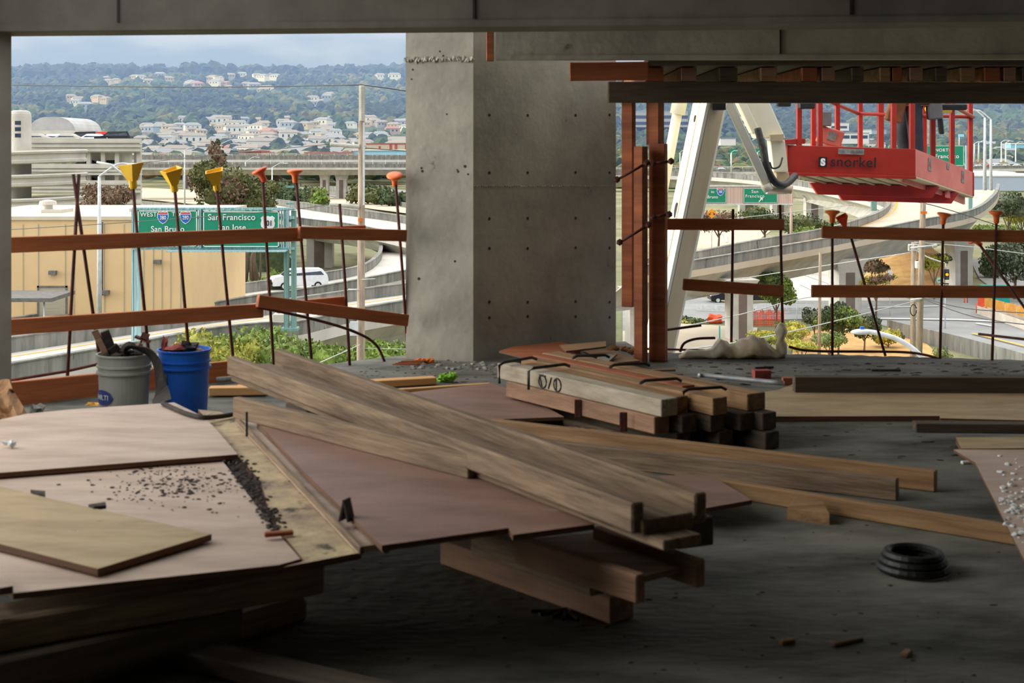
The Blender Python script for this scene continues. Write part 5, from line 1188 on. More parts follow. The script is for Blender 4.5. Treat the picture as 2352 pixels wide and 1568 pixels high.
prism('dirt_lot', [on(px,py,ZG+.1) for px,py in ((1430,760),(1560,742),(1740,752),(1730,800),(1560,840),(1430,840))], .12, M['road_tan'], label='pale dirt lot at the foot of the lift boom', cat='dirt ground')
prism('dry_grass_patch', [on(px,py,ZG+.1) for px,py in ((1820,770),(1900,752),(2050,760),(2130,790),(2180,840),(2100,900),(1820,900))], .12, M['dry_grass'], label='dry orange grass below the bushes at the floor edge', cat='grass')
bm = bmesh.new(); g0 = [on(1960,668,ZG), on(2000,612,ZG), on(2060,575,ZG), on(2160,585,ZG), on(2215,640,ZG), on(2150,672,ZG)]
c0 = sum(g0, Vector())/6; vs_ = [bm.verts.new(p) for p in g0]; v1 = [bm.verts.new(p.lerp(c0,.45)+Vector((0,0,2.2+random.random()))) for p in g0]; vc = bm.verts.new(c0+Vector((0,6,3.4)))
for i in range(6): bm.faces.new((vs_[i], vs_[(i+1)%6], v1[(i+1)%6], v1[i])); bm.faces.new((v1[i], v1[(i+1)%6], vc))
bmesh.ops.subdivide_edges(bm, edges=list(bm.edges), cuts=3, use_grid_fill=True, smooth=.6)
for v_ in bm.verts:
    if v_.co.z > ZG+.1: v_.co.z += NZ.noise(v_.co*.25)*.7
tag(obj('grass_bank', bm, M['dry_grass'], smooth=True), 'dry orange brown grass bank between the flyover piers', 'grass bank')
def gline(pts, wd, m, label):
    P_ = [on(px,py,ZG+.22) for px,py in pts]; A = P_; B = shifted(P_, [p+Vector((0,30,0)) for p in P_], wd)
    bm = bmesh.new(); ribbon(bm, A, B, 0, .02); return tag(obj('lane_line', bm, M[m]), label, 'road marking')
gline([(1990,731),(2200,734),(2330,740)], .5, 'paint_white', 'long white stop line across the asphalt street')
gline([(1995,706),(2170,702)], .25, 'paint_white', 'thin white line on the asphalt street, far side')
gline([(2230,765),(2300,782),(2420,812)], .3, 'paint_yellow', 'yellow line on the street at the lower right')
gline([(1822,622),(1900,650),(1925,664)], .3, 'paint_white', 'white lane line on the pale road under the flyover')
gline([(1835,652),(1870,668)], .3, 'paint_white', 'short white dash on the pale road left of the dark post')
gline([(1650,532),(1668,540),(1672,556)], .4, 'paint_white', 'curved white line on the tan road behind the boom')
gline([(2240,742),(2275,748)], .3, 'paint_white', 'short white dash on the asphalt street before the concrete barriers')
def pedge(name, pts, z, h, m, label, cat, th=.35): return wallline(name, pts, z, h, m, label, cat, th)
pedge('bridge_parapet', [(2040,768),(2125,790),(2200,808),(2352,852),(2460,888)], ZG, 1.25, 'barrier', 'concrete parapet along the street at the lower right', 'parapet')
pedge('guard_rail', [(1600,716),(1760,722),(1860,722)], ZG, .7, 'lamp_steel', 'pale low guard rail across the street behind the pier', 'guard rail', .1)
for k, (a, b) in enumerate((((2248,722),(2300,739)),((2300,739),(2360,760)))):
    pedge('jersey_barrier', [a,b], ZG+.1, .8, 'jersey', ['nearer pale jersey barrier on the street, left piece','nearer pale jersey barrier on the street, right piece'][k], 'jersey barrier', .5)
for k, (a, b) in enumerate((((2262,706),(2310,722)),((2310,722),(2370,740)))):
    pedge('jersey_barrier', [a,b], ZG+.1, 1.0, 'jersey', ['farther white jersey barrier below the wooden panels, left piece','farther white jersey barrier below the wooden panels, right piece'][k], 'jersey barrier', .5)
for k, (a, b) in enumerate((((2262,704),(2284,709)),((2286,710),(2308,716)),((2310,717),(2334,722)),((2336,723),(2365,731)))):
    pedge('wooden_panel', [a,b], ZG+1.0, .9, 'wood_fence', ['leftmost','second','third','rightmost'][k]+' orange wooden site panel above the white barriers', 'fence panel', .08)
c = on(2315,712,ZG); bm = bmesh.new(); box(bm, -1.4,1.4,-.6,.6,0,2.1); bevel(bm,.05); d_ = obj('skip', bm, M['teal']); d_.location = c+Vector((0,4,0)); tag(d_, 'teal container behind the wooden site panels', 'container')
bm = bmesh.new(); box(bm, -.45,.45,-.05,.05,.5,1.4); box(bm,-.4,-.32,-.04,.04,0,.5); box(bm,.32,.4,-.04,.04,0,.5); loose('orange_sign', on(2257,716,ZG+.1), (0,0,0), bm, M['net'], 'square orange sign board standing on the asphalt street', 'sign')
for k, (px, py) in enumerate(((2243,718),(2264,724),(2286,728),(2215,695),(2222,695))):
    p = on(px,py,ZG+.1); tube('delineator', [p, p+Vector((0,0,1.0))], .06, M['net'], n=8, label=['leftmost orange white delineator post before the barriers','middle orange delineator post before the barriers','rightmost orange delineator post before the barriers','thin red post left of the concrete barriers, left one','thin red post left of the concrete barriers, right one'][k], cat='post')
# traffic light and street signs
d = 128.0; t = rootat('traffic_light', 'traffic light showing amber beside the flyover pier', 'traffic light', on(2180,668,ZG))
p = at(2174,631,d)
tube('mast_arm', spline([at(2100,572,d), at(2130,590,d), at(2170,604,d)]), .07, M['lamp_steel'], t, 6)
tube('mast', [at(2100,565,d), Vector((at(2100,0,d).x,d,ZG))], .1, M['lamp_steel'], t, 8)
tube('hanger', [at(2172,604,d), at(2172,618,d)], .05, M['lamp_steel'], t, 6)
bm = bmesh.new(); hw_ = 5.5/FP*d; box(bm, p.x-hw_, p.x+hw_, d-.15, d+.15, at(0,642,d).z, at(0,618,d).z); bevel(bm,.03); h_ = obj('signal_head', bm, M['black'], t)
em = bpy.data.materials.new('amber_lens'); em.use_nodes = True; eb = em.node_tree.nodes['Principled BSDF']; eb.inputs['Base Color'].default_value = lin((255,140,20)); eb.inputs['Emission Color'].default_value = lin((255,140,20)); eb.inputs['Emission Strength'].default_value = 1.6
for y, m_ in ((622,M['glass']),(630,em),(638,M['glass'])):
    q = at(2174,y,d); bm = bmesh.new(); lathe(bm, [(.13,-.03),(.13,.03)], 14, Matrix.Translation((q.x,d-.17,q.z))@Matrix.Rotation(math.pi/2,4,'X')); obj('lens', bm, m_, h_)
sg = rootat('street_sign', 'small green street sign left of the traffic light', 'street sign', at(2160,660,d-2))
pn = signpanel(sg, (2151,637), (2168,650), d-2); facetext('ENTER', 2159.5, 643, d-2, 3.2, pn); facetext('FWY', 2159.5, 648.5, d-2, 3.2, pn)
tube('post', [at(2160,650,d-2), Vector((at(2160,0,d-2).x,d-2,ZG))], .05, M['lamp_steel'], sg, 6)
sg = rootat('one_way_sign', 'small black and white plate below the green street sign', 'street sign', at(2172,655,d-2)); bm = bmesh.new()
a = at(2162,650,d-2.2); b = at(2179,656,d-2.2); box(bm, a.x, b.x, d-2.25, d-2.2, b.z, a.z); pl_ = obj('plate', bm, M['car_black'], sg)
facetext('ONE WAY', 2170.5, 655, d-2.2, 2.6, pl_)
tube('post', [at(2171,656,d-2.2), Vector((at(2171,0,d-2.2).x,d-2.2,ZG))], .05, M['lamp_steel'], sg, 6)
sg = rootat('warning_sign', 'orange diamond sign with two black arrows right of the lift boom', 'traffic sign', at(1635,500,190))
c = at(1635,490,190); s = 11/FP*190; bm = bmesh.new(); q = Matrix.Translation(c)@Matrix.Rotation(math.pi/4,4,'Y'); box(bm,-s*.74,s*.74,-.03,.03,-s*.74,s*.74,0,q); pl_ = obj('plate', bm, M['sign_orange'], sg)
bm = bmesh.new()
for sx in (-1,1):
    q = Matrix.Translation(c+Vector((sx*s*.4,-.05,-.0))); 
    ringtube(bm, [q@Vector((-sx*.12,0,.14)), q@Vector((sx*.08,0,-.1))], .035, 4)
    a_ = [bm.verts.new(q@Vector(t_)) for t_ in ((sx*.15,0,-.2),(sx*.14,0,.04),(-sx*.12,0,-.16))]; b_ = [bm.verts.new(v_.co+Vector((0,.02,0))) for v_ in a_]; bm.faces.new(a_); bm.faces.new(b_[::-1])
    for i in range(3): bm.faces.new((a_[i], b_[i], b_[(i+1)%3], a_[(i+1)%3]))
obj('arrows', bm, M['car_black'], pl_); tube('post', [c+Vector((0,.1,-s)), Vector((c.x,190.1,ZG))], .06, M['lamp_steel'], sg, 6)
sg = rootat('speed_sign', 'tiny white roadside sign on the dry grass bank', 'traffic sign', at(2044,665,135)); a = at(2039,621,135); b = at(2050,636,135)
bm = bmesh.new(); box(bm, a.x, b.x, 135, 135.05, b.z, a.z); obj('plate', bm, M['white'], sg); tube('post', [at(2044,636,135.1), Vector((at(2044,0,135.1).x,135.1,ZG))], .04, M['lamp_steel'], sg, 5)
# overhead signs right
d = 205.0; M['corrugated'] = mat('pink_grey_cladding', (212,184,170), (188,160,146), .7, 1.5, (9,1,.05), contrast=(.45,.55))
t = rootat('highway_sign', 'overhead gantry with corrugated backing and two green signs right of the boom', 'highway sign', at(1700,500,d))
a = at(1560,428,d); b = at(1822,470,d); bm = bmesh.new(); box(bm, a.x, b.x, d+.1, d+.6, b.z, a.z); obj('backing', bm, M['corrugated'], t)
bm = bmesh.new()
for py in (469,427): z_ = at(0,py,d).z; box(bm, a.x, b.x, d, d+.7, z_-.1, z_+.1)
obj('beam', bm, M['lamp_steel'], t)
for px in (1818, 1565): x = at(px,0,d).x; tube('column', [(x,d+.3,ZG),(x,d+.3,a.z)], .22, M['corrugated'], t, 8)
pn = signpanel(t, (1600,432), (1668,466), d); shield(1655,440,16,d,pn,'280',False,5); facetext('to', 1637, 443, d, 6, pn); facetext('Bruno', 1637, 455.5, d, 7, pn, sx=.95)
facetext('San', 1615, 455.5, d, 7, pn)
pn = signpanel(t, (1708,432), (1786,466), d); facetext('San', 1734, 443, d, 7, pn, spacing=1.2); facetext('Francisco', 1734, 453.5, d, 7, pn, spacing=1.2, sx=.95)
bm = bmesh.new(); q = at(1747,459,d-.12)
ringtube(bm, [q+Vector((-.25,0,-.3)), q+Vector((.15,0,.15))], .07, 4); v_ = [bm.verts.new(q+Vector(o_)) for o_ in ((.36,0,.36),(.3,0,-.12),(-.12,0,.3))]; w_ = [bm.verts.new(k.co+Vector((0,.03,0))) for k in v_]; bm.faces.new(v_); bm.faces.new(w_[::-1]); [bm.faces.new((v_[i], w_[i], w_[(i+1)%3], v_[(i+1)%3])) for i in range(3)]
obj('arrow', bm, M['white'], pn)
d = 165.0; t = rootat('highway_sign', 'green sign reading north behind the red lift platform', 'highway sign', at(2235,470,d))
pn = signpanel(t, (2040,334), (2214,381), d); facetext('NORTH', 2167, 348, d, 7, pn, spacing=1.15); facetext('San Francisco', 2163, 363, d, 9, pn, spacing=1.12)
bm = bmesh.new(); x = at(2228,0,d).x; box(bm, at(2218,0,d).x, at(2234,0,d).x, d-.2, d+.3, at(0,390,d).z, at(0,334,d).z); obj('frame', bm, M['sign_frame'], t)
bm = bmesh.new(); box(bm, at(2226,0,d).x, at(2234,0,d).x, d, d+.4, at(0,480,d).z, at(0,390,d).z); obj('column', bm, M['sign_steel'], t)
t = rootat('highway_sign', 'aqua steel post base on the flyover left of the big bend', 'sign post', at(2008,470,178)); bm = bmesh.new(); box(bm, at(2002,0,178).x, at(2014,0,178).x, 178, 178.5, at(0,484,178).z, at(0,455,178).z); obj('column', bm, M['sign_steel'], t)
# utility poles right
t = rootat('utility_pole', 'tall pale utility pole between the right guard uprights', 'utility pole', at(2110,860,90)); pd = 90.0
tube('pole', [Vector((at(2108,0,pd).x, pd, ZG)), at(2124,330,pd)], [.22,.17], M['pole_wood'], t, 12)
ribbed(at(2127,332,pd-.1), at(2128,272,pd-.1), .2, 'insulator', t, 20)
for py in (563,682): tube('crossarm', [at(2092,py+6,pd-.3), at(2150,py,pd-.3)], .06, M['lamp_steel'], t, 5)
p = at(2121,488,pd-.3); bm = bmesh.new(); box(bm, p.x-.2,p.x+.2,pd-.42,pd-.3,p.z-.08,p.z+.08); obj('tag_plate', bm, M['orange_scrap'], t)
ribbed(at(2141,566,pd-.3), at(2152,563,pd-.3), .12, 'insulator', t, 8)
t = rootat('utility_pole', 'shorter utility pole with a white transformer box just left of the tall one', 'utility pole', at(2098,800,94))
tube('pole', [Vector((at(2096,0,94).x, 94, ZG)), at(2099,556,94)], [.2,.16], M['pole_wood'], t, 10)
bm = bmesh.new(); a = at(2103,600,93.6); b = at(2118,616,93.6); box(bm, a.x, b.x, 93.4, 93.8, b.z, a.z); bevel(bm,.03); obj('transformer', bm, M['white'], t)
for py in (562,575): tube('crossarm', [at(2086,py,93.7), at(2114,py,93.7)], .05, M['lamp_steel'], t, 5)
for px in (2088,2098,2110): ribbed(at(px,575,93.7), at(px,563,93.7), .09, 'insulator', t, 6)
tube('cable_coil', [at(2098+7*math.cos(a_*.5), 712+13*math.sin(a_*.5), 93.5) for a_ in range(13)], .035, M['black'], t, 5)
t = rootat('utility_pole', 'slim grey pole rising from the bushes at the left end of the right boards', 'utility pole', at(1882,760,100))
tube('pole', [Vector((at(1881,0,100).x,100,ZG)), at(1884,580,100)], [.13,.1], M['pole_wood'], t, 8)
for pts, lab, m_ in [
 ([at(1560,752,60), at(1700,722,70), at(1880,680,90), at(2106,682,90)], 'long cable rising from the boom to the tall right pole', 'wire_light'),
 ([at(1560,805,50), at(1800,765,60), at(2106,690,90)], 'second cable rising to the tall right pole', 'wire_light'),
 ([at(2115,682,90), at(2220,708,80), at(2420,722,70)], 'dark cable sagging right from the tall pole', 'wire'),
 ([at(2115,684,90), at(2240,728,80), at(2420,752,70)], 'second dark cable sagging right from the tall pole', 'wire'),
 ([at(2100,556,90), at(2240,568,90), at(2420,592,90)], 'thin line above the right street', 'wire_light'),
 ([at(2010,462,90), at(2120,466,90), at(2300,520,90)], 'thin line crossing the flyover at the right', 'wire'),
 ([at(1560,510,120), at(1700,500,120), at(1960,470,120)], 'thin line above the flyover right of the boom', 'wire_light'),
 ([at(1560,665,110), at(1700,640,110), at(2090,580,94)], 'thin line in front of the flyover girder', 'wire_light')]:
    wire(pts, lab, m_, .03)
# vehicles, fence, net
c = on(1655,698,ZG); car('car', c+Vector((1.2,1.5,0)), .1, M['car_black'], 'black car half hidden behind the nearest flyover pier', 'sedan')
c = on(1735,700,ZG); car('car', c+Vector((1.0,2,0)), .1, M['car_black'], 'black car in the shade left under the round tree', 'sedan')
t = rootat('wire_fence', 'grey wire fence on posts below the round tree', 'fence', on(1790,745,ZG))
for k, px in enumerate((1722,1760,1795,1830,1852)):
    p = on(px,742,ZG); tube('fence_post', [p, p+Vector((0,0,1.9))], .035, M['lamp_steel'], t, 5)
for h_ in (1.85, 1.2): tube('fence_rail', [on(1722,742,ZG)+Vector((0,0,h_)), on(1870,742,ZG)+Vector((0,0,h_))], .03, M['lamp_steel'], t, 5)
bm = bmesh.new(); a = on(1712,748,ZG); b = on(1800,748,ZG); n = 26
for s_ in range(n):
    x = a.x+(b.x-a.x)*s_/(n-1); hh_ = 1.35+.18*math.sin(s_*1.3)
    for dz in range(1): box(bm, x-.035, x+.035, a.y-.02+.05*math.sin(s_), a.y+.02+.05*math.sin(s_), ZG, ZG+hh_)
for k in range(9): z_ = ZG+.1+k*.15; box(bm, a.x, b.x, a.y-.015, a.y+.015, z_, z_+.06)
tag(obj('safety_net', bm, M['net']), 'orange safety net fence between pier and weeds', 'safety fence')
bm = bmesh.new(); lumpy(bm, (0,0,.35), 1, 2, .4, (.75,.5,.45), 3); loose('orange_tarp', on(1642,742,ZG), (0,0,0), bm, M['net'], 'small heap of orange netting left of the nearest pier', 'netting')
bm = bmesh.new(); a = on(1653,800,ZG); tube('teal_post', [a, a+Vector((0,0,1.8))], .06, M['teal'], n=6, label='thin teal post left of the nearest pier', cat='post'); bm.free()
# greenery right
for a in [
 ('tree', 1782, 125, 612, 2.2, 2, 1.9, 'leaf_green', 'round green tree beneath the flyover, right of the nearest pier', 'leaf_dark', 3200, .24, 1.6),
 ('bush', 1925, 108, 690, 1.9, 1.7, 1.6, 'leaf_dark', 'dark green bush by the slim grey pole', 'leaf_green', 2600, .2, .3),
 ('bush', 1985, 112, 712, 1.6, 1.5, 1.3, 'leaf_olive', 'dark olive bush right of the slim pole bush', 'leaf_dark', 1900, .2, .2),
 ('bush', 2040, 114, 735, 1.3, 1.3, 1.0, 'leaf_wild', 'yellowish bush at the right end of the bush row', 'leaf_olive', 1100, .18, .1),
 ('bush', 1905, 104, 752, 1.5, 1.2, .9, 'leaf_lime', 'light green low bush left of the street lamp head', 'leaf_green', 1500, .16, .1),
 ('bush', 1870, 118, 700, 1.1, 1.1, 1.1, 'leaf_dark', 'narrow dark bush beside the chain fence', 'leaf_grey', 900, .18, .1),
 ('bush', 1760, 106, 752, 1.7, 1.3, .8, 'leaf_wild', 'yellow weeds behind the tied white plastic', 'leaf_lime', 1600, .14, .05),
 ('bush', 1820, 112, 735, 1.5, 1.3, .9, 'leaf_wild', 'tall yellow weeds in front of the fence', 'leaf_lime', 1600, .13, .05),
 ('bush', 1842, 99, 775, 1.2, 1.0, .6, 'leaf_wild', 'yellow flowering weeds right of the tied plastic', 'leaf_yellow', 1200, .12, .05),
 ('bush', 1705, 104, 776, 1.2, .9, .45, 'leaf_lime', 'small green bush at the foot of the nearest pier', 'leaf_green', 800, .13, .05),
 ('bush', 1590, 130, 722, 1.6, 1.2, .5, 'leaf_dark', 'low dark weeds left of the nearest pier', 'leaf_wild', 700, .15, .05),
 ('bush', 2165, 104, 780, .8, .8, .9, 'leaf_lime', 'small bush at the start of the concrete parapet', 'leaf_grey', 900, .12, .05),
 ('tree', 2330, 150, 515, 3.6, 3, 3.6, 'leaf_dark', 'big dark tree at the right picture edge above the boards', 'leaf_grey', 4200, .3, .6),
 ('tree', 2278, 175, 585, 1.6, 1.6, 2.6, 'leaf_olive', 'narrow tree left of the big dark tree at the right', 'leaf_dark', 1100, .3, .3),
 ('tree', 2315, 230, 428, 3.8, 3, 3.0, 'leaf_grey', 'grey green tree standing out against the pale warehouse', 'leaf_dark', 2600, .34, 8.0),
 ('tree', 2345, 235, 448, 3.5, 3, 3.0, 'leaf_yellow', 'yellowish tree at the right edge beyond the flyover', 'leaf_olive', 1600, .4, 6.0),
 ('tree', 2290, 260, 505, 6, 4, 2.0, 'leaf_olive', 'low olive tree under the flyover at the right', 'leaf_green', 1500, .4, .5),
 ('bush', 2145, 150, 575, 2.0, 1.6, 1.3, 'leaf_wild', 'yellow topped bush on the dry grass bank', 'leaf_dark', 1300, .22, 2.4),
 ('bush', 2010, 150, 585, 1.6, 1.4, 1.2, 'leaf_brown', 'reddish bush at the left of the dry grass bank', 'leaf_olive', 900, .2, .3),
 ('bush', 2012, 135, 625, 2.2, 1.2, .8, 'leaf_brown', 'red flowering low bush right of the wide pier', 'leaf_wild', 1000, .18, .1),
 ('tree', 1650, 225, 472, 4, 3, 2.4, 'leaf_brown', 'brownish bush below the corrugated sign gantry at left', 'leaf_olive', 1300, .35, .5),
 ('tree', 1755, 235, 468, 4.5, 3, 2.6, 'leaf_dark', 'dark bush below the corrugated sign gantry, in its middle', 'leaf_olive', 1400, .35, .5),
 ('tree', 1840, 215, 475, 4.5, 3, 2.4, 'leaf_olive', 'olive tree right of the corrugated sign gantry', 'leaf_dark', 1500, .35, .5),
 ('bush', 1865, 180, 510, 3.4, 2.4, 1.9, 'leaf_olive', 'green brown bush behind the flyover barrier left of the yellow cap', 'leaf_green', 1500, .3, .3),
 ('tree', 1935, 240, 490, 4.5, 3, 2.4, 'leaf_dark', 'dark tree in the shade under the curved overpass', 'leaf_green', 1200, .4, .5),
 ('bush', 1560, 190, 470, 2.4, 2.4, 3.0, 'leaf_dark', 'dark shrub between the posts and the lift boom', 'leaf_brown', 900, .3, .5)]:
    nm, px, d, top, rx, ry, rz, m_, lab, m2, n, lf, tr = a; ztop = at(0,top,d).z; h = ztop-ZG
    bush(nm, Vector((at(px,0,d).x, d, ZG)), rx, ry, min(rz, h/2), m_, lab, nm, int(n*.9), lf, m2, trunk=max(0, h-2*min(rz, h/2)))
# far flat town right
simple_building('long pale blue warehouse with a white roof at the right edge', (2236,2420), (405,438), 420, 40, 'h_blue', 'h_white')
simple_building('pale violet flat building above the white warehouse roof', (2258,2330), (398,412), 480, 25, 'h_blue', 'h_white')
simple_building('long pale office with window bands left of the lift boom', (1452,1580), (256,292), 1250, 40, 'h_grey', 'h_blue', wins=((0,1,.15,.35),(0,1,.55,.75)))
simple_building('white office with window bands behind the platform posts', (1932,1996), (306,330), 900, 30, 'h_white', 'h_grey', wins=((.05,.3,.5,.8),(.35,.62,.5,.8),(.68,.95,.5,.8)))
simple_building('white house cluster block right of the thin lift link', (1700,1735), (268,290), 1200, 30, 'h_white', 'r_grey', wins=((.1,.9,.3,.6),))
simple_building('pale hillside office left behind the red platform', (1905,1950), (282,300), 1100, 30, 'h_white', 'r_grey', wins=((.1,.9,.3,.6),))
simple_building('low pale building below the hillside between boom and link', (1655,1690), (318,334), 820, 30, 'h_white', 'r_grey')
simple_building('blue grey flat roof block right of the red platform', (2002,2036), (298,308), 1000, 30, 'h_blue', 'r_grey')
simple_building('pale cyan sign like building at the right edge', (2322,2400), (331,340), 640, 6, 'blue_build', 'h_white')
simple_building('long terracotta roofed building on the right hillside', (2334,2400), (296,303), 1350, 20, 'h_cream', 'h_red')
for px, top, d, lab in ((2238,330,330,'thin lamp right of the north sign, near'),(2248,328,340,'thin lamp right of the north sign, far'),(2300,326,430,'thin lamp at the right edge above the cars, left'),(2310,328,440,'thin lamp at the right edge above the cars, middle'),(2333,330,450,'thin lamp at the right edge above the cars, right')):
    lamp(px, top, d, at(0,372,d).z, px+14, top-4, M['lamp_steel'], lab, .2)
for k, px in enumerate((1560,1680,1740)):
    lamp(px if k else 1562, 350, 420, at(0,398,420).z, px+10, 346, M['lamp_steel'], ['thin pole left of the big lift boom','thin pole right of the big lift boom','thin pole behind the lift link'][k], .2)
for k, (px, w_) in enumerate(((1684,14),(1739,12),(2208,13))):
    d = 500; a = at(px-w_/2,342 if k < 2 else 308,d); b = at(px+w_/2,352 if k < 2 else 314,d); sg = rootat('small_road_sign', ['tiny green road sign right of the big boom','tiny green road sign behind the lift link','tiny cyan sign between the platform posts'][k], 'road sign', b)
    bm = bmesh.new(); box(bm, a.x, b.x, d, d+.3, b.z, a.z); obj('plate', bm, M['sign_green'] if k < 2 else M['blue_build'], sg); tube('post', [(a.x+.3,d+.2,b.z),(a.x+.3,d+.2,b.z-4)], .2, M['lamp_steel'], sg, 5)
# ---- hillside trees and houses
random.seed(5)
def ico_template(sub):
    bm = bmesh.new(); bmesh.ops.create_icosphere(bm, subdivisions=sub, radius=1); vs_ = [v.co.copy() for v in bm.verts]; fs = [[v.index for v in f.verts] for f in bm.faces]; bm.free(); return vs_, fs
IV, IF = ico_template(2)
def blobs(name, spots, mats, label):
    V=[]; F=[]; MI=[]
    for (x, y, z, r, h, mi) in spots:
        b = len(V); sd = random.random()*50
        for v in IV:
            k = 1+.45*NZ.noise(v*1.6+Vector((sd,0,0)))+.25*NZ.noise(v*4+Vector((sd,3,0)))
            V.append((x+v.x*r*k, y+v.y*r*k, z+v.z*h*k))
        for f in IF: F.append([b+i for i in f]); MI.append(mi)
    me = bpy.data.meshes.new(name); me.from_pydata(V, [], F); me.polygons.foreach_set('material_index', MI)
    for m_ in mats: me.materials.append(M[m_])
    o = bpy.data.objects.new(name, me); COL.objects.link(o); return tag(o, label, name.replace('_',' '), kind='stuff')
def inview(x, y): 
    px = CX+x/y*FP; return -30 < px < 990 or 1420 < px < 2390
def house(wm_, rm_, w_, dp, h):
    bm = bmesh.new(); box(bm, -w_/2, w_/2, -dp/2, dp/2, -4, h, 0)
    v = [bm.verts.new(p) for p in ((-w_/2-.5,-dp/2-.5,h),(w_/2+.5,-dp/2-.5,h),(w_/2+.5,dp/2+.5,h),(-w_/2-.5,dp/2+.5,h),(-w_/2+w_*.18,0,h+2.2),(w_/2-w_*.18,0,h+2.2))]
    for f in ((0,1,5,4),(2,3,4,5),(1,2,5),(3,0,4),(0,3,2,1)): bm.faces.new([v[i] for i in f]).material_index = 1
    for k in range(3): box(bm, -w_*.36+k*w_*.28, -w_*.36+k*w_*.28+1.3, -dp/2-.08, -dp/2, h*.4, h*.75, 2)
    o = obj('house', bm, [M[wm_], M[rm_], M['glass']], recalc=False); return o
protos = [(house(a, b, w_, 9, h), lab) for a, b, w_, h, lab in (('h_white','r_grey',13,4.5,'white house with grey hip roof'),('h_cream','r_brown',12,4,'cream house with brown hip roof'),('h_pink','r_red',12,4.2,'pinkish house with red hip roof'),('h_blue','r_grey',14,5,'pale blue house with a grey roof'),('h_grey','r_brown',11,4,'grey house with a brown roof'),('h_white','r_brown',16,6,'wide white house with a brown roof'))]
used = set(); cnt = 0; placed = []
HP = []
def put(x, y, zone, pos=None, sc=1.0):
    global cnt
    if y > 1300: HP.append((CX+x/y*FP, y))
    k = random.choices(range(6), (6,4,1,3,3,4))[0]; src, lab = protos[k]
    if k in used: o = src.copy(); COL.objects.link(o)
    else: o = src; used.add(k)
    o.location = (x, y, pos if pos is not None else terr(x,y)+1.2); o.rotation_euler = (0,0,random.uniform(-.6,.6)); s = random.uniform(.85,1.25)*sc; o.scale = (s,s,s)
    ppx = CX+x/y*FP; ppy = HY-(o.location.z-CH)/y*FP
    if zone == 'in the valley at right': w1 = next(n_ for lim, n_ in ((1560,'by the timber posts'),(1700,'behind the big boom'),(1820,'behind the lift link'),(1960,'left behind the platform'),(2100,'behind the jeans'),(2240,'right behind the platform'),(9999,'by the twin lamp poles')) if ppx < lim)
    else: w1 = next(n_ for lim, n_ in ((120,'above the stair tower'),(250,'above the garage dome'),(345,'above the first yellow cap'),(395,'left of the middle yellow cap'),(440,'right of the middle yellow cap'),(500,'above the third yellow cap'),(545,'right of the third yellow cap'),(590,'left of the red cap'),(640,'right of the red cap'),(690,'above the flat orange cap'),(740,'right of the flat orange cap'),(790,'left of the side insulator'),(829,'left of the pole'),(870,'right of the pole'),(9999,'by the column')) if ppx < lim)
    w2 = next(n_ for lim, n_ in ((176,'high up'),(225,'mid slope'),(285,'top row'),(302,'upper row'),(318,'middle row'),(334,'lower row'),(9999,'bottom row')) if ppy < lim)
    tag(o, lab+', '+w2+', '+w1, 'house', 'houses '+zone); cnt += 1
tries = 0
while cnt < 200 and tries < 9000:
    tries += 1; y = 790*(1550/790)**(random.random()**1.15); px = random.uniform(320,940); x = (px-CX)/FP*y
    if any(abs(x-a)+abs(y-b)*.45 < 8+y*.004 for a, b in placed): continue
    placed.append((x,y)); put(x, y, 'in the town below the slope')
for px, py_, n in ((300,186,9),(500,190,12),(540,165,8),(690,165,14),(830,160,9),(140,165,5),(190,232,7),(60,160,4),(880,172,5),(400,172,5),(600,180,5),(760,168,6),(740,232,5),(620,215,4),(450,205,4)):
    for k in range(n):
        px_ = px+random.gauss(0,26 if n > 6 else 16); tgt = py_+random.gauss(0,6)
        y = 1500
        while y < 2700 and HY-(terr((px_-CX)/FP*y,y)+2-CH)/y*FP > tgt: y += 10
        put((px_-CX)/FP*y, y, 'on the wooded left hillside', sc=1.1, pos=terr((px_-CX)/FP*y,y)+3)
tries = 0; n0 = cnt
while cnt < n0+22 and tries < 500:
    tries += 1; y = random.uniform(700,1100); px = random.uniform(1450,2390); x = (px-CX)/FP*y; put(x, y, 'in the valley at right')

sp_ = []
for i in range(15500):
    y = 700*(2780/700)**random.random(); px = random.uniform(-140,1060) if random.random() < .55 else random.uniform(1330,2480); x = (px-CX)/FP*y
    dens = NZ.noise(Vector((x*.004, y*.004, 5)))
    if y < 1450 and px < 1000 and random.random() < .74: continue
    if y < 1000 and random.random() < .4: continue
    if any(abs(px-hp) < 13 and -20 < hy-y < 140 for hp, hy in HP): continue
    r = random.uniform(3.2,6.5)*(1 if y < 1500 else 1.35)
    tone = NZ.noise(Vector((x*.006, y*.005, 9)))+random.uniform(-.25,.25)
    mi = 0 if tone < .02 else (1 if tone < .2 else (2 if tone < .33 else 3))
    if y > 1500 and mi == 3: mi = 1
    sp_.append((x, y, terr(x,y)+r*.5, r, r*random.uniform(.8,1.3), mi))
for i in range(900):      # ridge line
    y = random.uniform(2480,2800); px = random.uniform(-140,1060); x = (px-CX)/FP*y; r = random.uniform(8,15); sp_.append((x,y,terr(x,y)+r*.6,r,r*1.25,0))
blobs('hillside_forest', sp_, ['leaf_blue','leaf_far','leaf_olive','leaf_dark'], 'dark trees covering the distant hillside up to the foggy ridge')
sp_ = []
for i in range(420):
    px = random.uniform(1430,2390); y = random.uniform(560,720); x = (px-CX)/FP*y; r = random.uniform(3,6)
    if 2200 < px and y < 600: continue
    sp_.append((x,y,(ZG if y<640 else terr(x,y))+r*.6,r,r*.9,random.choice((0,1,1,2,3))))
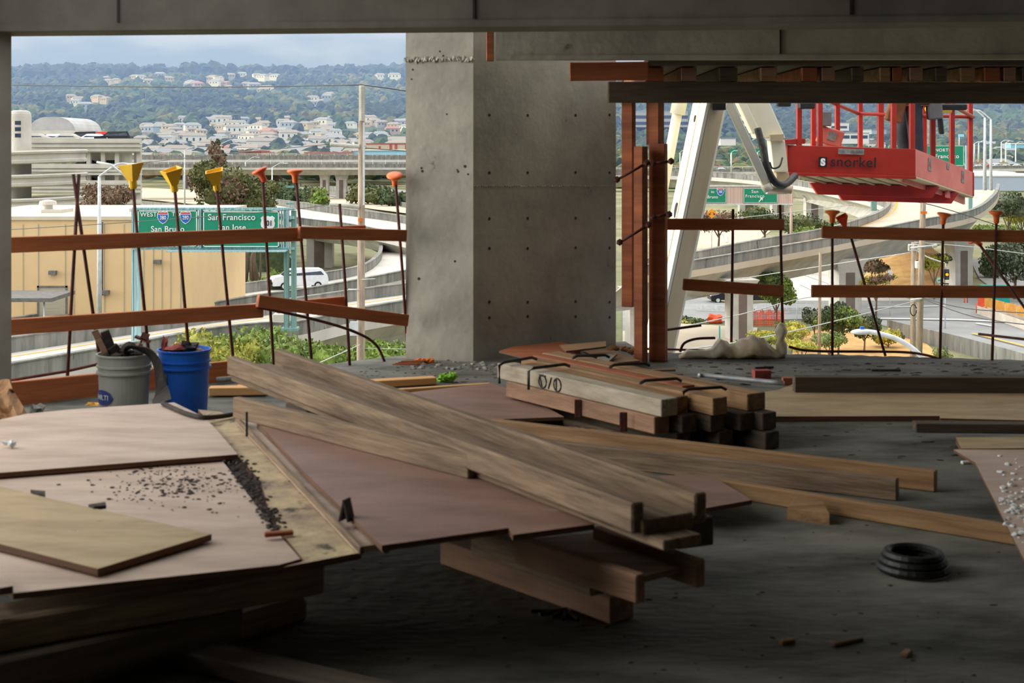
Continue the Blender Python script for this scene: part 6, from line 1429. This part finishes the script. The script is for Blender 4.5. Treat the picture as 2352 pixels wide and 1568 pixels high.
for i in range(240):
    px = random.uniform(315,930); y = random.uniform(590,760); x = (px-CX)/FP*y; r = random.uniform(3,5.5)
    sp_.append((x,y,(ZG if y<640 else terr(x,y))+r*.6+4,r,r*.8,random.choice((0,1,2,3))))
blobs('valley_trees', sp_, ['leaf_blue','leaf_far','leaf_olive','leaf_brown'], 'belt of tree crowns in the valley behind the freeways')

# ---- sea haze lying over the valley and the ridge
bm = bmesh.new(); box(bm, -2600, 2600, 620, 4100, -30, 420); hz = obj('haze', bm, [], None)
hm = bpy.data.materials.new('haze'); hm.use_nodes = True; hn = hm.node_tree; hn.nodes.clear(); ho = hn.nodes.new('ShaderNodeOutputMaterial'); hv = hn.nodes.new('ShaderNodeVolumeScatter')
hv.inputs['Color'].default_value = (.27,.44,1.0,1); hv.inputs['Density'].default_value = .00042; hn.links.new(hv.outputs[0], ho.inputs['Volume']); hz.data.materials.append(hm)
tag(hz, 'thin blue haze lying over the valley and the hillside', 'haze', kind='stuff')
# ================================================================ BOOM LIFT
bl_ = rootat('boom_lift', 'cream white boom lift arm with a red work platform outside the right opening', 'boom lift', at(1560,900,13.3))
def P3(px, py, d): return at(px, py, d)
def hexa(name, bot, top, m, parent, bev=.01):
    bm = bmesh.new(); a = [bm.verts.new(p) for p in bot]; b = [bm.verts.new(p) for p in top]; n = len(a)
    bm.faces.new(a[::-1]); bm.faces.new(b)
    for i in range(n): bm.faces.new((a[i], a[(i+1)%n], b[(i+1)%n], b[i]))
    bmesh.ops.recalc_face_normals(bm, faces=bm.faces); bevel(bm, bev, 2); return obj(name, bm, m, parent)
def sec(py, l, f, r): 
    L_, F_, R_ = P3(l,py,13.7), P3(f,py,13.2), P3(r,py,13.5); return [F_, R_, R_+(L_-F_), L_]
bs, ts = sec(1150,1404,1432,1480), sec(60,1627,1660,1708)
lower = hexa('lower_boom', bs, ts, M['lift_white'], bl_, .015)
F0, R0, F1, R1 = bs[0], bs[1], ts[0], ts[1]; nrm = (R0-F0).cross(F1-F0).normalized(); nrm = nrm if nrm.y < 0 else -nrm
q = [F0.lerp(R0,.16), F0.lerp(R0,.86), F1.lerp(R1,.86), F1.lerp(R1,.16)]
hexa('side_panel', [p-nrm*.01 for p in q], [p+nrm*.006 for p in q], M['lift_tan'], lower, .002)
Lf0, Lf1 = bs[3], ts[3]; n2 = (F0-Lf0).cross(Lf1-Lf0).normalized(); n2 = n2 if n2.y < 0 else -n2
for tt, s_ in ((.612,.055),(.805,.025)):
    c = Lf0.lerp(Lf1, tt).lerp(F0.lerp(F1, tt), .42); bm = bmesh.new(); qq = n2.to_track_quat('Z','Y').to_matrix().to_4x4(); qq.translation = c
    lathe(bm, [(s_,-.01),(s_,.008)], 20, qq)
    for v_ in bm.verts: v_.co.z = c.z+(v_.co.z-c.z)*1.35
    obj('lightening_hole', bm, M['black'], lower)
tube('ridge', [Lf0.lerp(F0,.55)+n2*.004, Lf1.lerp(F1,.55)+n2*.004], .008, M['lift_white'], lower, 6)
bm = bmesh.new(); p = at(1653,238,13.25); box(bm, p.x-.05,p.x+.05,13.2,13.35,p.z-.06,p.z+.1); obj('slot', bm, M['black'], lower)
cy1 = tube('cylinder', [P3(1577,150,14.0), P3(1556,262,14.0)], .075, M['lift_white'], bl_, 14); tube('rod', [P3(1556,258,14.0), P3(1500,560,14.0)], .05, M['lift_white'], bl_, 12)
def bar4(name, p0, p1, w0, th, m, parent, bev=.008):
    """square bar whose visible width is w0 px at both ends"""
    (x0_, y0_, d0), (x1_, y1_, d1) = p0, p1
    a = [P3(x0_-w0/2,y0_,d0), P3(x0_+w0/2,y0_,d0)]; b = [P3(x1_-w0/2,y1_,d1), P3(x1_+w0/2,y1_,d1)]; o_ = Vector((0,th,0))
    return hexa(name, [a[0], a[1], a[1]+o_, a[0]+o_], [b[0], b[1], b[1]+o_, b[0]+o_], m, parent, bev)
bar4('jib_link', (1640,160,13.6), (1764,428,13.9), 21, .07, M['lift_white'], bl_)
bm = bmesh.new()
fb = bar4('fly_boom', (1688,130,14.2), (1772,318,14.2), 66, .28, M['lift_white'], bl_, .012)
bar4('boom_side', (1655,130,14.15), (1738,306,14.15), 20, .2, M['lift_white'], bl_)
hexa('boom_end', [P3(1767,308,14.1),P3(1801,306,14.1),P3(1801,306,14.3),P3(1767,308,14.3)], [P3(1769,326,14.1),P3(1798,326,14.1),P3(1798,326,14.3),P3(1769,326,14.3)], M['lift_tan'], bl_)
bar4('bracket', (1786,322,14.3), (1794,395,14.3), 34, .2, M['lift_white'], bl_); bar4('bracket', (1797,395,14.4), (1800,428,14.4), 30, .15, M['lift_tan'], bl_)
bar4('foot', (1788,424,14.1), (1786,446,14.1), 48, .12, M['lift_white'], bl_)
tube('pin', [P3(1752,430,14.0), P3(1818,437,14.0)], .035, M['lift_tan'], bl_, 12); tube('pin', [P3(1766,438,13.9), P3(1758,424,13.9)], .05, M['lift_white'], bl_, 12)
tube('hose', spline([P3(1740,295,14.0), P3(1752,340,13.95), P3(1762,385,13.9), P3(1780,418,13.9), P3(1803,424,14.0), P3(1826,404,14.3)]), .036, M['hose'], bl_, 10)
tube('cable', spline([P3(1768,372,14.0), P3(1774,386,14.0), P3(1790,382,14.0), P3(1797,362,14.05)]), .01, M['hose'], bl_, 6)
# platform: tilted frame. front edge at d 15, side runs back to d 17
fx0, fx1 = at(1803,0,15).x, at(2103,0,15).x; W = Vector((1.26,2.0,-.28)); zt, zb = 1.54, 1.262
FL, FR = Vector((fx0,15,at(0,333,15).z)), Vector((fx1,15,at(0,342,15).z)); H = Vector((0,0,-.285)); U = FR-FL
pf = bmesh.new()
def wallq(a, b, h, th, m, name, parent, bev=.004):
    n_ = Vector(((b-a).y, -(b-a).x, 0)).normalized()*th
    return hexa(name, [a+h, b+h, b+h-n_, a+h-n_], [a, b, b-n_, a-n_], m, parent, bev)
pl0 = wallq(FL, FR, H, .03, M['lift_red'], 'front_panel', bl_)
hexa('flange', [FL+H+Vector((.03,-.02,-.035)), FR+H+Vector((0,-.02,-.035)), FR+H+Vector((0,.06,-.035)), FL+H+Vector((.03,.06,-.035))], [FL+H+Vector((.03,-.02,0)), FR+H+Vector((0,-.02,0)), FR+H+Vector((0,.06,0)), FL+H+Vector((.03,.06,0))], M['lift_red'], bl_, .004)
sp0 = wallq(FR, FR+W, H, .03, M['lift_red_lit'], 'side_panel', bl_)
wallq(FL+W, FL, H, .03, M['lift_red'], 'side_panel', bl_); wallq(FR+W, FL+W, H, .03, M['lift_red'], 'rear_panel', bl_)
f0 = Vector((0,0,.02)); hexa('floor_grid', [p+H-f0 for p in (FL,FR,FR+W,FL+W)], [p+H for p in (FL,FR,FR+W,FL+W)], M['lift_tan'], bl_, .003)
bm = bmesh.new()
for k in range(7):
    a = FL+U*(.1+.13*k)+H-Vector((0,0,.03)); bq = a+W; ringtube(bm, [a+W*.02, bq-W*.02], .012, 4)
obj('floor_ribs', bm, M['lift_tan'], bl_)
for s_, x0_, x1_, h_ in ((.35,-.02,1.02,.13),(.66,.0,1.03,.13)):
    a = FL+W*s_+U*x0_+H-Vector((0,0,.03)); b = FL+W*s_+U*x1_+H-Vector((0,0,.03)); y_ = Vector((0,.08,0)); cut = U.normalized()*.14; dn = Vector((0,0,-h_))
    hexa('cross_beam', [a+cut*.6+dn, b-cut*.6+dn, b-cut*.6+dn+y_, a+cut*.6+dn+y_], [a, b, b+y_, a+y_], M['lift_red'], bl_, .004)
wallq(FR+H+Vector((-.12,.05,-.0)), FR+W*.62+H+Vector((-.12,0,0)), Vector((0,0,-.07)), .03, M['lift_red_lit'], 'rail_angle', bl_)
wallq(FR+H+W*.6+Vector((-.05,0,-.0)), FR+W+H+Vector((-.1,0,0)), Vector((0,0,-.10)), .03, M['lift_red_lit'], 'rail_angle', bl_)
posts_ = [FL+U*.09, FL+U*.25, FL+U*.815, FR, FL+W*.33, FL+W*.66, FL+W, FR+W*.33, FR+W*.66, FR+W, FL+W+U*.22, FL+W+U*.6]
for k, p in enumerate(posts_):
    bm = bmesh.new(); s_ = .027 if k != 10 else .035; i_ = Vector((.03*(1 if p.x < fx1 else -1),.03,0)); q = p+i_; box(bm, q.x-s_, q.x+s_, q.y-s_, q.y+s_, q.z-.2, q.z+1.08); bevel(bm, .005); obj('stanchion', bm, M['lift_red'], bl_)
up_ = Vector((0,0,1.07))
for h_, r_ in ((1.07,.026),(.66,.022)):
    z_ = Vector((0,0,h_)); tube('handrail', [FL+z_, FR+z_], r_, M['lift_red'], bl_, 8); tube('handrail', [FR+z_, FR+W+z_], r_, M['lift_red'], bl_, 8)
    tube('handrail', [FR+W+z_, FL+W+z_], r_, M['lift_red'], bl_, 8); tube('handrail', [FL+W+z_, FL+z_], r_, M['lift_red'], bl_, 8)
for (px, py, w_, h_, dd_) in ((1852,243,36,14,14.9),(2182,246,74,14,15.6),(1800,240,30,10,14.3)):
    a = P3(px-w_/2,py-h_/2,dd_); b = P3(px+w_/2,py+h_/2,dd_); bm = bmesh.new(); box(bm, a.x, b.x, dd_-.05, dd_+.05, b.z, a.z); bevel(bm,.01); obj('rail_pad', bm, M['black'], bl_)
bm = bmesh.new(); a = P3(1884,256,15.3); b = P3(1908,290,15.3); box(bm, a.x, b.x, 15.25, 15.4, b.z, a.z); bevel(bm,.01); obj('switch_box', bm, M['garage_dark'], bl_)
bm = bmesh.new(); p = P3(1906,316,15.4); box(bm, -.13,.13,-.06,.06,-.08,.1,0, Matrix.Translation(p)@Matrix.Rotation(.28,4,'Y')); box(bm, -.1,.14,-.05,.05,-.17,-.08,0, Matrix.Translation(p)); bevel(bm,.012); cp = obj('control_panel', bm, M['lift_red_lit'], bl_)
bm = bmesh.new(); box(bm, -.04,.05,-.07,-.06,-.03,.06,0, Matrix.Translation(p)@Matrix.Rotation(.28,4,'Y')); obj('decal', bm, M['chip'], cp)
hexa('mount_plate', [P3(1786,333,14.8),P3(1850,330,15.1),P3(1850,330,15.3),P3(1786,333,15.0)], [P3(1788,321,14.8),P3(1850,317,15.1),P3(1850,317,15.3),P3(1788,321,15.0)], M['lift_red'], bl_)
wallq(P3(1794,340,15.15), FL+Vector((.0,-.001,-.03)), Vector((0,0,-.24)), .02, M['lift_red_lit'], 'corner_plate', bl_)
# lettering and decals on the platform
def surfM(px, py, d, dirv): 
    X = dirv.normalized(); Z = Vector((X.y,-X.x,0)).normalized(); Y = Z.cross(X); m_ = Matrix((X,Y,Z)).transposed().to_4x4(); m_.translation = at(px,py,d); return m_
textmesh('lettering', 'snorkel', 24/FP*15/.72, M['black'], pl0, surfM(1960,383,14.965,U), .003, 'CENTER', .0015, 1.06)
mm = surfM(1890,372,14.964,U); bm = bmesh.new(); s_ = 11.5/FP*15; box(bm, -s_*.85, s_*.85, -s_, s_, 0, .004, 0, mm); lg = obj('logo_block', bm, M['black'], pl0)
textmesh('logo_letter', 'S', 15/FP*15/.7, M['white'], lg, surfM(1890,379.5,14.953,U), .002, 'CENTER', .006, 1)
def decal(px, py, w_, h_, d, dirv, m, par):
    mm = surfM(px,py,d,dirv); a_, b_ = w_/FP*d/2, h_/FP*d/2; bm = bmesh.new(); box(bm,-a_,a_,-b_,b_,0,.004,0,mm); return obj('decal', bm, m, par)
dc = decal(1955,348,59,13,14.963,U,M['chip'],pl0)
for px in (1936,1958,1970,1978): decal(px,348,7,5,14.955,U,M['garage_dark'],dc)
for px, py, w_, h_, s_ in ((2135,378,20,28,.245),(2177,382,14,14,.545),(2211,406,18,28,.80)):
    p = FR+W*s_; Xd = Vector((W.x,W.y,W.z)).normalized(); nn = Vector((W.y,-W.x,0)).normalized(); c = at(px,py,15); dirr = c-cam.location; tt = (FR-cam.location).dot(nn)/dirr.dot(nn); c = cam.location+dirr*tt+nn*.002
    Yd = nn.cross(Xd)*-1; m_ = Matrix((Xd, nn.cross(Xd), nn)).transposed().to_4x4(); m_.translation = c; bm = bmesh.new(); ln_ = {20:.115,14:.09,18:.12}[w_]; box(bm,-ln_/2,ln_/2,-h_/FP*8,h_/FP*8,0,.004,0,m_); dd_ = obj('decal', bm, M['chip'], sp0)
    if w_ != 14: bm = bmesh.new(); box(bm,-.025,.025,-.02,.03,.004,.006,0,m_); obj('decal_mark', bm, M['lift_red'], dd_)
# ---- worker on the platform (only the lower body shows under the beam)
base = (FL+FR)/2+U*.32+W*.28+H; feetz = base.z+.005
wk = thing('person', 'person in dark jeans and a brown work jacket standing on the red lift platform', 'person', (base.x, base.y, feetz))
def skinmesh(name, nodes, edges, m, parent, lv=2, smooth=True):
    me = bpy.data.meshes.new(name); me.from_pydata([n[0] for n in nodes], edges, []); me.materials.append(m)
    o = bpy.data.objects.new(name, me); COL.objects.link(o); o.parent = parent
    md = o.modifiers.new('skin','SKIN'); md.use_smooth_shade = True
    for i, n in enumerate(nodes):
        me.skin_vertices[0].data[i].radius = (n[1], n[2] if len(n) > 2 else n[1])
    me.skin_vertices[0].data[0].use_root = True
    s = o.modifiers.new('sub','SUBSURF'); s.levels = s.render_levels = lv
    bpy.context.view_layer.update(); dg = bpy.context.evaluated_depsgraph_get(); m2 = bpy.data.meshes.new_from_object(o.evaluated_get(dg)); o.modifiers.clear(); o.data = m2
    for p in m2.polygons: p.use_smooth = True
    return o
# local frame: person faces -x (left); z up
body = [((0,0,.93),.11,.14),((0,0,1.12),.11,.13),((-.03,0,1.32),.11,.16),((-.04,0,1.46),.06,.07),((-.06,0,1.54),.05),((-.07,0,1.62),.075,.07),((-.07,0,1.70),.085,.075),
 ((-.03,.19,1.40),.05),((-.16,.25,1.17),.042),((-.36,.2,1.10),.032),((-.44,.18,1.10),.028),
 ((-.03,-.19,1.40),.05),((.02,-.27,1.16),.042),((-.14,-.26,.98),.032),((-.21,-.25,.94),.028),
 ((.0,.10,.86),.09),((-.05,.13,.48),.058),((.02,.13,.09),.04),((-.12,.14,.04),.032),
 ((.0,-.10,.86),.09),((.02,-.12,.48),.058),((.05,-.12,.09),.04),((-.09,-.13,.04),.032)]
be = [(0,1),(1,2),(2,3),(3,4),(4,5),(5,6),(2,7),(7,8),(8,9),(9,10),(2,11),(11,12),(12,13),(13,14),(0,15),(15,16),(16,17),(17,18),(0,19),(19,20),(20,21),(21,22)]
bd = skinmesh('body', body, be, M['skin'], wk)
tr_ = [((0,0,.95),.12,.155),((.0,.10,.86),.105),((-.05,.13,.48),.085),((-.01,.13,.28),.075),((.02,.13,.10),.07),((.0,-.10,.86),.105),((.02,-.12,.48),.085),((.04,-.12,.28),.078),((.05,-.12,.10),.072)]
skinmesh('jeans', tr_, [(0,1),(1,2),(2,3),(3,4),(0,5),(5,6),(6,7),(7,8)], M['jeans'], wk)
jk = [((0,0,.98),.15,.18),((0,0,.84),.16,.19),((0,0,1.14),.135,.17),((-.03,0,1.34),.13,.19),((-.04,0,1.47),.075,.09),((-.03,.2,1.40),.068),((-.16,.26,1.17),.06),((-.34,.205,1.10),.05),((-.03,-.2,1.40),.068),((.02,-.28,1.16),.06),((-.12,-.265,.995),.05)]
skinmesh('jacket', jk, [(0,1),(0,2),(2,3),(3,4),(3,5),(5,6),(6,7),(3,8),(8,9),(9,10)], M['jacket'], wk)
for (x, y) in ((-.03,.135),(.01,-.125)):
    bm = bmesh.new(); lumpy(bm, (0,0,0), 1, 2, .0, (.14,.055,.05)); 
    for v_ in bm.verts: v_.co.z = max(v_.co.z, -.045)
    o = obj('boot', bm, M['black'], smooth=True); o.parent = wk; o.location = (x-.03,y,.045)
def hand(px_, py_, pz_, sgn):
    for k in range(4):
        o_ = (k-1.5)*.019; L_ = (.066,.076,.07,.056)[k]
        skinmesh('finger', [((px_,py_+o_,pz_),.0085),((px_-L_*.55,py_+o_,pz_-.01),.008),((px_-L_*.85,py_+o_,pz_-.035),.007),((px_-L_*.8,py_+o_,pz_-.055),.006)], [(0,1),(1,2),(2,3)], M['skin'], bd, 1)
    skinmesh('thumb', [((px_+.03,py_+sgn*.02,pz_-.005),.011),((px_-.0,py_+sgn*.05,pz_-.02),.009),((px_-.03,py_+sgn*.05,pz_-.04),.008)], [(0,1),(1,2)], M['skin'], bd, 1)
    bm = bmesh.new(); lumpy(bm, (px_+.035,py_,pz_), 1, 2, 0, (.052,.042,.018)); o = obj('palm', bm, M['skin'], smooth=True); o.parent = bd
hand(-.50,.18,1.10,-1); hand(-.28,-.25,.92,1)
hd = bmesh.new(); lumpy(hd, (-.08,0,1.68), 1, 3, 0, (.098,.078,.118)); 
o = obj('head', hd, M['skin'], smooth=True); o.parent = bd
bm = bmesh.new(); lumpy(bm, (-.18,0,1.665), 1, 1, 0, (.02,.013,.022)); o = obj('nose', bm, M['skin'], smooth=True); o.parent = bd
for s_ in (-1,1):
    bm = bmesh.new(); lumpy(bm, (-.166,s_*.032,1.69), 1, 1, 0, (.01,.013,.008)); o = obj('eye', bm, M['black']); o.parent = bd
    bm = bmesh.new(); lumpy(bm, (-.075,s_*.08,1.675), 1, 1, 0, (.02,.01,.032)); o = obj('ear', bm, M['skin']); o.parent = bd
bm = bmesh.new(); lumpy(bm, (-.168,0,1.622), 1, 1, 0, (.008,.024,.006)); o = obj('mouth', bm, M['scrap_red']); o.parent = bd
bm = bmesh.new(); lathe(bm, [(.125,1.72),(.115,1.74),(.105,1.80),(.07,1.85),(.01,1.865)], 24, Matrix.Translation((-.075,0,0))); o = obj('hard_hat', bm, M['white'], smooth=True); o.parent = wk
for (x, y, z, sx_, sz_, m_, nm) in ((-.20,-.14,.78,.09,.14,'jacket','tool_pouch'),(.22,-.12,.80,.08,.13,'garage_dark','tool_pouch'),(.3,-.1,.60,.02,.09,'black','tool_handle')):
    bm = bmesh.new(); box(bm, -sx_, sx_, -.05, .05, -sz_, sz_); bevel(bm,.015); o = obj(nm, bm, M[m_]); o.parent = wk; o.location = (x,y,z); o.rotation_euler = (0,.25 if x < 0 else -.1,0)
tube('lanyard', spline([P3(2128,250,16.1), P3(2150,252,16.0), P3(2185,254,16.0)]), .03, M['hivis'], n=6, label='yellow lanyard beside the person on the lift platform', cat='lanyard')
